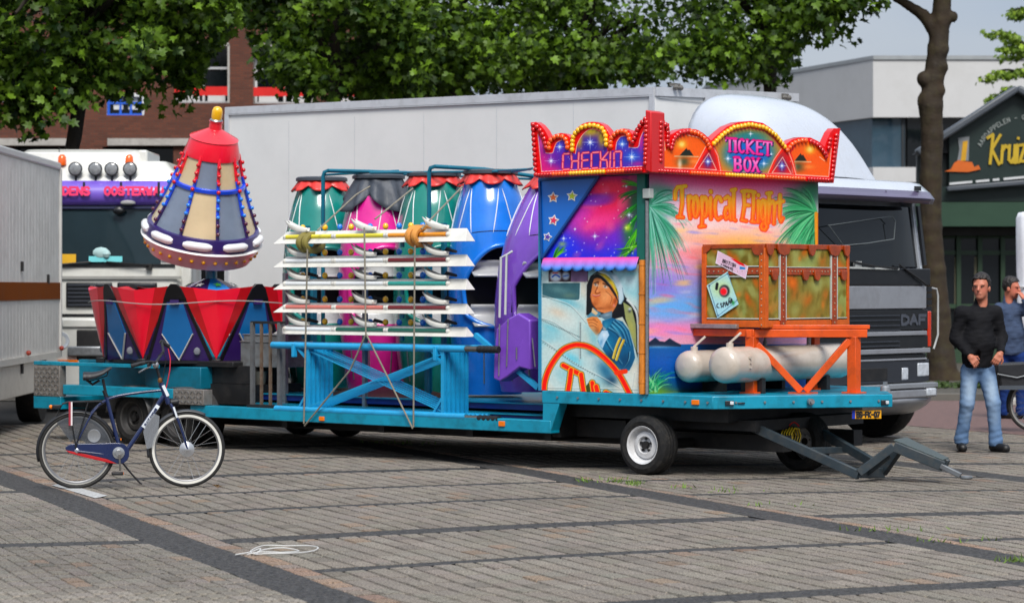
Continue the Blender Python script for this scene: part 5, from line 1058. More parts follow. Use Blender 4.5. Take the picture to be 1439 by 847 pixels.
# ---- stacked light beams (white fluorescent battens with boat-shaped brackets and lamps)
WB = M('white beam enamel', (212, 210, 202), .35, coat=.25, var=.05, dirt=.25, dcol=(150, 148, 140))
TUBE = {'yellow': (228, 216, 60), 'white': (226, 230, 232), 'pink': (212, 120, 110), 'orange': (236, 150, 30), 'maroon': (110, 24, 34), 'turquoise': (40, 150, 140), 'green': (20, 92, 76)}
rowsL = [(344, 326, ('yellow', 'yellow', 'orange'), 'topmost white light beam with yellow and orange tubes, tied with rope'), (376, 360, ('white', 'white', 'maroon'), 'second white light beam from the top with one maroon tube'), (408, 393, ('white', 'white', 'turquoise'), 'middle white light beam of the stack with a turquoise tube'), (441, 427, ('pink', 'pink', 'maroon'), 'fourth white light beam from the top with pink tubes'), (472, 459, ('white', 'green', 'green'), 'lowest white light beam of the stack with dark green tubes')]
VB = .16
for kk, (yb, yt, tb, lb) in enumerate(rowsL):
 pl, pr_ = T.pv(385, yb - (2 if kk else 0), VB), T.pv(656, yb - (6 if kk == 0 else 0), VB); z0_ = (pl.z + pr_.z) / 2; pl.z = pr_.z = z0_; L_ = pr_.x - pl.x
 o = thing('light_beam', lb, 'light beam', (pl.x + L_ / 2, VB, z0_), T, group='white light beams stacked on the blue frames')
 hgt = (yb - yt) / 133.
 m = MB(); y0 = VB
 sec = [(pl.x, 0), (pl.x + L_, 0), (pl.x + L_ - .14, hgt), (pl.x + .1, hgt)]
 m.add([(pl.x, y0 - .02, z0_), (pl.x + L_, y0 - .02, z0_), (pl.x + L_ - .10, y0 + .12, z0_ + hgt), (pl.x + .08, y0 + .12, z0_ + hgt), (pl.x, y0 + .13, z0_), (pl.x + L_, y0 + .13, z0_)], [(0, 1, 2, 3), (1, 5, 2), (0, 3, 4), (4, 3, 2, 5), (0, 4, 5, 1)])
 m.build('body', WB, o, smooth=20, bev=.004)
 for t3 in range(3):
  a, b_ = pl.x + .12 + (L_ - .5) * (t3 / 3.) + .01, pl.x + .12 + (L_ - .5) * ((t3 + 1) / 3.) - .03
  if t3 == 2: b_ += .12
  yy, zz_ = y0 + .04, z0_ + hgt * .56
  m = MB(); m.cyl((a + .02, yy, zz_), (b_ - .02, yy, zz_), .022, n=10); m.build('tube', M('tube ' + tb[t3], TUBE[tb[t3]], .22, coat=.5, var=.05), o)
  m = MB(); m.ball((a, yy, zz_), .03, 8); m.ball((b_ + .005, yy, zz_), .026, 8); m.build('end_cap', WB, o)
 for bx in (.045, .40, .765):                     # boat-shaped brackets
  x = pl.x + L_ * bx + .06; m = MB(); n = 9; rows = []
  for k in range(n):
   t = k / (n - 1); xx = x + .27 * t; ww = .05 * math.sin(PI * (.12 + .8 * t)) ** .7; top = z0_ + hgt + .02 + .09 * (1 - t) ** 2 + .01; bot = z0_ + hgt - .005 + .05 * (1 - t) ** 3
   yc = y0 + .06; rows.append([(xx - .05 * (1 - t), yc - ww, top), (xx, yc - ww * .7, bot), (xx, yc + ww * .7, bot), (xx - .05 * (1 - t), yc + ww, top)])
  m.grid(rows); m.build('bracket', WB, o, smooth=50, solid=.012)
  if kk: m = MB(); m.tube([(x + .1, y0 + .2, z0_ + hgt + .02), (x + .16, y0 + .17, z0_ + hgt + .06), (x + .24, y0 + .22, z0_ + hgt + .03), (x + .13, y0 + .2, z0_ + hgt + .05)], .016, 6); m.build('wiring', BLK, o)
 cols_ = ['yellow', 'yellow', 'blue', 'yellow', 'blue', 'yellow', 'blue', 'yellow', 'blue', 'yellow'] ; nb2 = [.10, .22, .30, .36, .46, .54, .61, .67, .73, .79]
 for x, cl in zip(nb2, cols_):
  link('lamp', BULB[cl], o, loc=(pl.x + L_ * x, y0 + .16, z0_ + hgt + .035), scale=(1.5, 1.5, 1.7))
 for x in (.14, .66): m = MB(); m.box(pl.x + L_ * x, pl.x + L_ * x + .03, y0 + .03, y0 + .06, z0_ - .05, z0_); m.build('clip', TEALD, o)
# posts that carry the beams
o = thing('beam_support', 'steel support posts behind the stacked white light beams', 'support', (-3.8, .45, LZ), T)
for px in (401, 432, 513, 624):
 p = T.pv(px, 470, .5); m = MB(); m.bar((p.x, .5, LZ), (p.x, .5, 2.4 if px in (432, 624) else 1.9), .045, .045, up=(1, 0, 0)); m.build('post', TEALD if px in (432, 624) else STEEL, o)
# ---- stacked folding barrier frames
CYB = M('sky blue tube paint', (30, 156, 208), .32, coat=.3, var=.08, dirt=.3, dcol=(20, 80, 120))
GRIP = M('black rubber grip', (20, 20, 22), .6); CHR = M('dull chrome', (120, 116, 110), .3, metal=.8, var=.2)
zT = T.pv(500, 487, .03).z; zB = T.pv(500, 580, .03).z; uA, uB = T.pv(383, 490, .03).x, T.pv(655, 490, .03).x
for k in range(6):
 v = .03 + .055 * k; du = .012 * k
 o = thing('folding_barrier', 'flat sky blue tube frame with crossed braces, stacked with others on the trailer edge' if k else 'foremost sky blue tube frame with crossed braces and black grips', 'frame', (-4.3, v, LZ), T, group='folded blue frames stacked along the trailer edge' if 1 else None)
 zt2 = zT - .0 * k; xa, xb = uA + du, uB + du; pL = T.pv(433, 520, .03).x + du; pR = T.pv(623, 520, .03).x + du
 if k == 0 or k == 5:
  m = MB(); m.cyl((xa, v, zt2), (xb, v, zt2), .036, n=14); m.build('top_rail', CYB, o); m = MB(); m.cyl((xb, v, zt2), (xb + .15, v, zt2), .03, n=12); m.cyl((xb + .15, v, zt2), (xb + .42, v, zt2), .028, n=12); m.build('sleeve', CHR, o); m = MB(); pr = []
  for j in range(6): pr += [(.033, .16 + j * .045), (.037, .17 + j * .045), (.037, .19 + j * .045), (.033, .2 + j * .045)]
  m.lathe(pr, (xb, v, zt2), (1, 0, 0), 14); m.build('grip', GRIP, o)
 m = MB(); m.cyl((xa + .05, v, zB + .01), (xb, v, zB + .01), .036 if k == 0 else .024, n=12); m.build('bottom_rail', CYB, o)
 if k == 0:
  m = MB(); m.cyl((xb, v, zB), (xb + .16, v, zB), .03, n=12); m.build('sleeve', CHR, o); m = MB(); m.lathe([(.036 if j % 2 else .03, .16 + j * .03) for j in range(10)], (xb, v, zB), (1, 0, 0), 14); m.build('grip', GRIP, o)
 for x, s in ((pL, 1), (pR, -1)):
  m = MB(); m.bar((x, v, zB + .03), (x, v, zt2 - .03), .04, .03, up=(0, 1, 0)); m.build('post', CYB, o)
  m = MB(); m.bar((x - .13 * 1, v, zB + .03), (x, v, zB + .2), .025, .025); m.build('gusset', CYB, o); m = MB(); m.bar((x, v, zt2 - .15), (x - .16, v, zt2 - .02), .025, .025); m.build('gusset', CYB, o)
 m = MB(); m.bar((pL + .03, v + .012, zt2 - .06), (pR - .02, v + .012, zB + .05), .012, .013); m.build('brace', CYB, o); m = MB(); m.bar((pL + .03, v - .012, zB + .05), (pR - .02, v - .012, zt2 - .06), .012, .013); m.build('brace', CYB, o)
 if k == 0:
  for x in (T.pv(413, 490, 0).x, T.pv(612, 490, 0).x): m = MB(); m.box(x - .02, x + .02, v - .05, v, zt2 - .12, zt2 + .02); m.build('lug', CYB, o, bev=.004)
m = MB(); m.bar(T.pv(668, 470, .2), T.pv(757, 545, .2), .045, .045); o = m.build('prop_bar', CYB, None); o.matrix_world = Matrix.Translation((T.X, T.Y, 0)) @ Matrix.Rotation(-T.a, 4, 'Z'); tag(o, 'single sky blue bar sloping down in front of the purple ride car', 'bar')
def tloc(o): o.matrix_world = Matrix.Translation((T.X, T.Y, 0)) @ Matrix.Rotation(-T.a, 4, 'Z'); return o
# teal hoops over the cars
def hoop(pts, label, v=1.0, r=.022):
 m = MB(); m.tube([T.pv(x, y, vv) for x, y, vv in pts], r, 8); o = tloc(m.build('hoop', TEALD, None, smooth=60)); tag(o, label, 'hoop', 'teal tube hoops over the ride cars')
hoop([(454, 560, .75), (454, 248, .75), (456, 242, .75), (461, 240, .75), (512, 241, 1.3), (570, 243, 1.9), (610, 250, 2.3)], 'teal tube hoop bent over the left green ride car')
hoop([(603, 560, .75), (603, 242, .75), (605, 236, .75), (611, 234, .75), (680, 238, 1.3), (760, 249, 2.0)], 'teal tube hoop bent over the blue ride car')
m = MB()
for a, b_ in (((520, 243, 1.2), (700, 241, 1.2)), ((560, 246, 1.9), (745, 238, 1.0)), ((690, 247, 2.0), (748, 237, .9)), ((600, 246, 1.9), (755, 252, 1.9)), ((455, 246, .75), (560, 240, 1.9))): m.tube([T.pv(*a), T.pv(*b_)], .013, 6)
tag(tloc(m.build('roof_bars', TEALD, None)), 'thin teal bars lying across the tops of the ride cars', 'bars')
st_ = thing('car_stand', 'two teal uprights between the standing ride cars', 'stand', (-4, 1.0, LZ), T)
for px in (440, 602): p = T.pv(px, 520, 1.0); m = MB(); m.bar((p.x, 1.0, LZ), (p.x, 1.0, 2.3), .06, .06, up=(1, 0, 0)); m.build('upright', TEALD, st_)
# ---- ropes
ROPE = M('weathered grey rope', (128, 122, 108), .85, var=.25, scale=30)
def rope(pts, label, r=.009, mat=ROPE):
 m = MB(); m.tube([T.pv(*p) for p in pts], r, 6); tag(tloc(m.build('rope', mat, None)), label, 'rope', 'ropes lashing the load')
rope([(432, 350, -.02), (427, 595, -.03)], 'thin rope hanging straight from the olive strap'); rope([(512, 320, .1), (514, 468, -.02), (516, 475, -.02)], 'thin rope over the middle of the light beams'); rope([(621, 345, -.02), (580 + 2, 598, -.03)][:1] + [(581, 600, -.03)], 'thin rope hanging straight from the orange strap') if False else rope([(583, 345, -.02), (581, 600, -.03)], 'thin rope hanging straight from the orange strap')
rope([(514, 470, -.03), (492, 520, -.04), (428, 598, -.03)], 'rope slanting down left across the blue braces'); rope([(515, 470, -.03), (545, 530, -.04), (580, 602, -.03)], 'rope slanting down right across the blue braces')
rope([(446, 324, .1), (500, 274, .6), (580, 264, .9)][:2] + [(520, 262, .8)], 'rope running up from the olive strap to the cars'); rope([(527, 308, .1), (580, 265, .7)], 'rope running up to the second green ride car'); rope([(592, 322, .1), (650, 262, .8)], 'rope running up from the orange strap to the blue car')
for px, py, col, lb in ((434, 341, (122, 112, 50), 'olive strap wrapped round the topmost light beam'), (587, 332, (204, 138, 60), 'orange strap wrapped round the topmost light beam')):
 m = MB()
 for k in (-.05, .035):
  p = T.pv(px, py, VB + .1); m.tube([(p.x + k + .05 * math.sin(a * .5), VB + .11 + .16 * math.cos(a), p.z + .085 * math.sin(a)) for a in np.linspace(0, 2 * PI, 20, endpoint=False)], .035, 8, closed=True)
 tag(tloc(m.build('strap', M('strap ' + lb.split()[0], col, .7, var=.25, bump=.5, bscale=50), None)), lb, 'strap')
# ---- railing bundle and stacked trays at the left of the beams
RUST = M('rusty galvanised post', (112, 98, 84), .6, metal=.3, var=.35, scale=6, dirt=.7, dcol=(104, 62, 34)); IRON = M('dark iron', (40, 40, 42), .5, metal=.3)
o = thing('steel_railing', 'short steel railing with rusty posts standing at the left end of the blue frames', 'railing', (T.pv(372, 570, .1).x, .1, LZ), T)
zt3 = T.pv(372, 453, .1).z; x0, x1 = T.pv(355, 500, .1).x, T.pv(397, 500, .1).x
m = MB(); m.bar((x0 - .02, .1, zt3), (x1 + .03, .1, zt3), .028); m.build('top_bar', IRON, o)
for i, px in enumerate((355, 367.5, 380, 393)):
 x = T.pv(px, 500, .1).x; m = MB(); m.bar((x, .1, LZ + .02), (x, .1, zt3), .026 if i % 3 else .04, up=(1, 0, 0)); m.build('post', RUST if i in (1, 2) else M('grey post', (112, 114, 116), .5, metal=.4, dirt=.4), o)
m = MB(); m.box(x0 - .04, x1 - .02, .05, .15, LZ, LZ + .03); m.build('base', IRON, o)
o = thing('tray_stack', 'grey metal trays stacked on the deck behind the rusty railing', 'trays', (-5.9, .7, LZ + .2), T)
for k in range(7):
 p = T.pv(312 + k * 9, 527 - (k % 3), .55); m = MB(); m.lathe([(.02, .0), (.05, .0), (.075, .16), (.078, .165), (.07, .16)], (p.x, .55, p.z - .12), (0, 0, 1), 14); m.build('tray', M('dull tray metal', (110, 108, 100), .5, metal=.4, var=.25, dirt=.5), o)
for k, (x0_, x1_, y0_, y1_) in enumerate(((338, 396, 480, 515), (342, 392, 470, 481))):
 p, q_ = T.pv(x0_, y1_, .5), T.pv(x1_, y0_, .5); m = MB(); m.box(p.x, q_.x, .5, 1.0, p.z, q_.z - .01); m.box(p.x - .01, q_.x + .01, .49, 1.01, q_.z - .012, q_.z); m.build('crate', M('grey crate', (118, 122, 124), .55, metal=.2, var=.3, dirt=.6), o, bev=.008)
p = T.pv(330, 532, .7); m = MB(); m.box(-6.4, -5.6, .4, 1.1, LZ, LZ + .22); m.box(-6.3, -5.7, .42, 1.0, LZ + .225, LZ + .42); m.build('stand', BLK, o)
# ================================================================ ride centre: petal ring, hub and tilted capsule
u_c, v_c = -7.22, 1.25
RX, RY, _ = T.world((u_c, v_c, 0)); RF = Fr(RX, RY, 0)
RC = thing('ride_centre', 'ring of folded red petals with blue and purple diamond panels on the trailer tail', 'ride centre', (0, 0, .94), RF)
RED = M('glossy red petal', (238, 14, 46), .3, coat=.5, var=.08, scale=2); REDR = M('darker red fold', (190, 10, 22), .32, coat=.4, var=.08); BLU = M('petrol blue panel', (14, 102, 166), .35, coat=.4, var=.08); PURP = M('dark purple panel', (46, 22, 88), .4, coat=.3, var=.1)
BLKP = M('black panel edge', (10, 10, 14), .4); SILV = M('silver edging', (190, 186, 180), .35)
cxp, cyp = T.pix((u_c, v_c, 1))
sR = F / RY
def rpt(ang, r, z): return Vector((r * math.sin(ang), -r * math.cos(ang), z))
n9 = 9; zb_, zt9 = H - (504 - CY) / sR, H - (402 - CY) / sR
RT, RB = 166 / sR, 149 / sR
for k in range(n9):
 a0 = rad(-10 + 40 * k); aL, aR = a0 - rad(20), a0 + rad(20)
 A = rpt(a0, RT, zt9); BL, BR = rpt(aL, RB, zb_), rpt(aR, RB, zb_)
 def on(s, t, out=.0):     # s -1..1 across, t 0 bottom ..1 top on the triangular panel
  w = (1 - t) * .93 + .17 * t; base = BL * (.5 - s * w / 2) + BR * (.5 + s * w / 2); top = A + (BR - BL) * s * w / 2; p = base * (1 - t) + top * t; return p + rpt(a0, 1, 0) * out
 m = MB(); m.prism([on(-1, 0), on(1, 0), on(1, .98), on(.7, 1.0), on(-.7, 1.0), on(-1, .98)], rpt(a0, -.03, 0)); pn = m.build('panel', PURP, RC)
 m = MB(); m.prism([on(-1, .0, .006), on(-.9, .0, .006), on(-.72, .8, .006), on(.72, .8, .006), on(.9, .0, .006), on(1, 0, .006), on(1, .96, .006), on(.6, 1.01, .006), on(-.6, 1.01, .006), on(-1, .96, .006)], rpt(a0, -.012, 0)); m.build('panel_border', BLKP, pn)
 m = MB(); m.prism([on(-1.05, .82, .012), on(1.05, .82, .012), on(1.05, .97, .012), on(.6, 1.03, .012), on(-.6, 1.03, .012), on(-1.05, .97, .012)], rpt(a0, -.05, 0)); m.build('panel_cap', BLKP, pn, bev=.006)
 dia = [(0, .02), (-.66, .37), (-.62, .78), (.62, .78), (.66, .37)]
 m = MB(); m.prism([on(s, t, .01) for s, t in dia], rpt(a0, -.012, 0)); m.build('diamond', BLU, pn)
 for e in ((dia[0], dia[1]), (dia[0], dia[4])): m = MB(); m.bar(on(*e[0], .014), on(*e[1], .014), .018, .01); m.build('edging', SILV, pn)
 m = MB(); c = on(.62, .14, .02); m.ball(c, .05, 8, (.8, .4, .9)); m.build('lamp_glass', M('smoked lamp', (110, 112, 120), .15, coat=.6), pn)
 m = MB(); c = on(0, .79, .02); m.bar(c - (BR - BL).normalized() * .05, c + (BR - BL).normalized() * .05, .03, .05); m.build('clamp', PURP, pn)
 # red petal folded between this panel and the next
 a1 = a0 + rad(40); A1 = rpt(a1, RT, zt9); ed = (BR - BL) * .055
 pL, pR = A + ed, A1 - rpt(a1, 0, 0) - (rpt(a1 + rad(20), RB, zb_) - rpt(aR, RB, zb_)) * .055; midA = a0 + rad(20)
 crest = rpt(midA, RT * 1.03, zt9 - .045); q1, q2 = pL * .62 + crest * .38 + rpt(midA, .02, .0), pR * .62 + crest * .38 + rpt(midA, .02, .0)
 low = BR + rpt(midA, .012, .03)
 m = MB(); R_ = 8
 def fan(a, b_, cc, bul):
  rows = []
  for i in range(R_ + 1):
   t = i / R_; rows.append([low * (1 - t) + (a * (1 - s_) + b_ * s_) * t + rpt(midA, bul * math.sin(PI * t) * math.sin(PI * s_), 0) for s_ in np.linspace(0, 1, 5)])
  mm = MB(); mm.grid(rows); mm.v = [tuple(x) for x in mm.v]; return mm
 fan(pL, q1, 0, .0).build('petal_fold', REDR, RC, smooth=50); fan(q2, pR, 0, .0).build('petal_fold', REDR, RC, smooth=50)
 fan(q1, crest, 0, .006).build('petal', RED, RC, smooth=50); fan(crest, q2, 0, .006).build('petal', RED, RC, smooth=50)
 m = MB(); ci = rpt(midA, RT * .62, zt9 - .09); m.add([pL, q1, crest, q2, pR, ci], [(0, 1, 5), (1, 2, 5), (2, 3, 5), (3, 4, 5)]); m.build('petal_top', RED, RC, smooth=0)
 m = MB(); m.bar(low + rpt(midA, .03, -.03) - Vector((.05, 0, 0)), low + rpt(midA, .03, -.03) + Vector((.05, 0, 0)), .06, .06); m.build('hinge', BLKP, RC, bev=.006)
m = MB(); m.lathe([(RB * .9, zb_ - .04), (RB * .97, zb_ - .02), (RB * .97, zb_ + .01), (RB * .9, zb_ + .03)], (0, 0, 0), n=36); m.lathe([(.5, .62), (.5, zb_)], n=24); m.build('base_ring', BLKP, RC)
m = MB(); m.tube([rpt(a, RT * 1.02, zt9 - .18 + .02 * math.sin(5 * a)) for a in np.linspace(rad(-75), rad(80), 30)], .006, 5); m.build('cord', M('grey cord', (150, 150, 146), .8), RC)
# hub dish and post
hz = H - (410 - CY) / sR; hc = Vector(((297 - CX) / F * RY - RX, 0, 0)); m8 = 8
for k in range(m8):
 a0, a1 = 2 * PI * k / m8, 2 * PI * (k + 1) / m8; p = lambda a, r, z: hc + Vector((r * math.sin(a), -r * math.cos(a), z))
 m = MB(); m.add([p(a0, .42, hz), p(a1, .42, hz), p(a1, .09, hz + .15), p(a0, .09, hz + .15)], [(0, 1, 2, 3)]); m.add([p(a0, .42, hz), p(a1, .42, hz), p(a1, .1, hz - .2), p(a0, .1, hz - .2)], [(3, 2, 1, 0)])
 o = m.build('hub_panel', M('hub blue', (36, 130, 210), .3, coat=.5) if k % 2 == 0 else PURP, RC, smooth=0)
 ac = (a0 + a1) / 2; cc = p(ac, .27, hz + .0705 + .012); e1 = (p(a1, .27, hz) - p(a0, .27, hz)).normalized(); e2 = (p(ac, .09, hz + .15) - p(ac, .39, hz)).normalized(); nn = e1.cross(e2)
 m = MB(); m.prism([cc + e1 * x * .01 - e2 * y * .01 for x, y in star_pts(0, 0, 5.5, 2.4)], nn * .004); m.build('star', WHITE if k % 2 else M('star green', (60, 150, 60), .4), o, smooth=0)
m = MB(); ptop = H - (352 - CY) / sR; m.cyl(hc + Vector((0, 0, hz + .14)), hc + Vector((0, 0, ptop + .1)), .066, n=14); m.cyl(hc + Vector((0, 0, hz + .28)), hc + Vector((0, 0, hz + .34)), .09, n=14); m.cyl(hc + Vector((0, 0, .94)), hc + Vector((0, 0, hz)), .2, n=12); m.build('post', TEAL, RC)
# ---- capsule
CPY = RY; s_ = F / CPY
top = Vector(((306 - CX) / F * CPY, 0, H - (186 - CY) / s_)); bot = Vector(((281 - CX) / F * CPY, 0, H - (341 - CY) / s_))
tilt = rad(17); hh = (top - bot).length / math.cos(tilt); ax = (top - bot).normalized() * math.cos(tilt) + Vector((0, -math.sin(tilt), 0)); ax.normalize()
base = Vector((bot.x, CPY, bot.z)) + Vector((0, .12, 0))
CF = Fr(0, 0, 0); CA = thing('ride_capsule', 'tilted cone-shaped ride capsule with red cap, coloured lamps and white pill lights', 'capsule', tuple(base), CF)
rf = Vector((0, -1, 0)); rf = (rf - ax * rf.dot(ax)).normalized(); sd_ = ax.cross(rf)          # rf faces us
def cp(a, r, h): return base + ax * h + (rf * math.cos(a) + sd_ * math.sin(a)) * r
RB2 = 82 / s_; RT2 = 32 / s_; H0, H1 = .17, hh * .93
def cr_(h): t = (h - H0) / (H1 - H0); return RB2 * .94 + (RT2 - RB2 * .94) * (t + .10 * math.sin(PI * t))
def lat(name, prof, mat, parent=CA, n=48, sm=35): m = MB(); m.lathe(prof, base, ax, n, ref=rf); return m.build(name, mat, parent, smooth=sm)
NAVY = M('navy purple base ring', (44, 28, 96), .35, coat=.4)
CREAM = M('pinkish white skirt', (232, 212, 206), .35, coat=.3)
lat('skirt', [(RB2 * .4, -.12), (RB2 * .8, -.15), (RB2 * .87, -.14), (RB2 * 1.03, .06), (RB2 * 1.01, .075)], CREAM)
lat('base_ring', [(RB2 * 1.0, .072), (RB2 * 1.005, .085), (RB2 * .985, .15), (RB2 * .955, .225), (RB2 * .93, .23)], NAVY)
lat('rim_light', [(RB2 * 1.035, .05), (RB2 * 1.05, .065), (RB2 * 1.03, .08)], WHITE)
hm = H0 + (H1 - H0) * .52
lat('mid_ring', [(cr_(hm - .025), hm - .025), (cr_(hm) + .022, hm - .018), (cr_(hm) + .022, hm + .018), (cr_(hm + .025), hm + .025)], M('mid blue ring', (20, 70, 214), .35, coat=.4))
hT = H0 + (H1 - H0) * .83
lat('cap_band', [(cr_(hT - .01) + .012, hT - .012), (cr_(hT) + .016, hT + .01), (cr_(H1) + .01, H1)], RED)
lat('cap_lid', [(cr_(H1) + .012, H1), (cr_(H1) + .018, H1 + .012), (cr_(H1) * .6, H1 + .075), (.075, H1 + .12), (.072, H1 + .2), (.08, H1 + .205)], M('red cap lid', (224, 30, 48), .3, coat=.5))
lat('knob_collar', [(.066, H1 + .2), (.075, H1 + .22), (.062, H1 + .235)], STEEL)
lat('beacon', [(.058, H1 + .23), (.062, H1 + .27), (.06, H1 + .33), (.045, H1 + .365), (.02, H1 + .378), (.001, H1 + .38)], M('yellow beacon', (232, 176, 10), .2, coat=.6), sm=60)
BEI = M('beige capsule panel', (196, 176, 138), .25, coat=.4, var=.1, scale=3); GRY = M('blue grey capsule panel', (112, 124, 142), .22, coat=.4, var=.15, scale=3)
nR = 9; off = rad(144)
for k in range(nR):
 a0, a1 = off + 2 * PI * k / nR, off + 2 * PI * (k + 1) / nR
 for lev, (ha, hb) in enumerate(((H0 + .05, hm - .02), (hm + .02, hT))):
  m = MB(); m.grid([[cp(a, cr_(h) - .006, h) for a in np.linspace(a0, a1, 6)] for h in np.linspace(ha, hb, 5)]); m.build('panel', BEI if (k + lev) % 2 else GRY, CA, smooth=60)
 for (ha, hb), mt in (((H0 + .04, H0 + (H1 - H0) * .27), PURP), ((H0 + (H1 - H0) * .27, H0 + (H1 - H0) * .62), MATS['mid blue ring']), ((H0 + (H1 - H0) * .62, hT + .03), RED)):
  m = MB(); m.tube([cp(a0, cr_(h) + .006, h) for h in (ha, hb)], .02, 6); m.build('rib', mt, CA)
 for j in range(9):
  h = H0 + .1 + (hT - H0 - .1) * (j + .3) / 9; link('lamp', BULB['purple' if j < 2 else 'blue' if j < 5 else 'red'], CA, loc=cp(a0, cr_(h) + .035, h), scale=(1.15,) * 3)
 am = (a0 + a1) / 2; m = MB(); m.tube([cp(a, RB2 * .985, .152) for a in np.linspace(am - .25, am + .25, 9)], [.025, .045, .05, .05, .05, .05, .05, .045, .025], 10); m.build('pill_light', M('white pill light', (226, 228, 230), .25, coat=.4, var=.04), CA, smooth=60)
for k in range(30):
 a = 2 * PI * k / 30; link('lamp', BULB['yellow'], CA, loc=cp(a, RB2 * .955, -.035), scale=(1.15,) * 3)
for k in range(9):
 a0 = 2 * PI * k / 9 + .3; m = MB(); m.grid([[cp(a, RB2 * (.945 + h * .79) + .004, h) for a in np.linspace(a0 - .2, a0 + .2, 6)] for h in (-.12, -.07)]); m.build('skirt_panel', M('pale pink panel', (222, 170, 176), .4), CA)
m = MB(); m.cyl(base + Vector((0, 0, -.2)), base + ax * .1, .07, n=12); m.build('stem', TEAL, CA)
# ================================================================ white box lorry behind the trailer
def lx(name, label, fr, at): return thing(name, label, 'lorry', at, fr)
WPAN = M('white box panel', (216, 216, 214), .42, var=.03, scale=.8, dirt=.12, dcol=(170, 170, 168)); WTRIM = M('white aluminium trim', (198, 200, 204), .35, metal=.25, var=.05, dirt=.2)
CABW = M('white cab paint', (188, 194, 204), .28, coat=.5, var=.03, dirt=.12, dcol=(170, 168, 160)); CABS = M('silver grey cab paint', (142, 145, 152), .32, metal=.2, coat=.4, var=.06, dirt=.2)
GRIL = M('black grille', (18, 20, 24), .4, var=.2, dirt=.25, dcol=(44, 44, 44)); GRL2 = M('grille slat grey', (44, 48, 56), .4, var=.1)
K = Fr((920 - CX) / F * 29, 29, 42)
DAF = lx('box_lorry', 'white box lorry with silver grey cab parked behind the fairground trailer', K, (0, 1.3, 0))
zt0 = 4.01; uL = K.pv(318, 300, 0).x; zl = K.pv(318, 151, 0).z; BW = 2.75
m = MB(); m.add([(uL, 0, .9), (0, 0, .9), (0, BW, .9), (uL, BW, .9), (uL, 0, zl), (0, 0, zt0), (0, BW, zt0 + .08), (uL, BW, zl + .08)], [(3, 2, 1, 0), (4, 5, 6, 7), (0, 1, 5, 4), (1, 2, 6, 5), (2, 3, 7, 6), (3, 0, 4, 7)]); bx = m.build('box', WPAN, DAF, bev=.012)
m = MB(); m.bar((uL, -.012, zl - .045), (.0, -.012, zt0 - .045), .03, .09); m.bar((uL, -.02, zl - .1), (0, -.02, zt0 - .1), .012, .012); m.build('roof_rail', WTRIM, bx)
m = MB(); m.bar((.014, 0, zt0 - .05), (.014, BW, zt0 + .03), .028, .1); m.build('roof_rail', WTRIM, bx)
m = MB(); m.bar((uL + .03, -.01, .9), (uL + .03, -.01, zl - .09), .08, .03, up=(0, 1, 0)); m.build('corner_post', WTRIM, bx); m = MB(); m.bar((-.03, -.01, .9), (-.03, -.01, zt0 - .09), .06, .03, up=(0, 1, 0)); m.build('corner_post', WTRIM, bx)
for k in range(1, 6):
 u = uL * k / 6; m = MB(); m.box(u - .002, u + .002, -.003, .0, 1.0, min(zl, zt0) - .12); m.build('panel_joint', M('joint grey', (178, 181, 186), .5), bx)
for v in (.35, 2.45):
 m = MB(); m.box(-.02, .05, v - .06, v + .06, zt0 + .03, zt0 + .06); m.ball((.06, v - .04, zt0 + .01), .035, 8); m.ball((.06, v + .05, zt0 + .01), .035, 8); m.build('marker_lamp', M('lamp grey', (110, 106, 100), .3, metal=.3), bx)
m = MB(); m.box(.012, .03, .9, 1.0, zt0 - .16, zt0 - .02); m.box(.012, .02, .06, .9, zt0 - .12, zt0 - .115); m.build('hatch', WTRIM, bx)
m = MB(); m.box(uL + .2, 1.2, .5, .75, .55, .9); m.box(uL + .2, 1.2, 2.0, 2.25, .55, .9); m.build('chassis', BLK, DAF)
for u in (-4.6, 1.35):
 for v in (.25, 2.45):
  m = MB(); r = .5; m.lathe([(r * .6, -.15), (r * .95, -.14), (r, -.1), (r, .1), (r * .95, .14), (r * .6, .15)], (u, v, r), (0, 1, 0), 30, cap=True); m.build('wheel', RUB, DAF)
# cab: front plane at u = Uc
cA, cB = K.pv(1105, 400, .0), None
Uc = 2.25
e0_, e1_ = K.pu(1106, 400, Uc), K.pu(1307, 400, Uc); v0, v1 = e0_.y, e1_.y
pz_ = lambda py, px=1250: K.pu(px, py, Uc).z
z_roof, z_vis0, z_ws0, z_ws1 = pz_(262), pz_(287), pz_(287), pz_(372)
m = MB(); zs = [pz_(556), pz_(392), pz_(372), pz_(287), pz_(262)]
def csec(z, du, inset): 
 r = .16; pts = []
 for cx_, cy_, a in ((Uc + du - r, v1 - inset - r, 0), (Uc - 1.9, v1 - inset, None), (Uc - 1.9, v0 + inset, None), (Uc + du - r, v0 + inset + r, -90)):
  if a is None: pts.append((cx_, cy_, z))
  else: pts += [(cx_ + r * math.cos(rad(t)), cy_ + r * math.sin(rad(t)), z) for t in ((90, 60, 30, 0) if a == 0 else (0, -30, -60, -90))]
 return pts
o_ = [csec(zs[0], 0, 0), csec(zs[1], 0, 0)]; m.grid([r for r in o_], wrap=True); m.build('cab_lower', CABS, DAF, smooth=40)
m = MB(); m.grid([csec(zs[1] - .001, -.005, .01), csec(zs[3], -.12, .03), csec(zs[4], -.06, .03)], wrap=True); m.f.append(tuple(range(2 * 10, 3 * 10))); m.mi.append(0); m.build('cab_upper', CABW, DAF, smooth=40)
wsl = lambda v, z, out=.012: Vector((Uc - .005 + (z - zs[1]) / (zs[3] - zs[1]) * -.115 + out, v, z))
m = MB(); N_ = 12; vv = np.linspace(v0 + .1, v1 - .035, N_)
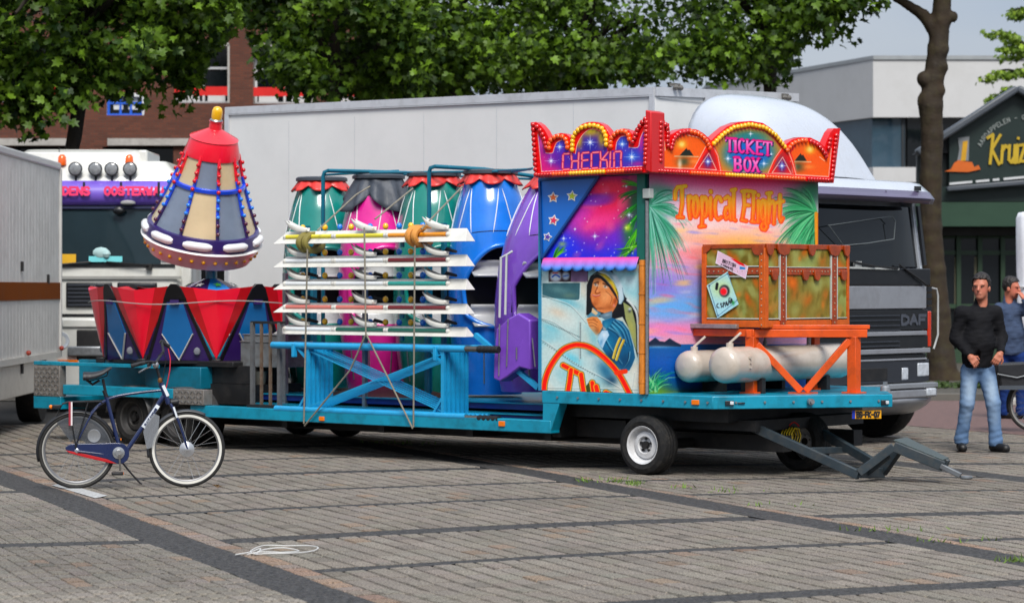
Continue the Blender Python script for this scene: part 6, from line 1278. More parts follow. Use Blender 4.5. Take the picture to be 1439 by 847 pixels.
m.grid([[wsl(v, z) + Vector((-.09 * (2 * (v - v0) / (v1 - v0) - 1) ** 6, 0, 0)) for v in vv] for z in (z_ws1 - .02, z_ws0 - .02)]); m.build('windscreen', glass('lorry glass', (20, 23, 25)), DAF, smooth=60)
for v in (v0 + .1, v1 - .04): m = MB(); m.bar(wsl(v, z_ws1, -.02), wsl(v, z_ws0, -.02), .05, .03); m.build('screen_pillar', GRIL, DAF)
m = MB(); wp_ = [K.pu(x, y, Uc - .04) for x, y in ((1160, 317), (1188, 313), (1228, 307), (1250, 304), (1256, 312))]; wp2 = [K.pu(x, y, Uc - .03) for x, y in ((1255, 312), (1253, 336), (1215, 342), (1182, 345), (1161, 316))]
m.tube([p + Vector((.03, 0, 0)) for p in wp_ + wp2], .006, 5); m.build('cab_reflection_frame', M('pale reflection line', (104, 110, 112), .4), DAF)  # reflection on the windscreen, drawn in as thin pale tubes before the glass
m = MB()
for a, b_ in (((1190, 366), (1230, 374)), ((1264, 372), (1300, 398)), ((1230, 374), (1262, 377))): m.tube([K.pu(*a, Uc + .03), K.pu(*b_, Uc + .05)], .012, 5)
m.build('wiper', BLK, DAF)
m = MB(); m.box(Uc - .02, Uc + .02, v0 + .02, v1 - .02, pz_(401), pz_(377)); m.build('cowl', GRIL, DAF, bev=.01)
m = MB(); a_, b_ = K.pu(1193, 376, Uc + .025), K.pu(1262, 378, Uc + .025); m.bar(a_, b_, .03, .02); m.box(Uc, Uc + .03, a_.y + .12, a_.y + .24, a_.z + .01, a_.z + .07); m.build('dash_strip', M('pale dash', (176, 178, 176), .5), DAF)
# sun visor
m = MB(); rows = []
for z, du in ((pz_(285), .14), (pz_(278), .17), (pz_(268), .1), (pz_(256), -.02), (pz_(254), -.1)): rows.append([(Uc + du - .12 * (2 * (v - v0) / (v1 - v0) - 1) ** 6, v, z) for v in np.linspace(v0 + .02, v1 - .01, 16)])
m.grid(rows[1:]); m.build('visor', CABW, DAF, smooth=60, solid=.012); m = MB(); m.grid([[(x + .008, y, z) for x, y, z in r] for r in rows[:3]]); m.build('visor_edge', M('grey mauve visor', (92, 84, 112), .35, coat=.3), DAF, smooth=60, solid=.012)
m = MB(); p = K.pu(1288, 265, Uc + .09); m.box(p.x, p.x + .03, p.y - .05, p.y + .05, p.z - .025, p.z + .025); m.build('badge_plate', GRIL, DAF)
for px in (1196, 1244): m = MB(); p = K.pu(px, 270, Uc + .12); m.ball(p, .02, 6); m.build('visor_bolt', GRIL, DAF)
# grille bands
def band(name, y0, y1, mat, x0=1110, x1=1300, out=.012, bev=.008):
 a, b_ = K.pu(x0, y1, Uc), K.pu(x1, y0, Uc); za, zb2 = pz_(y1), pz_(y0); m = MB(); m.box(Uc - .01, Uc + out, a.y, min(b_.y, v1 - .05), za, zb2); return m.build(name, mat, DAF, bev=bev)
band('front_panel', 402, 434, CABS, out=.02); band('grille', 435, 464, GRIL, 1110, 1303); band('grille_band', 465.5, 472, CABS, out=.03); band('grille', 472, 489, GRIL, 1110, 1303); band('grille_band', 490, 497, CABS, 1110, 1305, .04); band('grille_gap', 498, 504, GRIL); band('lower_bar', 504, 507, CABS, 1110, 1300, .03); band('headlamp_panel', 507, 538, M('dark panel', (40, 43, 50), .35), 1110, 1305, .02)
for y in (443.5, 450, 457.5, 464, 480, 486): band('slat', y - .9, y + .9, GRL2, 1110, 1262, .03, .003)
band('bumper_lip', 539, 546, M('bumper silver', (150, 154, 160), .3, metal=.4), 1110, 1306, .14); band('bumper', 547, 560, CABS, 1110, 1306, .13, .02); band('lower_slot', 516, 534, BLK, 1200, 1245, .026)
m = MB(); za, zb2 = pz_(583), pz_(560); rows = []
for t in np.linspace(0, 1, 5): rows.append([(Uc + .11 - .25 * t * t - .1 * (2 * (v - v0) / (v1 - v0) - 1) ** 8, v, zb2 + (za - zb2) * t) for v in np.linspace(v0, v1, 14)])
m.grid(list(reversed(rows))); m.build('bumper_skirt', CABS, DAF, smooth=60, solid=.02)
HL = M('head lamp glass', (190, 196, 204), .1, coat=.8, var=.25, scale=20)
def hl(x0, x1, y0, y1, out, nm): a, b_ = K.pu(x0, y1, Uc), K.pu(x1, y0, Uc); m = MB(); m.box(Uc, Uc + out, a.y, b_.y, a.z, b_.z); m.build(nm, HL, DAF, bev=.015)
hl(1287, 1303, 509, 529, .03, 'headlight'); hl(1288, 1301, 544, 556, .145, 'fog_light'); hl(1265, 1274, 516, 534, .03, 'side_reflector')
m = MB(); a, b_ = K.pu(1303, 487, Uc), K.pu(1309, 437, Uc); m.box(Uc - .06, Uc + .012, a.y, a.y + .07, a.z, b_.z); m.build('indicator', M('orange red lens', (200, 50, 14), .2, coat=.5), DAF, bev=.01)
for y, h_ in ((0, 0),):                               # maker's letters on the grille
 p0 = K.pu(1267, 455.5, Uc + .014); w_ = (K.pu(1301, 455, Uc).y - p0.y) / 3.2; hgt = pz_(443.5) - pz_(455.5)
 for i, ch in enumerate('DAF'):
  m = MB()
  for st in FONT[ch]: m.ribbon([(Uc + .014, p0.y + w_ * (i * 1.1 + x * .82), p0.z + yv * hgt) for x, yv in st], .035, (1, 0, 0), .006)
  m.build('letter', M('badge grey', (70, 74, 84), .35), DAF, smooth=0)
m = MB()
for k in range(9): m.box(Uc - .5, Uc - .04, v1 + .0, v1 + .1, pz_(486) + k * .075, pz_(486) + k * .075 + .06)
m.build('corner_deflector', GRIL, DAF); m = MB(); p_ = [K.pu(x, y, Uc - .1) for x, y in ((1306, 404), (1316, 406), (1318, 416), (1318, 470), (1312, 490))]; m.tube(p_, .012, 6); m.build('mirror_tube', M('pale tube', (170, 172, 172), .4), DAF)
# yellow number plate
p0, p1 = K.pu(1196, 586, Uc + .16), K.pu(1238, 574, Uc + .16); NPY = M('yellow plate', (226, 160, 20), .4); NPB = M('plate blue', (20, 50, 170), .4)
PL = thing('number_plate', 'yellow number plate with a blue strip hanging below the teal trailer nose', 'number plate', (0, 0, 0), T)
pl0, pl1 = T.pd(1197, 588, 23.74), T.pd(1238, 576, 23.78); d_ = Vector((pl1.x - pl0.x, pl1.y - pl0.y, 0)); nrm = Vector((d_.y, -d_.x, 0)).normalized(); OFF[PL] = pl0; PL.location = T.world(pl0)
m = MB(); m.prism([pl0, pl0 + d_, pl0 + d_ + Vector((0, 0, pl1.z - pl0.z)), pl0 + Vector((0, 0, pl1.z - pl0.z))], nrm * .01); m.build('plate', NPY, PL)
hz_ = pl1.z - pl0.z; m = MB(); m.prism([pl0 + nrm * .011, pl0 + nrm * .011 + d_ * .1, pl0 + nrm * .011 + d_ * .1 + Vector((0, 0, hz_)), pl0 + nrm * .011 + Vector((0, 0, hz_))], nrm * .003); m.build('blue_strip', NPB, PL)
for i, ch in enumerate('BS-FK-07'):
 m = MB()
 for st in FONT.get(ch, []): m.ribbon([pl0 + nrm * .011 + d_ * (.16 + .1 * i + x * .075) + Vector((0, 0, hz_ * (.2 + .6 * y))) for x, y in st], .014, nrm, .003)
 m.build('letter', BLK, PL, smooth=0)
# roof deflector: a smooth bulb falling towards the front
def deflector():
 prof = [(963, 200, 0), ]
 top = [(-1.75, 3.9), (-1.6, 3.96), (-1.3, 3.9), (-1.05, 3.84), (-.82, 3.66), (-.66, 3.4), (-.56, 3.15), (-.5, 2.98)]
 m = MB(); rows = []; zb3 = z_roof + .02
 for i, (u, zt) in enumerate(top):
  hw = (v1 - v0) / 2 * (.76 if u < -.9 else .8); vc = (v0 + v1) / 2; row = []
  for a in np.linspace(-PI / 2, PI / 2, 19):
   e = 3.2; sx = math.copysign(abs(math.sin(a)) ** (2 / e), math.sin(a)); cz = abs(math.cos(a)) ** (2 / e); row.append((Uc + u, vc + hw * sx, zb3 + (zt - zb3) * cz))
  rows.append(row)
 m.grid(rows); m.f.append(tuple(reversed(range(19)))); m.mi.append(0); o = m.build('roof_deflector', CABW, DAF, smooth=70, sub=1); return o
deflector()
m = MB(); m.bar(K.pu(1100, 256, Uc - .46), K.pu(1233, 256, Uc - .46), .03, .03); m.build('deflector_edge', GRL2, DAF)
# ================================================================ white lorry facing us at the left
L2 = Fr((135 - CX) / F * 36, 36, 0)
MAN = thing('white_lorry', 'white lorry facing the square with purple visor and four roof lamps', 'lorry', (0, 1.2, 0), L2)
s36 = F / 36; X_ = lambda px: (px - 135) / s36; Zp = lambda py: H - (py - CY) / s36
x0, x1 = X_(10), X_(258)
CW2 = M('cream white lorry paint', (206, 206, 200), .3, coat=.5, var=.03, dirt=.2, dcol=(170, 164, 150))
def rsec(z, xa, xb, y, r=.14): return [(xa, 2.2, z)] + [(xa + r - r * math.cos(t), y + r - r * math.sin(t), z) for t in np.linspace(0, PI / 2, 5)] + [(xb - r + r * math.sin(t), y + r - r * math.cos(t), z) for t in np.linspace(0, PI / 2, 5)] + [(xb, 2.2, z)]
m = MB(); m.grid(list(reversed([rsec(Zp(455), x0 + .02, x1 - .02, .0), rsec(Zp(375), x0 + .02, x1 - .02, .02), rsec(Zp(250), x0 + .1, x1 - .1, .16), rsec(Zp(243), x0 + .12, x1 - .14, .22), rsec(Zp(225), x0 + .2, x1 - .3, .36)])), wrap=False); m.f.append(tuple(range(12))); m.mi.append(0); m.build('cab', CW2, MAN, smooth=50)
m = MB(); m.grid(list(reversed([rsec(Zp(236), X_(30), X_(196), .3, .2), rsec(Zp(212), X_(20), X_(190), .4, .2), rsec(Zp(207), X_(24), X_(186), .6, .2)]))); m.f.append(tuple(range(12))); m.mi.append(0); m.build('roof_spoiler', CW2, MAN, smooth=50, bev=.02); m = MB(); m.box(X_(186), X_(200), .5, 1.8, Zp(238), Zp(208)); m.build('spoiler_wing', CW2, MAN, bev=.03)
fy = lambda z: .02 + (z - Zp(375)) / (Zp(250) - Zp(375)) * .14 - .012
m = MB(); m.grid([[(x, fy(z) + .05 * (x / 1.15) ** 6, z) for x in np.linspace(X_(20), X_(246), 12)] for z in (Zp(371), Zp(340), Zp(300), Zp(280))]); m.build('windscreen', glass('lorry glass blue', (34, 48, 54)), MAN, smooth=60)
m = MB(); PV = M('purple visor', (112, 84, 190), .35, coat=.4, var=.06)
m.grid([[(x, fy(z) - y_ + .06 * (x / 1.15) ** 6, z) for x in np.linspace(X_(16), X_(250), 14)] for z, y_ in ((Zp(288), .05), (Zp(272), .085), (Zp(254), .05))]); vis = m.build('visor', PV, MAN, smooth=60, solid=.015)
m = MB(); m.grid([[(x, fy(z) - .035, z) for x in np.linspace(X_(20), X_(246), 12)] for z in (Zp(293), Zp(284))]); m.build('visor_shade', M('navy strip', (20, 26, 66), .4), MAN)
LP = M('pink visor letter', (246, 60, 110), .45)
x = X_(40)
for ch in 'SCHULDENS  OOSTERWAARD':
 if FONT.get(ch):
  m = MB()
  for st in FONT[ch]: m.ribbon([(x + a * .07, fy(Zp(267)) - .128 + .06 * (x / 1.15) ** 6 - .012, Zp(273.5) + b_ * .1) for a, b_ in st], .034, (0, -1, 0), .006)
  m.build('letter', LP, vis, smooth=0)
 x += .098
for px in (118, 170, 223): m = MB(); m.bar((X_(px), fy(Zp(258)) - .13, Zp(256)), (X_(px), fy(Zp(270)) - .13, Zp(276)), .03, .03); m.build('visor_clip', GRIL, MAN)
m = MB(); m.box(X_(20), X_(246), -.0, .02, Zp(375), Zp(371)); m.build('seal', GRIL, MAN)
m = MB(); m.ball((X_(167), .0, Zp(296)), .08, 10, (1.1, .6, .75)); m.build('mirror', GRIL, MAN); m = MB(); m.ball((X_(180), -.02, Zp(285)), .1, 10, (1.1, .5, .4)); m.build('mirror_cap', M('mirror grey', (150, 150, 150), .4), MAN)
for px in (104, 132, 155, 181):
 m = MB(); c = Vector((X_(px), .12, Zp(237))); m.lathe([(.04, .14), (.085, .08), (.1, .0), (.1, -.02), (.085, -.025)], c, (0, 1, 0), 20); m.bar(c + Vector((0, .04, -.1)), c + Vector((0, .05, -.2)), .03, .03); lo = m.build('roof_lamp', M('lamp shell', (60, 62, 64), .3, metal=.5), MAN); m = MB(); m.lathe([(.088, -.022), (.07, -.034), (.03, -.04), (.001, -.041)], c, (0, 1, 0), 20); m.build('lens', M('lamp lens', (130, 132, 134), .12, coat=.8, var=.3, scale=30), lo)
for px in (82, 177): m = MB(); m.lathe([(.055, 0), (.06, .02), (.055, .12), (.03, .15), (.001, .155)], (X_(px), .3, Zp(231)), (0, 0, 1), 14); m.build('beacon', M('orange beacon', (236, 96, 10), .2, coat=.6), MAN, smooth=60)
m = MB(); m.tube([(X_(76), .4, Zp(238)), (X_(76), .42, Zp(205))], .006, 5); m.build('aerial', BLK, MAN)
m = MB(); m.box(X_(85), X_(107), -.02, .0, Zp(370), Zp(357)); m.build('dash_card', M('yellow card', (214, 164, 30), .5), MAN); m = MB(); m.box(X_(125), X_(172), -.015, .0, Zp(368), Zp(360)); m.build('dash_strip', M('turquoise strip', (120, 214, 220), .4), MAN); m = MB(); m.ball((X_(142), .0, Zp(355)), .1, 10, (1.2, .4, .8)); m.ball((X_(150), -.01, Zp(357)), .06, 8); m.build('dash_toy', M('pale toy', (166, 196, 196), .6), MAN); m = MB(); m.box(X_(226), X_(242), -.015, .0, Zp(365), Zp(352)); m.build('windscreen_sticker', M('sticker blue', (170, 206, 214), .5), MAN)
for xa, xb in ((93, 158), (165, 221)):
 m = MB(); m.box(X_(xa), X_(xb), -.03, .0, Zp(432), Zp(397)); gr = m.build('grille', GRIL, MAN, bev=.02)
 for k in range(6): m = MB(); z = Zp(430) + k * .056; m.box(X_(xa) + .03, X_(xb) - .03, -.045, -.02, z, z + .03); m.build('slat', GRL2, gr, bev=.004)
m = MB(); m.box(x0 + .03, x1 - .03, -.02, .0, Zp(392), Zp(388)); m.build('panel_gap', M('gap shade', (150, 150, 146), .5), MAN); m = MB(); m.box(x0 + .01, x1 - .02, -.01, .3, Zp(445), Zp(441)); m.build('panel_gap', GRIL, MAN)
m = MB(); m.box(x0, x1, -.14, .6, Zp(555), Zp(446)); m.build('bumper', CW2, MAN, bev=.05); m = MB(); m.box(X_(110), X_(165), -.16, -.1, Zp(505), Zp(463)); m.build('bumper_slot', BLK, MAN, bev=.02)
m = MB(); m.box(X_(98), X_(170), -.2, -.12, Zp(500), Zp(486)); m.build('bumper_step', STEEL, MAN, bev=.02); m = MB(); m.box(X_(90), X_(150), -.17, -.12, Zp(460), Zp(448)); m.build('bumper_plate', CW2, MAN, bev=.02)
m = MB(); m.lathe([(.02, .0), (.12, -.02), (.13, .02)], (X_(88), -.13, Zp(478)), (0, 1, 0), 16); m.build('headlight', HL, MAN); m = MB(); m.box(X_(84), X_(112), -.16, -.1, Zp(509), Zp(505)); m.build('indicator', AMB, MAN)
for sx in (x0 + .15, x1 - .45): m = MB(); m.lathe([(.3, -.15), (.48, -.14), (.5, -.1), (.5, .1), (.48, .14), (.3, .15)], (sx + .15, 1.1, .5), (1, 0, 0), 28); m.build('wheel', RUB, MAN)
for px in (68, 210): m = MB(); m.box(X_(px) - .04, X_(px) + .04, -.05, .0, Zp(379), Zp(371)); m.tube([(X_(px), -.06, Zp(373)), (X_(px) + .6 * (1 if px < 100 else -1), -.03, Zp(368))], .012, 5); m.build('wiper', BLK, MAN)
m = MB(); m.box(x1 - .05, x1 + .1, .05, .12, Zp(412), Zp(372)); m.build('door_corner', CW2, MAN, bev=.03)
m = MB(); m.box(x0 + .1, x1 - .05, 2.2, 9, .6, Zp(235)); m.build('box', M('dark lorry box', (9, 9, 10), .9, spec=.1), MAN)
# dark dray behind, closing the gap beside the cab
# ================================================================ grey ribbed trailer at the left edge, seen along its side
d0, d1 = 29.8, 34.2
GL = (-5.98, d0); GRt = ((84 - CX) / F * d1, d1); ang = math.degrees(math.atan2(-(GRt[1] - GL[1]), GRt[0] - GL[0]))
gx = Fr(GRt[0], GRt[1], ang)                          # u runs from the near end to the far corner
GT = thing('box_trailer', 'grey ribbed box trailer with a brown stripe, cut by the left edge', 'trailer', (-3, 1.2, 0), gx)
GP_ = M('grey trailer panel', (204, 203, 199), .8, spec=.12, var=.06, scale=2, dirt=.25, dcol=(130, 128, 124)); BRN = M('brown stripe', (118, 58, 4), .85, spec=.1)
zt5 = H + (403 - 238) * d1 / F; zb5 = H - (495 - 403) * d1 / F
Lg = -9.0
sgn = 1
# near side: the visible face looks towards +X; find its v sign
nv = 1 if gx.V[0] > 0 else -1
m = MB(); m.box(Lg, 0, 0, -2.5 * nv, zb5, zt5); bx = m.build('box', GP_, GT, bev=.03)
m = MB(); m.box(Lg, .02, .02 * nv, -2.5 * nv, zt5 - .02, zt5 + .09); m.build('roof_rail', M('roof rail grey', (182, 184, 184), .4, var=.05), bx, bev=.03)
for k in range(40):
 u = -.12 - k * .22; m = MB(); m.box(u - .03, u + .03, 0, .0012 * nv, zb5 + .02, zt5 - .03); m.build('rib', GP_, bx, smooth=0)
zs1, zs2 = H - (420 - 403) * d1 / F, H - (397 - 403) * d1 / F
m = MB(); m.box(Lg, -.02, .0, .016 * nv, zs1, zs2); m.build('stripe', BRN, bx)
m = MB(); m.box(-.05, .012, -.03 * nv, .03 * nv, zb5, zt5); m.build('corner_post', GP_, bx)
m = MB(); m.box(Lg, -1.75, .0, -.06 * nv, .42, zb5 - .01); m.box(-1.75, -1.7, .0, -.06 * nv, .42, zb5); m.build('skirt', M('pale skirt', (196, 192, 184), .45, var=.05, dirt=.3, dcol=(140, 134, 124)), GT, bev=.01)
m = MB(); m.box(Lg, 0, .03 * nv, -.02 * nv, zb5 - .06, zb5 + .02); m.build('side_rail', M('pale rail', (190, 188, 182), .45), GT)
for u in (-.1, -2.6): m = MB(); m.ball((u, .04 * nv, zb5 + .06), .035, 8); m.build('marker_lamp', M('red brown lens', (150, 50, 30), .25, coat=.4), GT)
for u, z in ((-2.9, .75), (-2.9, 2.0), (-1.0, 1.85)): m = MB(); m.box(u - .03, u + .03, 0, .03 * nv, z - .06, z + .06); m.build('latch', BLK, GT)
for u in (-1.1,):
 m = MB(); r = .46; c = (u, -.18 * nv, r); m.lathe([(r * .55, -.14), (r * .95, -.14), (r, -.1), (r, .1), (r * .95, .14), (r * .55, .14)], c, (0, nv, 0), 30); m.build('tyre', RUB, GT); m = MB(); m.lathe([(r * .62, .142), (r * .56, .15), (r * .5, .06), (r * .25, .1), (.001, .1)], c, (0, nv, 0), 24); m.build('rim', STEEL, GT)
m = MB(); m.box(Lg, -.3, -.4 * nv, -2.1 * nv, .5, zb5 - .02); m.build('chassis', BLK, GT)
# ================================================================ city bicycles
BK = Fr((186 - CX) / F * 22.3, 22.3, -10)
def bike(fr, label, frame_m, guard_m, full=True, group=None, base=(0, 0, 0)):
 o = thing('bicycle', label, 'bicycle', base, fr, group)
 P = lambda px, py, v=0.: Vector((lambda q_: (q_.x, v, q_.z))(BK.pv(px, py, 0)))
 CH = M('bike chrome', (176, 178, 180), .25, metal=.8, var=.1); BKB = M('bike black', (20, 20, 23), .45, var=.2); TY = M('bike tyre', (26, 26, 27), .7, var=.2, dirt=.4, dcol=(70, 66, 58)); RIMW = M('reflective rim stripe', (214, 212, 204), .4); RIMG = M('grey rim', (124, 124, 126), .35, metal=.6)
 Rr = 53.6 / (F / 22.3)
 for k, (hx, hy, rm, lab) in enumerate(((108, 633, RIMG, 0), (262.6, 630.6, RIMW, 1))):
  c = P(hx, hy); c.z = Rr + .002; circ = lambda r, n=48, v=0.: [c + Vector((r * math.cos(a), v, r * math.sin(a))) for a in np.linspace(0, 2 * PI, n, endpoint=False)]
  m = MB(); m.tube(circ(Rr - .018), .019, 10, closed=True); w = m.build('wheel', TY, o, smooth=60)
  m = MB(); m.lathe([(Rr - .04, -.013), (Rr - .034, -.0145), (Rr - .052, -.0145), (Rr - .062, -.01), (Rr - .064, 0), (Rr - .062, .01), (Rr - .052, .0145), (Rr - .034, .0145), (Rr - .04, .013)], c, (0, 1, 0), 64, cap=False); m.build('rim', RIMG, w)
  m = MB(); ri, ro = (Rr - .05, Rr - .029) if k else (Rr - .045, Rr - .034)
  for v_ in (-.0185, .0185): m.lathe([(ri, v_), (ro, v_)], c, (0, 1, 0), 64, cap=False)
  m.build('reflector_ring', RIMW if k else M('pale ring', (160, 158, 152), .4), w)
  m = MB()
  for i in range(28):
   a = 2 * PI * i / 28; b_ = a + (.9 if i % 2 else -.9); s_ = 1 if (i // 2) % 2 else -1; m.tube([c + Vector((.03 * math.cos(b_), .03 * s_, .03 * math.sin(b_))), c + Vector(((Rr - .06) * math.cos(a), 0, (Rr - .06) * math.sin(a)))], .0017 if not k else .0022, 4, caps=False)
  m.build('spokes', CH, w)['kind'] = 'stuff'
  m = MB(); rh = .065 if k else .04; m.lathe([(.012, -.055), (.02, -.05), (rh * .5, -.045), (rh, -.035), (rh, -.028), (rh * .8, -.02), (rh * .8, .02), (rh, .028), (rh, .035), (.02, .05), (.012, .055)], c, (0, 1, 0), 20); m.build('hub', M('hub alloy', (190, 192, 196), .28, metal=.7, var=.2), w)
  # mudguard
  a0, a1 = (rad(20), rad(196)) if not k else (rad(62), rad(192)); m = MB(); rows = []
  for a in np.linspace(a0, a1, 26): rows.append([c + Vector(((Rr + .016 - .012 * abs(x) * 1.6) * math.cos(a), x * .026, (Rr + .016 - .012 * abs(x) * 1.6) * math.sin(a))) for x in (-1, -.5, 0, .5, 1)])
  m.grid(rows); m.build('mudguard', BKB if not k else M('grey mudguard plastic', (54, 56, 60), .4), o, smooth=60, solid=.002)
  if k == 0: HR = c
  else: HF = c
 T_ = lambda pts, r, v=0.: [P(x, y, v) for x, y in pts]
 fb = MB(); fb.tube(T_(smooth([(227.5, 548), (200, 551), (172, 555), (156, 559), (148, 563), (138, 570), (129, 580), (118, 598), (108, 616)], 4), 0, .0), .0125, 10); fb.build('top_tube', frame_m, o, smooth=60)
 for v_ in (-.035, .035): m = MB(); m.tube([P(138, 570, v_ * .3), P(128, 582, v_), P(105, 627, v_ * 1.4)], .008, 8); m.build('seat_stay', frame_m, o, smooth=60)
 m = MB(); m.tube(T_([(149, 556), (169, 634)], 0), .017, 12); m.build('seat_tube', frame_m, o); m = MB(); m.tube(T_([(230, 556), (176, 636)], 0), .020, 12); dt = m.build('down_tube', frame_m, o)
 m = MB(); m.tube(T_([(226, 538), (237, 567)], 0), .024, 12); m.build('head_tube', frame_m, o)
 m = MB(); m.bar(P(222.2, 569, -.0215), P(201, 600, -.0215), .036, .004, up=(0, 1, 0)); m.build('decal', M('white decal', (214, 220, 226), .35), dt)
 if full:
  p0, p1 = P(203.5, 597.5, -.0242), P(221, 571.5, -.0242); d = (p1 - p0) / 7.4; L_ = d.length; e = d.normalized(); up_ = Vector((-e.z, 0, e.x)); m = MB()
  for i, ch in enumerate('BATAVUS'):
   for st in FONT[ch]: m.ribbon([p0 + d * (i + x * .62 + .15) + up_ * (-.009 + .018 * y) for x, y in st], .006, (0, -1, 0), .001)
  m.build('letter', M('decal ink', (30, 44, 90), .4), dt, smooth=0)['kind'] = 'stuff'
  m = MB(); m.bar(P(229, 541, -.027), P(236, 556, -.027), .026, .004, up=(0, 1, 0)); m.build('decal', M('white decal', (214, 220, 226), .35), o)
 for v_ in (-.05, .05):
  m = MB(); m.tube([P(239, 567, v_ * .8), P(243.5, 574, v_), P(250, 590, v_), P(257, 610, v_), P(263, 630, v_)], [.014, .014, .012, .01, .008], 10); m.build('fork_leg', frame_m, o, smooth=60)
  m = MB(); m.tube([P(168, 640, v_ * .7), P(108, 633, v_ * 1.1)], .008, 8); m.build('chain_stay', frame_m, o)
 if full: m = MB(); m.bar(P(243.5, 571, -.062), P(248.5, 586, -.063), .016, .003, up=(0, 1, 0)); m.build('decal', MATS['white decal'], o)
 m = MB(); m.cyl(P(167.6, 637, -.06), P(167.6, 637, .06), .022, n=14); m.build('bottom_bracket', BKB, o)
 cg = smooth([(91.6, 628), (98, 624), (106, 622.6), (130, 622.4), (160, 621.6), (172, 622.5), (179, 628), (181.5, 637), (179, 645), (173, 650), (165, 650.5), (152, 645)], 3); cgi = [(150, 641.5), (120, 635.5), (93, 631.5)]
 m = MB(); m.prism([P(x, y, -.05) for x, y in cg + [(150, 644), (120, 637), (93, 632)]], (0, .03, 0)); cgo = m.build('chain_guard', frame_m, o, bev=.004)
 m = MB(); m.prism([P(x, y, -.049) for x, y in [(92, 631.5), (120, 637.2), (150, 644.2), (164, 650.4), (154, 649.8), (120, 642), (97, 635.5)]], (0, .026, 0)); m.build('guard_edge', guard_m, cgo, bev=.003)
 m = MB(); m.lathe([(.045, 0), (.052, -.008), (.03, -.012), (.028, -.02), (.001, -.02)], P(166.5, 635.5, -.05), (0, 1, 0), 20); m.build('chain_disc', CH, cgo)
 for s_, (ex, ey) in ((-1, (168.5, 660)), (1, (166, 614))):
  m = MB(); m.bar(P(167.6, 637, .075 * s_), P(ex, ey, .09 * s_), .018, .014, up=(0, 1, 0)); cr2 = m.build('crank', M('crank grey', (96, 92, 88), .4, metal=.6), o, bev=.003)
  q0 = P(ex - 4, ey + 3.5, .09 * s_); m = MB(); m.box(q0.x - .05, q0.x + .05, q0.y - (.09 if s_ < 0 else 0), q0.y + (.09 if s_ > 0 else 0), q0.z - .012, q0.z + .012); m.build('pedal', BKB, cr2, bev=.005); m = MB(); m.box(q0.x + .045, q0.x + .054, q0.y - .05, q0.y + .05, q0.z - .008, q0.z + .008); m.build('pedal_reflector', AMB, cr2)
 m = MB(); m.tube([P(172, 650, .03), P(186, 667, .04), P(197.5, 679.5, .06), P(200, 680, .06)], .008, 8); m.build('kickstand', BKB, o)
 m = MB(); m.tube(T_([(144.5, 532), (149.5, 557)], 0), .0125, 10); m.build('seat_post', BKB, o); m = MB(); m.tube(T_([(146, 548), (150, 558)], 0), .018, 10); m.build('seat_clamp', BKB, o)
 m = MB(); rows = []
 for t in np.linspace(0, 1, 12):
  x = 117 + 40 * t; y = 524.5 - 7.5 * t + 3.4 * math.sin(t * PI) * (1 if t < .75 else .6) - 2; hw = .075 * (1 - t) ** .6 * (1 - .25 * (t < .1)) + .018; dr = .055 * (1 - t) ** .7 + .016; c = P(x, y)
  rows.append([c + Vector((0, hw * sx, -dr * dz)) for sx, dz in ((-1, 1), (-.95, .5), (-.7, .1), (0, 0), (.7, .1), (.95, .5), (1, 1))])
 m.grid(rows); m.f += [tuple(range(7)), tuple(reversed(range(77, 84)))]; m.mi += [0, 0]; m.build('saddle', M('black saddle', (30, 30, 34), .5, var=.2), o, smooth=60, solid=.008)
 m = MB(); m.tube(T_([(124, 536), (134, 533), (150, 528), (152, 522)], 0), .006, 6); m.tube([P(121, 533, -.02), P(130, 540, -.02), P(140, 534, -.02)], .012, 6); m.build('saddle_springs', BKB, o)
 # rack
 m = MB()
 for v_ in (-.055, .055): m.tube([P(88, 567, v_), P(97, 564.5, v_), P(140, 563.5, v_), P(146, 567, v_ * .6)], .006, 6); m.tube([P(100, 565, v_), P(102, 600, v_ * 1.1), P(107, 630, v_ * 1.2)], .006, 6); m.tube([P(124, 564, v_), P(106, 628, v_ * 1.2)], .005, 6)
 m.tube([P(97, 564.5, -.055), P(97, 564.5, .055)], .006, 6); m.tube([P(118, 564, -.055), P(118, 564, .055)], .006, 6); m.tube([P(88, 567, -.055), P(88, 567, .055)], .006, 6); m.tube([P(88, 567, 0), P(78, 586, 0), P(72, 590, 0)], .005, 6); m.build('luggage_rack', BKB, o)
 m = MB(); c = P(80, 571); m.box(c.x - .04, c.x + .035, -.03, .03, c.z - .018, c.z + .016); tl = m.build('tail_lamp', BKB, o, bev=.006); m = MB(); c = P(71.5, 571.5); m.ball(c, .022, 10, (.8, 1, .9)); m.build('tail_lens', AMB, tl)
 if full:
  for dx_, mt in ((98, M('dark red strip', (150, 24, 44), .5)), (100.3, M('pale strip', (216, 206, 206), .5))): m = MB(); m.bar(P(dx_, 564, -.065), P(dx_, 597, -.07), .018, .006, up=(0, 1, 0)); m.build('reflector_strap', mt, o)
  m = MB(); c = HR; pts = [c + Vector((.30 * math.cos(a), -.04, .30 * math.sin(a))) for a in np.linspace(rad(15), rad(125), 16)] + [c + Vector((.10 * math.cos(a), -.04, .10 * math.sin(a))) for a in np.linspace(rad(125), rad(15), 8)]
  cgm = M('smoky plastic guard', (74, 78, 84), .3, var=.3, scale=6, alpha=.62); m.prism(pts, (0, .004, 0)); m.build('coat_guard', cgm, o)
  m = MB(); c2 = P(132, 612, -.046); m.lathe([(.03, 0), (.055, -.002), (.06, .004)], c2, (0, 1, 0), 16); m.build('lock_ring', CH, o)
  m = MB(); m.prism([P(x, y, -.05) for x, y in ((201, 606), (206, 592), (216, 580), (224, 584), (222, 606), (214, 628), (206, 630))], (0, .004, 0)); m.build('front_flap', M('clear flap', (150, 154, 160), .3, alpha=.4), o)
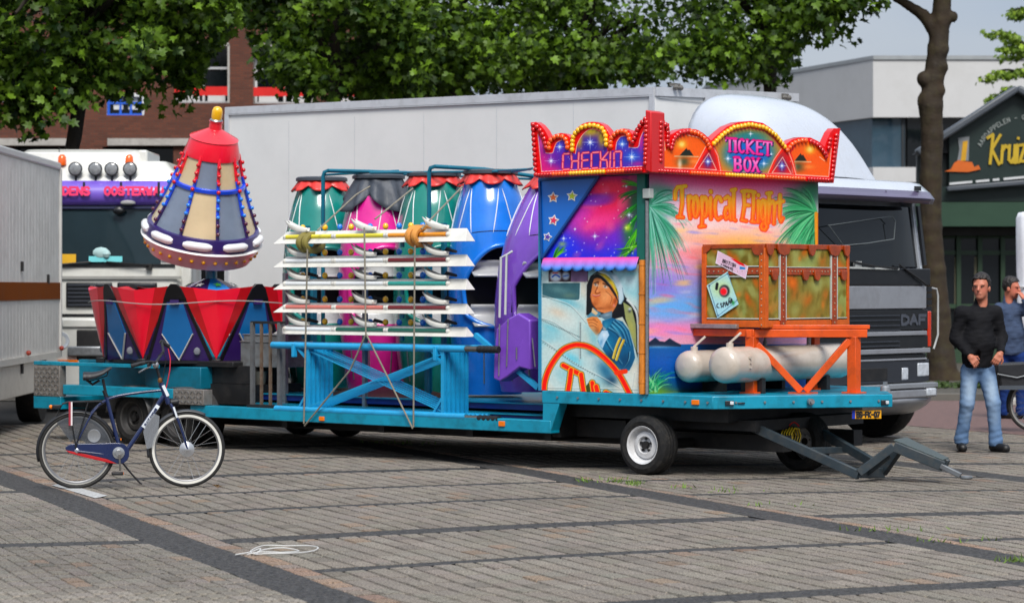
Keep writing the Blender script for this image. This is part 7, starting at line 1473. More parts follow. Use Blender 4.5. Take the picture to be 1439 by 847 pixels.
 # stem, bars, grips, lever, lamp, cables
 st = P(219, 512); m = MB(); m.tube([P(226, 538), P(222.5, 524), P(219, 513)], .013, 10); m.build('stem', BKB, o); m = MB(); m.lathe([(.02, -.02), (.022, 0), (.015, .02)], P(225, 534), (0, 0, 1), 12); m.build('headset', M('brass ring', (120, 80, 40), .4, metal=.6), o)
 bar_ = [P(183, 512.5, -.30), P(196, 509, -.29), P(206, 507, -.24), P(214, 508, -.14), P(219, 509, -.02), P(224, 503, .08), P(231, 494, .18), P(229, 482, .25), P(232, 480, .28)]
 bs = smooth([tuple(p) for p in bar_], 5) if False else bar_
 m = MB(); m.tube(bar_, .012, 10); m.build('handlebar', BKB, o, smooth=60); m = MB(); m.tube([P(183, 512.5, -.30), P(202, 508, -.27)], .018, 10); m.build('grip', BKB, o); m = MB(); m.tube([P(227, 480, .26), P(240, 488, .28)], .018, 10); m.build('grip', BKB, o)
 m = MB(); m.tube([P(210, 514, -.2), P(202, 517, -.24), P(193.5, 521.5, -.3)], .007, 6); m.build('brake_lever', CH, o); m = MB(); m.ball(P(218.6, 512.5, -.03), .03, 10); m.build('bell', CH, o); m = MB(); m.ball(P(209, 512, -.16), .022, 8); m.build('lever_clamp', BKB, o)
 m = MB(); c = P(245, 565, 0); m.lathe([(.01, -.05), (.03, -.03), (.038, .03), (.03, .036), (.001, .038)], c, (1, 0, .1), 14); m.build('head_lamp', BKB, o); m = MB(); m.tube([P(240, 572), P(243, 567)], .006, 6); m.build('lamp_stay', BKB, o)
 if full:
  m = MB(); m.tube([P(237, 490, .1), P(240, 505, .08), P(239, 520, .05), P(236, 535, .04), P(232, 552, .03)], .005, 6); m.build('brake_cable', M('red cable', (176, 22, 44), .4), o); m = MB(); m.tube([P(222, 500, .02), P(229, 494, -.05), P(233, 505, -.04), P(228, 536, -.03)], .004, 6); m.build('brake_cable', BKB, o)
 return o
NAVYB = M('navy bicycle enamel', (15, 32, 76), .28, coat=.6, var=.08, dirt=.15, dcol=(40, 50, 80))
base = BK.loc(*gnd(186, 685))
bike(BK, 'navy blue city bicycle standing on its kickstand before the trailer tail', NAVYB, M('red guard edge', (176, 16, 24), .4), True, None, (0, 0, 0))
hx = BK.pv(108, 633, 0).x
B2 = Fr((1452 - CX) / F * 31 - hx * 1.0, 31, -6)
b2 = bike(B2, 'dark bicycle with a black pannier, cut by the right edge of the picture', M('black bike frame', (18, 18, 22), .35, coat=.4), M('black edge', (20, 20, 22), .4), False, None, (0, 0, 0))
PN = thing('pannier', 'black double pannier bag hanging on the bicycle at the right edge', 'bag', (hx - .2, -.1, .62), B2)
z0_, z1_ = H - (546 - CY) * 31 / F, H - (512 - CY) * 31 / F; xp0, xp1 = B2.pv(1402, 530, -.17).x, B2.pv(1452, 530, -.17).x
PNM = M('black nylon', (24, 25, 30), .6, var=.25, bump=.3, bscale=20)
for v0_, v1_ in ((-.2, -.07), (.07, .2)):
 m = MB(); m.prism([(xp0 + .02, v0_, z0_), (xp1, v0_, z0_), (xp1, v0_, z1_), (xp0, v0_, z1_)], (0, v1_ - v0_, 0)); m.build('bag', PNM, PN, bev=.03)
m = MB(); m.prism([(xp0 - .02, -.22, z1_ - .09), (xp0 - .01, -.22, z1_ + .015), (xp1, -.22, z1_ + .03), (xp1, -.22, z1_ - .09), ((xp0 + xp1) / 2, -.22, z1_ - .14)], (0, .44, 0)); m.build('flap', PNM, PN, bev=.015)
m = MB(); m.bar((xp0 - .02, -.225, z1_ - .1), ((xp0 + xp1) / 2, -.225, z1_ - .145), .012, .012); m.bar(((xp0 + xp1) / 2, -.225, z1_ - .145), (xp1, -.225, z1_ - .095), .012, .012); m.build('piping', M('pale piping', (150, 154, 158), .5), PN); m = MB(); m.box(xp0 + .01, xp1, -.205, -.2, z0_, z0_ + .05); m.build('reflective_band', M('grey band', (70, 76, 84), .4), PN)

# ================================================================ people
SKIN = MV('skin', .5, spec=.4)
def flesh(V, base, spots):
 C = np.tile(lin(base), (len(V), 1))
 for c, r, col, a in spots:
  d = np.linalg.norm((V - np.array(c)) / np.array(r), axis=1); w = (a * np.exp(-d ** 2))[:, None]; C = C * (1 - w) + lin(col) * w
 return C
def union(P, prims, k):
 v = None
 for p in prims:
  d = sd_cap(P, *p[1:]) if p[0] == 'c' else sd_ell(P, *p[1:]); v = d if v is None else smin(v, d, k)
 return v
def clip_out(P, v, planes):
 for n, c in planes: v = np.maximum(v, P @ np.array(n, float) - c)
 return v
def add_part(name, f, lo, hi, h, mat, parent, col=None, base=None):
 V, Q = surfnet(f, lo, hi, h); org_ = np.array(parent_off)
 me = npmesh(name, V + 0, Q, mat, None, True)
 if col is not None: vcol(me, col(V))
 o = link(name, me, parent); return o
def person(fr, label, J, face, jump, jean, jump_col, jean_cols, hair_col, skin=(186, 116, 92), walk=True, collar=None):
 """J: joints in metres in the figure's own frame (x right in the picture, y away from us, z up); face: unit direction the face looks at"""
 o = thing('person', label, 'person', (0, 0, 0), fr)
 g = lambda k: np.array(J[k], float)
 hd, f = g('head'), np.array(face, float); f /= np.linalg.norm(f); side = np.cross(f, [0, 0, 1]); side /= np.linalg.norm(side); up = np.cross(side, f)
 R = np.stack([side, f, up])                       # head axes
 def headf(P):
  q_ = (P - hd) @ R.T / 1.1
  d = sd_ell(q_, (0, -.012, .035), (.076, .098, .092)); d = smin(d, sd_ell(q_, (0, .018, -.045), (.06, .072, .078)), .03); d = smin(d, sd_ell(q_, (0, .062, -.092), (.03, .026, .024)), .02)
  d = smin(d, sd_cap(q_, (0, .088, .018), (0, .108, -.022), .009, .014), .012); d = smin(d, sd_cap(q_, (-.045, .078, .03), (.045, .078, .03), .012, .012), .012)
  for s in (-1, 1): d = smin(d, sd_ell(q_, (.078 * s, -.01, -.012), (.012, .022, .034)), .006); d = np.maximum(d, -sd_ell(q_, (.03 * s, .098, .012), (.013, .010, .007)))
  d = smin(d, sd_cap(q_, (-.018, .086, -.058), (.018, .086, -.058), .008, .008), .008)
  return d
 inner = [('c', g('neck') + [0, 0, -.06], g('neck') + [0, .0, .07], .062, .056), ('c', g('chest'), g('belly'), .1, .1), ('c', g('belly'), g('pelvis'), .1, .09)]
 for s in 'lr':
  inner += [('c', g('chest') * .5 + g('sh' + s) * .5, g('sh' + s), .07, .062), ('c', g('sh' + s), g('el' + s), .05, .043), ('c', g('el' + s), g('wr' + s), .041, .03), ('c', g('pelvis') * .4 + g('hip' + s) * .6, g('kn' + s), .066, .05), ('c', g('kn' + s), g('an' + s), .052, .04)]
 JP = [J[k] for k in J if k[:2] not in ('th', 'pa')]; lo, hi = np.min(JP, 0) - .22, np.max(JP, 0) + .22; lo[2] = max(lo[2], -.02)
 def body(P): return smin(union(P, inner, .04), headf(P), .03)
 V, Q = surfnet(body, lo, hi, .0095)
 VV, QQ = [V], [Q]; n = len(V)
 for s in 'lr':                                    # hands: palm, four curled fingers and a thumb
  wv, hv = g('wr' + s), g('ha' + s); d = hv - wv; L = np.linalg.norm(d); d /= L; pal = g('pal' + s); pal = pal - d * (pal @ d); pal /= np.linalg.norm(pal); ac = np.cross(d, pal); ths = J['thumb' + s][0]
  prims = [('c', wv - d * .03, wv + d * .03, .026, .028)]
  for i in range(4): prims.append(('c', wv + d * .02 + ac * (i - 1.5) * .013, wv + d * .085 + ac * (i - 1.5) * .021, .017, .0125))
  fl = [.036, .042, .039, .03]
  fing = []
  for i in range(4):
   a = wv + d * .088 + ac * (i - 1.5) * .021; b_ = a + (d * .86 + pal * .5) * fl[i]; c_ = b_ + (d * .35 + pal * .93) * fl[i] * .75; e = c_ + (-d * .15 + pal * .98) * fl[i] * .45; fing += [('c', a, b_, .0105, .0098), ('c', b_, c_, .0098, .009), ('c', c_, e, .009, .008)]
  t0 = wv + d * .035 + ac * ths * .03; t1 = t0 + (d * .6 + ac * ths * .7 + pal * .35) * .045; t2 = t1 + (d * .85 + pal * .45 + ac * ths * .1) * .035; fing += [('c', t0, t1, .014, .0115), ('c', t1, t2, .011, .009)]
  fn = lambda P, prims=prims, fing=fing: smin(union(P, prims, .012), union(P, fing, .003), .004)
  c0 = wv + d * .07; v, q_ = surfnet(fn, c0 - .14, c0 + .14, .0042); VV.append(v); QQ.append(q_ + n); n += len(v)
 V, Q = np.concatenate(VV), np.concatenate(QQ)
 hp = lambda x, y, z: hd + R.T @ np.array([x, y, z]) * 1.1
 spots = [(hp(.03 * s, .092, .013), (.018, .03, .009), (112, 66, 54), .5) for s in (-1, 1)] + [(hp(0, .09, -.058), (.024, .02, .008), (150, 70, 66), .75), (hp(.05, .06, -.02), (.03, .04, .025), (205, 110, 96), .5), (hp(-.05, .06, -.02), (.03, .04, .025), (205, 110, 96), .5), (hp(0, .11, -.015), (.015, .02, .015), (204, 112, 98), .5), (hp(0, .07, -.085), (.05, .04, .03), (168, 112, 96), .5)]
 me = npmesh('body', V, Q, SKIN); vcol(me, flesh(V, skin, spots)); link('body', me, o)
 def hairf(P):
  q_ = (P - hd) @ R.T / 1.1; d = sd_ell(q_, (0, -.014, .046), (.09, .11, .106)) + .006 * vnoise(P, 60., 4)
  face_cut = np.minimum(q_[..., 1] - (.045 - .1 * np.clip(.06 - q_[..., 2], 0, .2) - .9 * np.clip(np.abs(q_[..., 0]) - .03, 0, 1) * 0), 9)
  d = np.maximum(d, np.where(q_[..., 2] > .082, -1, q_[..., 1] - (.018 + .35 * np.clip(q_[..., 2] - .03, 0, .1)))); return np.maximum(d, -.055 - q_[..., 2] - .0)
 V, Q = surfnet(hairf, hd - .2, hd + .2, .008); me = npmesh('hair', V, Q, M('hair ' + label[:8], hair_col, .6, var=.35, scale=40, stretch=(1, 1, .3))); link('hair', me, o)
 for s in (-1, 1):
  mm = MB(); mm.ball(hp(.03 * s, .086, .012), .0095, 8); mm.build('eye', M('eye dark', (60, 46, 42), .3), o)
 # jumper
 up_ = [('c', g('chest') + [0, 0, .0], g('belly'), .145, .168), ('c', g('belly'), g('pelvis') + [0, 0, .0], .168, .158), ('c', g('neck') + [0, .01, -.03], g('neck') + [0, .012, .012], .078, .07)]
 for s in 'lr': up_ += [('c', g('chest') * .55 + g('sh' + s) * .45 + [0, 0, .03], g('sh' + s), .095, .07), ('c', g('sh' + s), g('el' + s), .07, .058), ('c', g('el' + s), g('wr' + s), .056, .042)]
 xs = J['shl'][0], J['shr'][0]
 def jf(P): 
  v = union(P, up_, .05) + .007 * vnoise(P, 17., 2) + .004 * vnoise(P * np.array([1, 1, 1.6]), 36., 6)
  hem = g('pelvis')[2] - .062; cyl_ = np.hypot(P[..., 0] - g('pelvis')[0], P[..., 1] - g('pelvis')[1]); v = np.where(cyl_ < .24, np.maximum(v, hem - P[..., 2]), v)
  nk = sd_cap(P, g('neck') + [0, -.03, -.03], g('neck') + [0, -.05, .14], .05, .075); v = np.maximum(v, -nk)
  for s in 'lr': d = g('wr' + s) - g('el' + s); d /= np.linalg.norm(d); far = (P - g('wr' + s)) @ d; near_ = np.linalg.norm(P - g('wr' + s), axis=-1) < .12; v = np.where(near_, np.maximum(v, far - .005), v)
  return v
 V, Q = surfnet(jf, lo, hi, .0105); me = npmesh('jumper', V, Q, jump); link('jumper', me, o)
 # jeans
 lg = [('c', g('pelvis') + [0, 0, .06], g('pelvis') + [0, 0, -.02], .135, .14)]
 for s in 'lr': lg += [('c', g('hip' + s), g('kn' + s), .1, .076), ('c', g('kn' + s), g('an' + s) + [0, 0, -.0], .074, .066), ('c', g('an' + s) + [0, 0, .02], g('an' + s) + [0, 0, -.035], .07, .072)]
 def lf(P):
  v = union(P, lg, .03) + .003 * vnoise(P * np.array([1, 1, 1.9]), 20., 8); 
  for s in 'lr':
   k_ = g('kn' + s); v = v + .002 * np.exp(-(((P - k_) / np.array([.12, .14, .10])) ** 2).sum(-1)) * np.sin(P[..., 2] * 70 + P[..., 0] * 30); a_ = g('an' + s); v = v + .004 * np.exp(-(((P - a_) / np.array([.12, .14, .11])) ** 2).sum(-1)) * np.sin(P[..., 2] * 85 - P[..., 0] * 25)
   nr = np.hypot(P[..., 0] - a_[0], P[..., 1] - a_[1]) < .14; v = np.where(nr, np.maximum(v, a_[2] - .055 - P[..., 2]), v)
  return np.maximum(v, P[..., 2] - (g('pelvis')[2] + .05))
 V, Q = surfnet(lf, np.array([lo[0], lo[1], 0]), np.array([hi[0], hi[1], g('pelvis')[2] + .15]), .0105); me = npmesh('jeans', V, Q, jean)
 sp = []
 for s in 'lr': sp += [(g('hip' + s) * .4 + g('kn' + s) * .6 + [0, -.08, 0], (.06, .09, .17), jean_cols[1], .85), (g('kn' + s) + [0, -.07, -.15], (.05, .08, .1), jean_cols[1], .35)]
 C = flesh(V, jean_cols[0], sp); C *= (1 + .06 * vnoise(V, 14., 3))[:, None]; vcol(me, C); link('jeans', me, o)
 for s in 'lr':
  a_ = g('an' + s); t_ = g('toe' + s); hl_ = a_ + (a_ - t_) * np.array([.28, .28, 0]); hl_[2] = .045
  tt = t_.copy(); tt[2] = .04
  fs_ = lambda P: np.maximum(smin(smin(sd_cap(P, hl_, tt, .046, .042), sd_cap(P, a_ + [0, 0, -.0], hl_ * .7 + tt * .3 + [0, 0, .02], .052, .05), .03), sd_cap(P, hl_ * .3 + tt * .7, tt, .05, .044), .02), .004 - P[..., 2])
  V, Q = surfnet(fs_, np.minimum(hl_, tt) - .09, np.maximum(a_, tt) + .09, .0085); me = npmesh('shoe', V, Q, M('black shoe', (16, 15, 16), .5, var=.2)); link('shoe', me, o)
 return o
JMP = M('black fleece', (17, 17, 21), .9, var=.25, scale=10, bump=.3, bscale=160, spec=.2); JEAN = MV('faded denim', .85, var=.12, bump=.3, bscale=180, spec=.2)
YM = 27.3; sM = F / YM; MF = Fr((1375 - CX) / F * YM, YM, 0)
jm = lambda px, py, y=0.: ((px - 1375) / sM, y, H - (py - CY) / sM)
J1 = dict(head=jm(1378, 404, -.03), neck=jm(1380, 424, 0), chest=jm(1376, 452, 0), belly=jm(1374, 482, -.02), pelvis=jm(1373, 508, 0), shl=jm(1352, 440, 0), shr=jm(1399, 439, .02), ell=jm(1342, 476, .0), elr=jm(1408, 474, .02), wrl=jm(1358, 499, -.18), wrr=jm(1402, 495, -.17), hal=jm(1367, 510, -.2), har=jm(1394, 508, -.2), pall=(.3, .75, -.6), palr=(-.3, .75, -.6), thumbl=(1,), thumbr=(1,),
          hipl=jm(1363, 520, 0), hipr=jm(1385, 520, 0), knl=jm(1358, 566, -.05), knr=jm(1394, 566, -.07), anl=jm(1352, 616, .12), anr=jm(1398, 621, -.12), toel=jm(1350, 628, -.05), toer=jm(1408, 631, -.28))
J1['anl'] = (J1['anl'][0], .05, .13); J1['anr'] = (J1['anr'][0], -.05, .11); J1['toel'] = (J1['toel'][0] - .0, -.12, .04); J1['toer'] = (J1['toer'][0], -.2, .04)
parent_off = (0, 0, 0)
person(MF, 'man in a black zip fleece and faded jeans walking towards the square', J1, (-.42, -.9, -.02), JMP, JEAN, None, ((92, 120, 156), (156, 176, 196)), (30, 24, 22))
m = MB(); P0 = Vector((J1['neck'][0] - .012, -.155, J1['neck'][2] - .06))
Y2 = 34.; s2 = F / Y2; M2 = Fr((1424 - CX) / F * Y2, Y2, 0); j2 = lambda px, py, y=0.: ((px - 1424) / s2, y, H - (py - CY) / s2)
J2 = dict(head=j2(1421, 405, -.02), neck=j2(1418, 420, .01), chest=j2(1420, 443, 0), belly=j2(1421, 468, 0), pelvis=j2(1422, 492, 0), shl=j2(1405, 434, .06), shr=j2(1438, 434, -.1), ell=j2(1401, 464, .08), elr=j2(1446, 448, -.24), wrl=j2(1408, 486, .05), wrr=j2(1435, 420, -.2), hal=j2(1412, 495, 0), har=j2(1430, 411, -.16), pall=(1, .2, 0), palr=(-.6, .6, .2), thumbl=(-1,), thumbr=(-1,), hipl=j2(1413, 502, .03), hipr=j2(1433, 502, -.03), knl=j2(1412, 545, 0), knr=j2(1434, 545, -.04), anl=(-.11, .03, .1), anr=(.1, -.03, .1), toel=(.02, -.05, .04), toer=(.24, -.1, .04))
person(M2, 'man in a blue grey jumper rubbing his mouth behind the parked bicycle', J2, (.86, -.5, -.1), M('blue grey jumper', (62, 76, 102), .9, var=.2, scale=10, bump=.3, bscale=150, spec=.2), JEAN, None, ((20, 46, 104), (34, 62, 120)), (38, 24, 18), (188, 112, 88))
# ================================================================ brick building
def bm(): 
 m = bpy.data.materials.new('red brick wall'); m.use_nodes = True; t = m.node_tree; b = t.nodes['Principled BSDF']; L = t.links.new; N = t.nodes.new
 co = N('ShaderNodeTexCoord'); mp_ = N('ShaderNodeMapping'); mp_.inputs['Rotation'].default_value = (PI / 2, 0, 0); L(co.outputs['Object'], mp_.inputs[0])
 br = N('ShaderNodeTexBrick'); br.inputs['Scale'].default_value = 1; br.inputs['Brick Width'].default_value = .22; br.inputs['Row Height'].default_value = .065; br.inputs['Mortar Size'].default_value = .008; br.inputs['Mortar Smooth'].default_value = .3
 br.inputs['Color1'].default_value = (.135, .04, .021, 1); br.inputs['Color2'].default_value = (.09, .028, .016, 1); br.inputs['Mortar'].default_value = (.07, .042, .032, 1); L(mp_.outputs[0], br.inputs[0])
 n = N('ShaderNodeTexNoise'); n.inputs['Scale'].default_value = .6; n.inputs['Detail'].default_value = 6; L(co.outputs['Object'], n.inputs['Vector']); mr = N('ShaderNodeMapRange'); mr.inputs[3].default_value = .75; mr.inputs[4].default_value = 1.25; L(n.outputs[0], mr.inputs[0])
 mu = N('ShaderNodeMix'); mu.data_type = 'RGBA'; mu.blend_type = 'MULTIPLY'; mu.inputs[0].default_value = 1; L(br.outputs[0], mu.inputs[6]); L(mr.outputs[0], mu.inputs[7]); L(mu.outputs[2], b.inputs['Base Color']); b.inputs['Roughness'].default_value = .9
 bp = N('ShaderNodeBump'); bp.inputs['Strength'].default_value = .4; bp.inputs['Distance'].default_value = .01; L(br.outputs[1], bp.inputs['Height']); L(bp.outputs[0], b.inputs['Normal']); bp.invert = True; return m
BRK = bm(); CONC = M('pale lintel', (168, 164, 158), .7, var=.12, dirt=.3); WFR = M('white window frame', (206, 208, 210), .45, var=.05); DGL = glass('dark window glass', (16, 20, 24)); REDB = M('red balcony band', (206, 24, 18), .45, var=.1); BLF = M('blue frame', (30, 90, 200), .45)
BY = 66.; BD = Fr(0, BY, 0); bp_ = lambda px, py, v=0.: BD.pv(px, py, v)
BB = thing('brick_building', 'red brick building with recessed windows and red balcony bands behind the lorries', 'building', (-9, 4, 0), BD)
xL, xR = bp_(-260, 0).x, bp_(600, 0).x; zTop = 13.
# wall with openings cut as strips
ops = [(245, 322, 63, 145), (356, 440, 64, 146), (470, 550, 64, 146), (150, 202, 134, 162), (40, 120, 62, 144), (-70, 10, 62, 144), (-200, -110, 62, 144), (245, 322, -160, -60), (356, 440, -160, -60), (40, 120, -160, -60)]
opsm = [(bp_(a, c).x, bp_(b_, c).x, bp_(a, d).z, bp_(a, c).z) for a, b_, c, d in ops]
zg = bp_(0, 206).z
xs = sorted({xL, xR} | {o[0] for o in opsm} | {o[1] for o in opsm}); zs_ = sorted({zg, zTop} | {o[2] for o in opsm} | {o[3] for o in opsm})
m = MB()
for i in range(len(xs) - 1):
 for j in range(len(zs_) - 1):
  cx_, cz = (xs[i] + xs[i + 1]) / 2, (zs_[j] + zs_[j + 1]) / 2
  if any(o[0] < cx_ < o[1] and o[2] < cz < o[3] for o in opsm): continue
  m.add([(xs[i], 0, zs_[j]), (xs[i + 1], 0, zs_[j]), (xs[i + 1], 0, zs_[j + 1]), (xs[i], 0, zs_[j + 1])], [(0, 1, 2, 3)])
m.add([(xL, 0, zTop), (xR, 0, zTop), (xR, 9, zTop), (xL, 9, zTop), (xL, 0, 0), (xL, 9, 0), (xR, 9, 0), (xR, 0, 0)], [(0, 1, 2, 3), (0, 3, 5, 4), (1, 7, 6, 2)])
wl = m.build('wall', BRK, BB, smooth=0)
for k, (x0, x1, z0, z1) in enumerate(opsm):
 small = k == 3; dp = .12 if small else .45
 m = MB(); m.add([(x0, 0, z0), (x1, 0, z0), (x1, 0, z1), (x0, 0, z1), (x0, dp, z0), (x1, dp, z0), (x1, dp, z1), (x0, dp, z1)], [(0, 4, 5, 1), (1, 5, 6, 2), (2, 6, 7, 3), (3, 7, 4, 0)]); m.box(x1 - .04, x1 + .015, -.02, dp, z0, z1); m.box(x0, x1, -.02, .06, z1 - .04, z1 + .05); w = m.build('window', CONC if not small else WFR, BB)
 m = MB(); m.add([(x0, dp, z0), (x1, dp, z0), (x1, dp, z1), (x0, dp, z1)], [(0, 1, 2, 3)]); m.build('pane', DGL, w)
 fm_ = BLF if small else WFR
 for t in ((0.02, .5, .98) if not small else (.04, .36, .64, .96)): m = MB(); xx = x0 + (x1 - x0) * t; m.box(xx - .03, xx + .03, dp - .05, dp - .003, z0, z1); m.build('frame', fm_, w)
 for t in (.03, .62, .97): m = MB(); zz = z0 + (z1 - z0) * t; m.box(x0, x1, dp - .055, dp - .004, zz - .03, zz + .03); m.build('frame', fm_, w)
 if not small:
  m = MB(); zz = z0 + (z1 - z0) * .13; m.box(x0, x1, .02, .06, zz, zz + .23); m.build('balcony_band', REDB, w); m = MB(); m.box(x0 + .1, x0 + .6, dp - .02, dp - .01, z0, z0 + .3); m.box(x1 - .6, x1 - .15, dp - .02, dp - .01, z0, z0 + .4); m.build('blind', WFR, w)
 else:
  for t in (.3, .7): m = MB(); xx = x0 + (x1 - x0) * t; m.box(xx - .12, xx + .12, dp - .03, dp - .02, z0 + .15, z1 - .05); m.build('curtain', WFR, w)
zc = bp_(0, 195).z
for a, b_ in ((-250, 104), (152, 300), (330, 740)):
 m = MB(); x0, x1 = bp_(a, 200).x, bp_(b_, 200).x; m.box(x0, x1, -.12, .3, zc - .18, zc); m.build('lintel', CONC, BB)
m = MB(); m.box(xL, xR, .6, .7, .3, zg + .2); m.build('shop_window', DGL, BB)
for px in (-240, -120, 0, 128, 260, 400, 560, 740): m = MB(); x = bp_(px, 300).x; m.box(x - .3, x + .3, .004, .55, 0, zg); m.build('pier', BRK, BB)
m = MB(); m.box(xL, xR, .2, .6, 0, .4); m.build('plinth', CONC, BB)
# ================================================================ white flat-roofed building
WBY = 78.; WB_ = Fr((1227 - CX) / F * WBY, WBY, 0)
WW = thing('white_building', 'white flat-roofed building with a dark strip of windows behind the trees', 'building', (3, 5, 0), WB_)
WREN = M('white render', (194, 194, 194), .8, var=.04, scale=.5, dirt=.15, dcol=(150, 148, 142)); WGL = glass('blue grey strip glass', (58, 78, 92))
zt_, zm, zb_, zb2 = [WB_.pv(1227, y, 0).z for y in (84, 165, 235, 256)]
le = Vector((-4.2, 11., 0))
m = MB()
def slabp(z0, z1, nm, mat, ins=0.):
 m = MB(); pts = [Vector((0, ins, z0)), Vector((16, ins, z0)), Vector((16, 14, z0)), le + Vector((ins, 0, z0)) + Vector((0, 3, 0)), le + Vector((ins, 0, z0))]; m.prism(pts, (0, 0, z1 - z0)); return m.build(nm, mat, WW, smooth=0)
slabp(zm, zt_, 'upper_wall', WREN); slabp(zt_, zt_ + .12, 'parapet', M('grey parapet cap', (150, 154, 156), .5), -.05); slabp(zb_, zm - .001, 'window_strip', WGL, .25); slabp(zb2, zb_, 'sill_band', WREN); slabp(0, zb2 - .001, 'ground_floor', M('dim shop front', (60, 64, 66), .5), .3)
for u in (.9, 1.0, 2.0, 3.4, 5.4, 7.4): m = MB(); m.box(u, u + .07, .2, .26, zb_, zm); m.build('mullion', M('dark mullion', (34, 38, 42), .5), WW)
m = MB(); m.box(1.02, 3.3, .2, .24, zb_, zm); m.build('dark_pane', DGL, WW)
for t in (.2, .4, .6, .8): m = MB(); p = le * t; m.bar(Vector((p.x + .2, p.y, zb_)), Vector((p.x + .2, p.y, zm)), .08, .08, up=(1, 0, 0)); m.build('mullion', MATS['dark mullion'], WW)
for t in (.33, .66): m = MB(); m.box(16 * t, 16 * t + .02, -.004, .01, zm + .02, zt_ - .02); m.build('panel_joint', CONC, WW)
# ================================================================ green greengrocer's shop with gable sign
SY = 58.; SH = Fr(0, SY, 0); sp_ = lambda px, py, v=0.: SH.pv(px, py, v); GRN = M('dark green sign board', (7, 32, 29), .5, var=.12); GRN2 = M('green fascia paint', (30, 62, 44), .55, var=.1); GRNF = M('green window frame', (36, 62, 40), .55, var=.12); GUT = M('grey gutter', (70, 76, 84), .45, var=.1)
SHP = thing('shop', 'dark green greengrocer shop with a gable sign behind the two men', 'shop', (12, 3, 0), SH)
ap = 1436
pts = [(1334, 262), (1334, 190), (1424, 126), (1436, 122), (1448, 126), (1585, 210), (1585, 250)]
m = MB(); m.prism([sp_(x, y, 0) for x, y in pts], (0, .2, 0)); sb = m.build('sign_board', GRN, SHP)
m = MB(); m.bar(sp_(1288, 216, -.1), sp_(1428, 125, -.1), .4, .17); m.build('gable_edge', GUT, SHP, bev=.05); m = MB(); m.bar(sp_(1428, 125, -.1), sp_(1590, 215, -.1), .4, .17); m.build('gable_edge', GUT, SHP, bev=.05)
m = MB(); m.prism([sp_(x, y, .3) for x, y in ((1289, 214), (1334, 190), (1334, 262), (1289, 262))], (0, .2, 0)); m.build('side_board', M('dark side', (14, 28, 28), .5), SHP)
m = MB(); m.prism([sp_(x, y, .12) for x, y in ((1290, 215), (1436, 122), (1590, 215))], (0, .9, 0)); m.build('roof', M('dark roof', (36, 38, 42), .7), SHP)
for a, b_ in ((1334, 1366), (1371, 1390), (1395, 1404), (1410, 1470), (1475, 1580)): m = MB(); m.bar(sp_(a, 258.5 - (a - 1334) * .09, -.06), sp_(b_, 258.5 - (b_ - 1334) * .09, -.06), .05, .05); m.build('lamp_strip', M('white strip', (200, 202, 204), .4), SHP)
m = MB(); m.bar(sp_(1330, 266, -.1), sp_(1590, 244, -.1), .2, .12); m.build('gutter', GUT, SHP, bev=.03)
xa, xb = sp_(1288, 300).x, sp_(1590, 300).x
def shb(nm, mat, y0, y1, v0, v1, a=None, b_=None): m = MB(); m.box(a if a is not None else xa, b_ if b_ is not None else xb, v0, v1, sp_(1300, y1).z, sp_(1300, y0).z); return m.build(nm, mat, SHP)
shb('upper_fascia', GRN, 262, 283, .1, .5); shb('fascia', GRN2, 284, 318, .0, .4); shb('soffit', M('dark soffit', (26, 24, 20), .7), 319, 330, .5, .9); shb('window_glass', glass('shop glass', (26, 30, 32)), 330, 500, 1.0, 1.05); shb('plinth', GRNF, 492, 512, .8, 1.0)
for px in (1300, 1322, 1347, 1377, 1409, 1445, 1480): m = MB(); x = sp_(px, 400, .9).x; m.box(x - .05, x + .05, .85, .98, 0, sp_(1300, 330).z); m.build('mullion', GRNF, SHP)
for y in (332, 355, 430): m = MB(); z = sp_(1300, y, .9).z; m.box(xa, xb, .9, .97, z - .05, z + .05); m.build('transom', GRNF, SHP)
m = MB(); m.box(xa, xb, 1.2, 1.9, 0, sp_(1300, 270).z); m.build('walls', M('dark interior', (20, 20, 20), .8), SHP)
for px in (1340, 1368): m = MB(); x = sp_(px, 400, 1.1).x; m.box(x, x + .1, .99, 1.0, .6, sp_(1300, 360).z); m.build('curtain', M('cream curtain', (120, 116, 96), .8), SHP)
# sign picture: sack of potatoes and lettering
m = MB(); m.prism([sp_(x, y, -.01) for x, y in ((1346, 194), (1362, 192), (1361, 226), (1345, 227), (1348, 210))], (0, -.015, 0)); m.build('sign_sack', M('sign grey', (120, 124, 128), .5), sb, smooth=0); m = MB(); m.prism([sp_(x, y, -.026) for x, y in ((1353, 199), (1360, 198), (1357, 226), (1350, 226))], (0, -.01, 0)); m.build('sign_sack_front', M('sign yellow', (200, 150, 20), .5), sb, smooth=0)
m = MB(); m.prism([sp_(x, y, -.03) for x, y in ((1327, 241), (1336, 238), (1341, 229), (1347, 225), (1356, 227), (1366, 228), (1369, 235), (1375, 232), (1378, 238), (1360, 242))], (0, -.01, 0)); m.build('sign_potatoes', M('sign orange', (196, 92, 16), .5), sb, smooth=0)
SY_ = M('script yellow', (186, 156, 30), .5); SW_ = M('sign white letter', (130, 138, 136), .5)
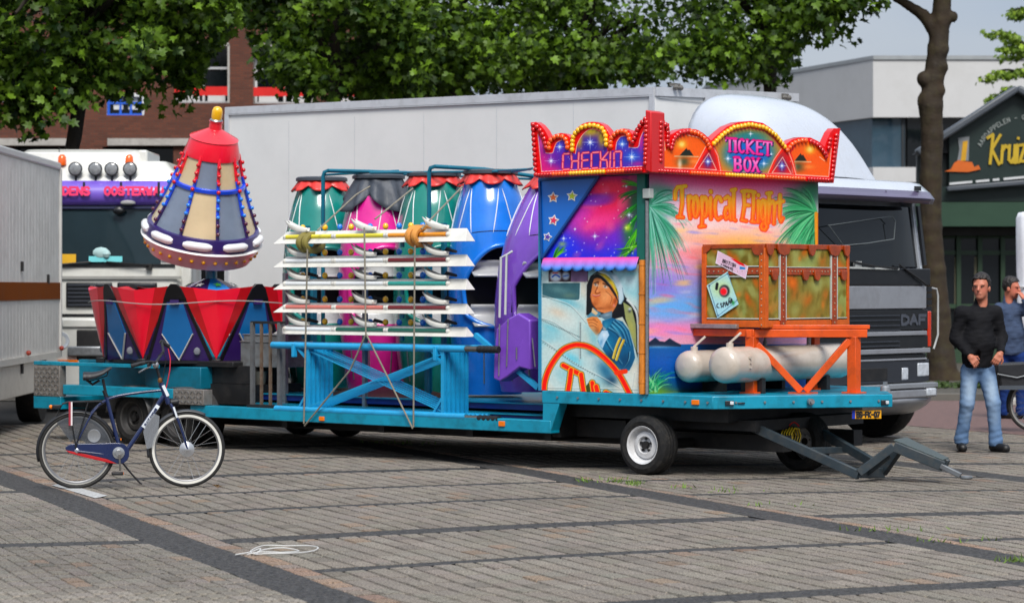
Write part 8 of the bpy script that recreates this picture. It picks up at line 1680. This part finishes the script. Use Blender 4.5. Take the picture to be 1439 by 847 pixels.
KR = {'K': [[(0, 0), (.25, 1)], [(-.2, .9), (.25, 1.02)], [(.85, 1), (.15, .5), (.75, -.02)]], 'r': [[(.1, .6), (0, 0)], [(.05, .4), (.35, .6), (.5, .55)]], 'u': [[(.05, .6), (0, .1), (.2, 0), (.45, .2)], [(.5, .6), (.42, .0), (.55, 0)]], 'i': [[(.1, .6), (.05, 0), (.2, 0)], [(.16, .82), (.17, .84)]], 'z': [[(0, .58), (.45, .6), (0, .02), (.5, .02)]], 'e': [[(0, .3), (.4, .4), (.25, .6), (0, .4), (.05, .05), (.45, .05)]], 'n': [[(.05, .6), (0, 0)], [(.03, .4), (.3, .6), (.42, .5), (.38, 0)]], 'g': [[(.4, .55), (.1, .55), (.05, .2), (.35, .15), (.42, .55), (.3, -.35), (0, -.3)]], 'a': [[(.4, .55), (.1, .55), (0, .2), (.2, 0), (.4, .2), (.42, .6), (.42, 0)]]}
x = 1391
for ch in 'Kruizenga':
 m = MB()
 for st in KR[ch]: m.ribbon([sp_(x + px * 17, 230 - py * 40 + (x - 1391) * -.06, -.012) for px, py in st], .065, (0, -1, 0), .03)
 m.build('letter', SY_, sb, smooth=0); x += {'K': 16, 'i': 5}.get(ch, 10.5)
th0 = 0
cxr, cyr, rr = 1440, 236, 68
txt = 'AARDAPPELEN - GROENTEN'
for i, ch in enumerate(txt):
 th = rad(154 - i * 3.9 * 1.12)
 if not FONT.get(ch): continue
 bx, by = cxr + rr * math.cos(th), cyr - rr * math.sin(th); dx, dy = math.sin(th), math.cos(th); ux, uy = math.cos(th), -math.sin(th); m = MB()
 for st in FONT[ch]: m.ribbon([sp_(bx + dx * a * 3.4 + ux * b_ * 6, by + dy * a * 3.4 + uy * b_ * 6, -.01) for a, b_ in st], .018, (0, -1, 0), .012)
 m.build('letter', SW_, sb, smooth=0)
# ---- folded parasol in a white cover
PY_ = 38.; PF_ = Fr((1445 - CX) / F * PY_, PY_, 0); s38 = F / PY_; PS = thing('folded_parasol', 'closed parasol in a white cover standing at the right edge', 'parasol', (0, 0, 0), PF_)
m = MB(); zt = H + (403 - 297) / s38; pr = [(.12, zt - 1.95), (.165, zt - 1.9), (.18, zt - 1.5), (.16, zt - 1.2), (.17, zt - .9), (.175, zt - .4), (.17, zt - .1), (.14, zt - .02), (.02, zt)]
m.lathe(pr, (0, 0, 0), (0, 0, 1), 28)
v = np.array(m.v); a_ = np.arctan2(v[:, 1], v[:, 0]); rr_ = 1 + .05 * np.sin(a_ * 7 + v[:, 2] * 2) + .03 * np.sin(a_ * 3 + v[:, 2] * 9); v[:, 0] *= rr_; v[:, 1] *= rr_; m.v = [tuple(x) for x in v]
m.build('cover', M('white cover cloth', (220, 222, 228), .75, var=.06, bump=.3, bscale=14, dirt=.2, dcol=(160, 160, 160)), PS, smooth=70); m = MB(); m.cyl((0, 0, 0), (0, 0, zt - 1.9), .03, n=10); m.build('pole', STEEL, PS); m = MB(); m.tube([(.19 * math.cos(a), .19 * math.sin(a), zt - 1.12) for a in np.linspace(0, 2 * PI, 20, endpoint=False)], .014, 6, closed=True); m.build('strap', WREN, PS); m = MB(); m.box(-.35, .35, -.35, .35, 0, .1); m.build('base', CONC, PS, bev=.02)

# ================================================================ trees
BARK = M('plane bark', (34, 27, 19), .95, var=.4, scale=5, bump=.8, bscale=26, stretch=(1, 1, .35), dirt=.5, dcol=(66, 56, 38))
LEAF = MV('tree leaf', .5, trans=.3, spec=.35)
LOBES = [(0, 0), (.28, -.06), (.5, .22), (.30, .34), (.46, .66), (.16, .62), (0, 1.0), (-.16, .62), (-.46, .66), (-.30, .34), (-.5, .22), (-.28, -.06)]
def leaves(name, centers, size, cols, parent, seed, squash=1.):
 r = np.random.default_rng(seed); n = len(centers); L = np.array(LOBES); k = len(L)
 up = r.normal(size=(n, 3)) * np.array([.75, .75, .5]) + np.array([0, -.35, .75]); up /= np.linalg.norm(up, axis=1)[:, None]
 t = r.normal(size=(n, 3)) + np.array([0, 0, -.7]); t -= up * (t * up).sum(1)[:, None]; t /= np.linalg.norm(t, axis=1)[:, None]; b_ = np.cross(t, up)
 s = size * r.uniform(.6, 1.25, n); fold = r.uniform(.05, .35, n)
 V = centers[:, None] + s[:, None, None] * (b_[:, None] * L[None, :, 0, None] + t[:, None] * L[None, :, 1, None] + up[:, None] * (np.abs(L[:, 0])[None, :, None] * fold[:, None, None] - .22 * (L[:, 1] ** 2)[None, :, None]))
 C0 = centers[:, None] + s[:, None, None] * t[:, None] * .4; V = np.concatenate([C0, V], 1).reshape(-1, 3); q_ = []
 tri = np.array([[0, 1 + j, 1 + (j + 1) % k] for j in range(k)]); Q = (tri[None] + (k + 1) * np.arange(n)[:, None, None]).reshape(-1, 3)
 base = lin(cols[0]) + (lin(cols[1]) - lin(cols[0])) * (r.beta(1.2, 2.3, n))[:, None]; base = base * (1 + r.normal(0, .12, (n, 1)))
 me = npmesh(name, V, Q, LEAF, parent, False); vcol(me, np.repeat(np.clip(base, 0, 1), k + 1, 0)); o = link(name, me, parent); return o
def clump_points(clumps, dens, seed):
 r = np.random.default_rng(seed); out = []
 for (c, R) in clumps:
  n = int(dens * R[0] * R[1] * R[2] * 4); d = r.normal(size=(n, 3)); d /= np.linalg.norm(d, axis=1)[:, None]; rad_ = r.random(n) ** .45; out.append(np.array(c) + d * rad_[:, None] * np.array(R) * (1 + .25 * r.normal(size=(n, 1)) * .6))
 return np.concatenate(out)
def limb(m, pts, r0, r1, n=10, seed=0):
 r = random.Random(seed); P = smooth([tuple(p) for p in pts], 6); k = len(P); m.tube(P, [(r0 + (r1 - r0) * i / (k - 1)) * (1 + .12 * r.uniform(-1, 1)) for i in range(k)], n)
def tree(px, Y, label, w, zlo, zhi, trunk_r, seed, leafsize=.2, cols=((34, 60, 20), (92, 130, 40)), dens=60, edge=None, lean=0., trunk=True, nclump=46, group='plane trees round the square', depth=2.4, boxes=None, pxr=None):
 """crown between picture columns pxr, built as real clumps at the tree's own distance"""
 X = (px - CX) / F * Y; o = thing('tree', label, 'tree', (X, Y, 0), WF, group); r = random.Random(seed)
 if trunk:
  m = MB(); limb(m, [(X, Y, -.1), (X + .03, Y, 1.2), (X - .05 + lean * .5, Y, 2.6), (X + lean, Y, 4.6), (X + lean * 1.3, Y + .1, zhi - 1)], trunk_r, trunk_r * .35, 12, seed)
  t = m.build('trunk', BARK, o, smooth=60)
  for k in range(9):
   a = r.uniform(0, 6.28); z = r.uniform(zlo + 1.2, zhi - 2); l = w * r.uniform(.4, .9); m = MB(); limb(m, [(X + lean, Y, z - .3), (X + lean + math.cos(a) * l * .5, Y + math.sin(a) * l * .5 * .7, z + .4 + r.uniform(-.2, .4)), (X + lean + math.cos(a) * l, Y + math.sin(a) * l * .7, z + .7 + r.uniform(-.5, .8))], trunk_r * .42, trunk_r * .1, 7, k); m.build('limb', BARK, t, smooth=60)
 cl = []
 for _ in range(nclump):
  x = r.uniform(-1, 1) * w; y = r.uniform(-1, 1) * depth; z = r.uniform(zlo, zhi); tz = (z - zlo) / (zhi - zlo)
  wr = (abs(x) / w) ** 2 + (abs(y) / depth) ** 2
  if wr > 1.05: continue
  if edge:
   ppx = CX + F * (X + x) / (Y + y); lim = H - (np.interp(ppx, edge[0], edge[1]) - CY) / F * (Y + y)
   if z < lim + .35: z = lim + .35 + r.uniform(0, .5)
  cl.append(((X + lean + x, Y + y, z), (r.uniform(.5, .95), r.uniform(.5, .9), r.uniform(.35, .7))))
 pts = clump_points(cl, dens, seed)
 if edge:
  ppx = CX + F * pts[:, 0] / pts[:, 1]; lim = H - (np.interp(ppx, edge[0], edge[1]) - CY) / F * pts[:, 1]; rr_ = np.random.default_rng(seed); pts = pts[pts[:, 2] > lim + rr_.normal(0, .12, len(pts))]
 leaves('crown', pts, leafsize, cols, o, seed); return o
GC = ((22, 50, 9), (130, 168, 42))
tree(36, 41, 'plane tree hanging over the white lorry and the brick windows at the far left', 3.7, 3.9, 9.5, .2, 1, .155, GC, 150, ([-220, 0, 40, 60, 80, 105, 130, 160, 190, 225, 250, 275, 290, 310, 330, 360], [150, 190, 208, 190, 170, 150, 130, 132, 142, 170, 165, 140, 90, 60, 40, -30]), .85, True, 230, depth=2.0)
tree(470, 47, 'plane tree over the left part of the white box lorry', 2.0, 4.6, 10, .22, 3, .155, GC, 165, ([330, 345, 362, 380, 400, 480, 560, 640], [-20, 40, 110, 128, 140, 150, 150, 140]), 0, True, 110)
tree(640, 50, 'plane tree over the middle of the white box lorry', 2.6, 4.7, 10.5, .24, 4, .155, GC, 160, ([430, 520, 620, 760, 860], [140, 146, 146, 140, 120]), 0, True, 120)
tree(820, 53, 'plane tree with a dark trunk above the CHECKIN sign', 2.4, 4.9, 10.5, .27, 5, .155, GC, 95, ([640, 740, 830, 900, 960, 1000], [138, 138, 132, 120, 118, 100]), 0, True, 100)
tree(1082, 50, 'plane tree with a thick trunk above the TICKET BOX sign', 2.8, 5.0, 10.5, .27, 6, .155, GC, 95, ([860, 900, 960, 1010, 1050, 1085, 1112, 1125, 1150, 1200, 1250], [100, 124, 122, 124, 124, 124, 124, 70, 40, 20, -20]), 0, True, 130)
# right-hand tree: knobbly bare trunk and one long limb
def big_tree():
 Y = 48.; s = F / Y; X0 = (1322 - CX) / s; o = thing('tree', 'leaning knobbly plane trunk rising beside the green shop sign', 'tree', (X0, Y, 0), WF, 'plane trees round the square')
 tp = lambda px, py, y=0.: np.array(((px - CX) / s, Y + y, H - (py - CY) / s)); spine = [(1326, 545, 25), (1322, 500, 19), (1318, 440, 17), (1313, 380, 15.5), (1308, 320, 15), (1308, 250, 15.5), (1310, 190, 15), (1308, 150, 16.5), (1312, 110, 14), (1318, 70, 14), (1322, 30, 13), (1326, -30, 12.5), (1324, -110, 11)]
 prims = [('c', tp(a[0], a[1]), tp(b_[0], b_[1]), a[2] / s, b_[2] / s) for a, b_ in zip(spine[:-1], spine[1:])]
 prims += [('c', tp(1316, 48), tp(1298, 22), 10 / s, 8 / s), ('c', tp(1298, 22), tp(1262, -2), 8 / s, 6 / s), ('c', tp(1262, -2), tp(1190, -40), 6 / s, 4 / s), ('c', tp(1322, 30), tp(1336, -20, .3), 8 / s, 7 / s)]
 kn = [((1299, 112), 9), ((1302, 140), 10), ((1322, 95), 8), ((1325, 70), 6), ((1318, 128), 8), ((1300, 146), 8), ((1338, 24), 6), ((1312, 205), 7), ((1320, 500), 12), ((1340, 535), 12), ((1316, 538), 12)]
 prims += [('e', tp(*p, -.05), (1.25 * r / s, 1.2 * r / s, 1.3 * r / s)) for p, r in kn]
 f = lambda P: union(P, prims, .05) + .012 * vnoise(P * np.array([1, 1, .4]), 22., 3) + .006 * vnoise(P, 60., 5)
 lo = tp(1180, 545) - [.1, .5, .05]; hi = tp(1350, -115) + [.2, .8, 0]; lo[2] = -.03
 V, Q = surfnet(f, lo, hi, .04); me = npmesh('trunk', V, Q, M('mossy plane bark', (44, 32, 17), .95, var=.45, scale=2.2, bump=.7, bscale=20, dirt=.7, dcol=(60, 54, 26)), o); t = link('trunk', me, o)
 r = random.Random(9); cl = []
 for px, py, n in ((1150, 24, 5), (1200, 8, 5), (1172, 52, 2), (1230, -20, 8), (1130, -10, 6), (1180, -50, 10), (1280, -70, 12), (1380, -110, 14), (1330, -150, 14), (1240, -120, 12)):
  for _ in range(n): p = tp(px + r.uniform(-26, 26), py + r.uniform(-10, 8), r.uniform(-1, 1)); cl.append((p, (.42, .4, .25)))
 leaves('crown', clump_points(cl, 150, 9), .19, GC, o, 9)
big_tree()
def light_tree():
 Y = 66.; s = F / Y; o = thing('tree', 'feathery light green tree behind the shop gable', 'tree', ((1450 - CX) / s, Y, 0), WF); r = random.Random(4)
 tp = lambda px, py, y=0.: np.array(((px - CX) / s, Y + y, H - (py - CY) / s)); m = MB(); limb(m, [tp(1452, 500), tp(1450, 300), tp(1448, 120), tp(1452, -60)], .16, .05, 10, 1); t = m.build('trunk', BARK, o)
 cl = []
 for px0, py0, px1, py1 in ((1448, 60, 1395, 45), (1448, 100, 1388, 105), (1446, 70, 1410, 75), (1448, 120, 1380, 150), (1448, 20, 1425, 15), (1450, 140, 1410, 130), (1450, 60, 1500, 40), (1450, -20, 1420, -40), (1450, -20, 1500, -60), (1450, 100, 1510, 110)):
  m = MB(); limb(m, [tp(px0, py0 + 14), tp((px0 + px1) / 2, (py0 + py1) / 2 - 4), tp(px1, py1)], .05, .012, 6, 2); m.build('limb', BARK, t)
  for k in range(8): u = r.uniform(.15, 1.02); p = tp(px0 + (px1 - px0) * u + r.uniform(-7, 7), py0 + (py1 - py0) * u + r.uniform(-3, 7), r.uniform(-.6, .6)); cl.append((p, (.26, .26, .12)))
 leaves('crown', clump_points(cl, 900, 12), .13, ((90, 120, 34), (160, 186, 60)), o, 12)
light_tree()
# low hedge between kerb and shops
r_ = np.random.default_rng(2); n = 1400; pts = np.c_[r_.uniform(2.2, 9.4, n), r_.uniform(44, 45.2, n), r_.random(n) ** .7 * .09]
hd_ = thing('ground_plants', 'low strip of green ground plants beyond the far kerb', 'plants', (6, 44.6, 0), WF); leaves('foliage', pts, .09, ((40, 60, 24), (84, 104, 44)), hd_, 5)
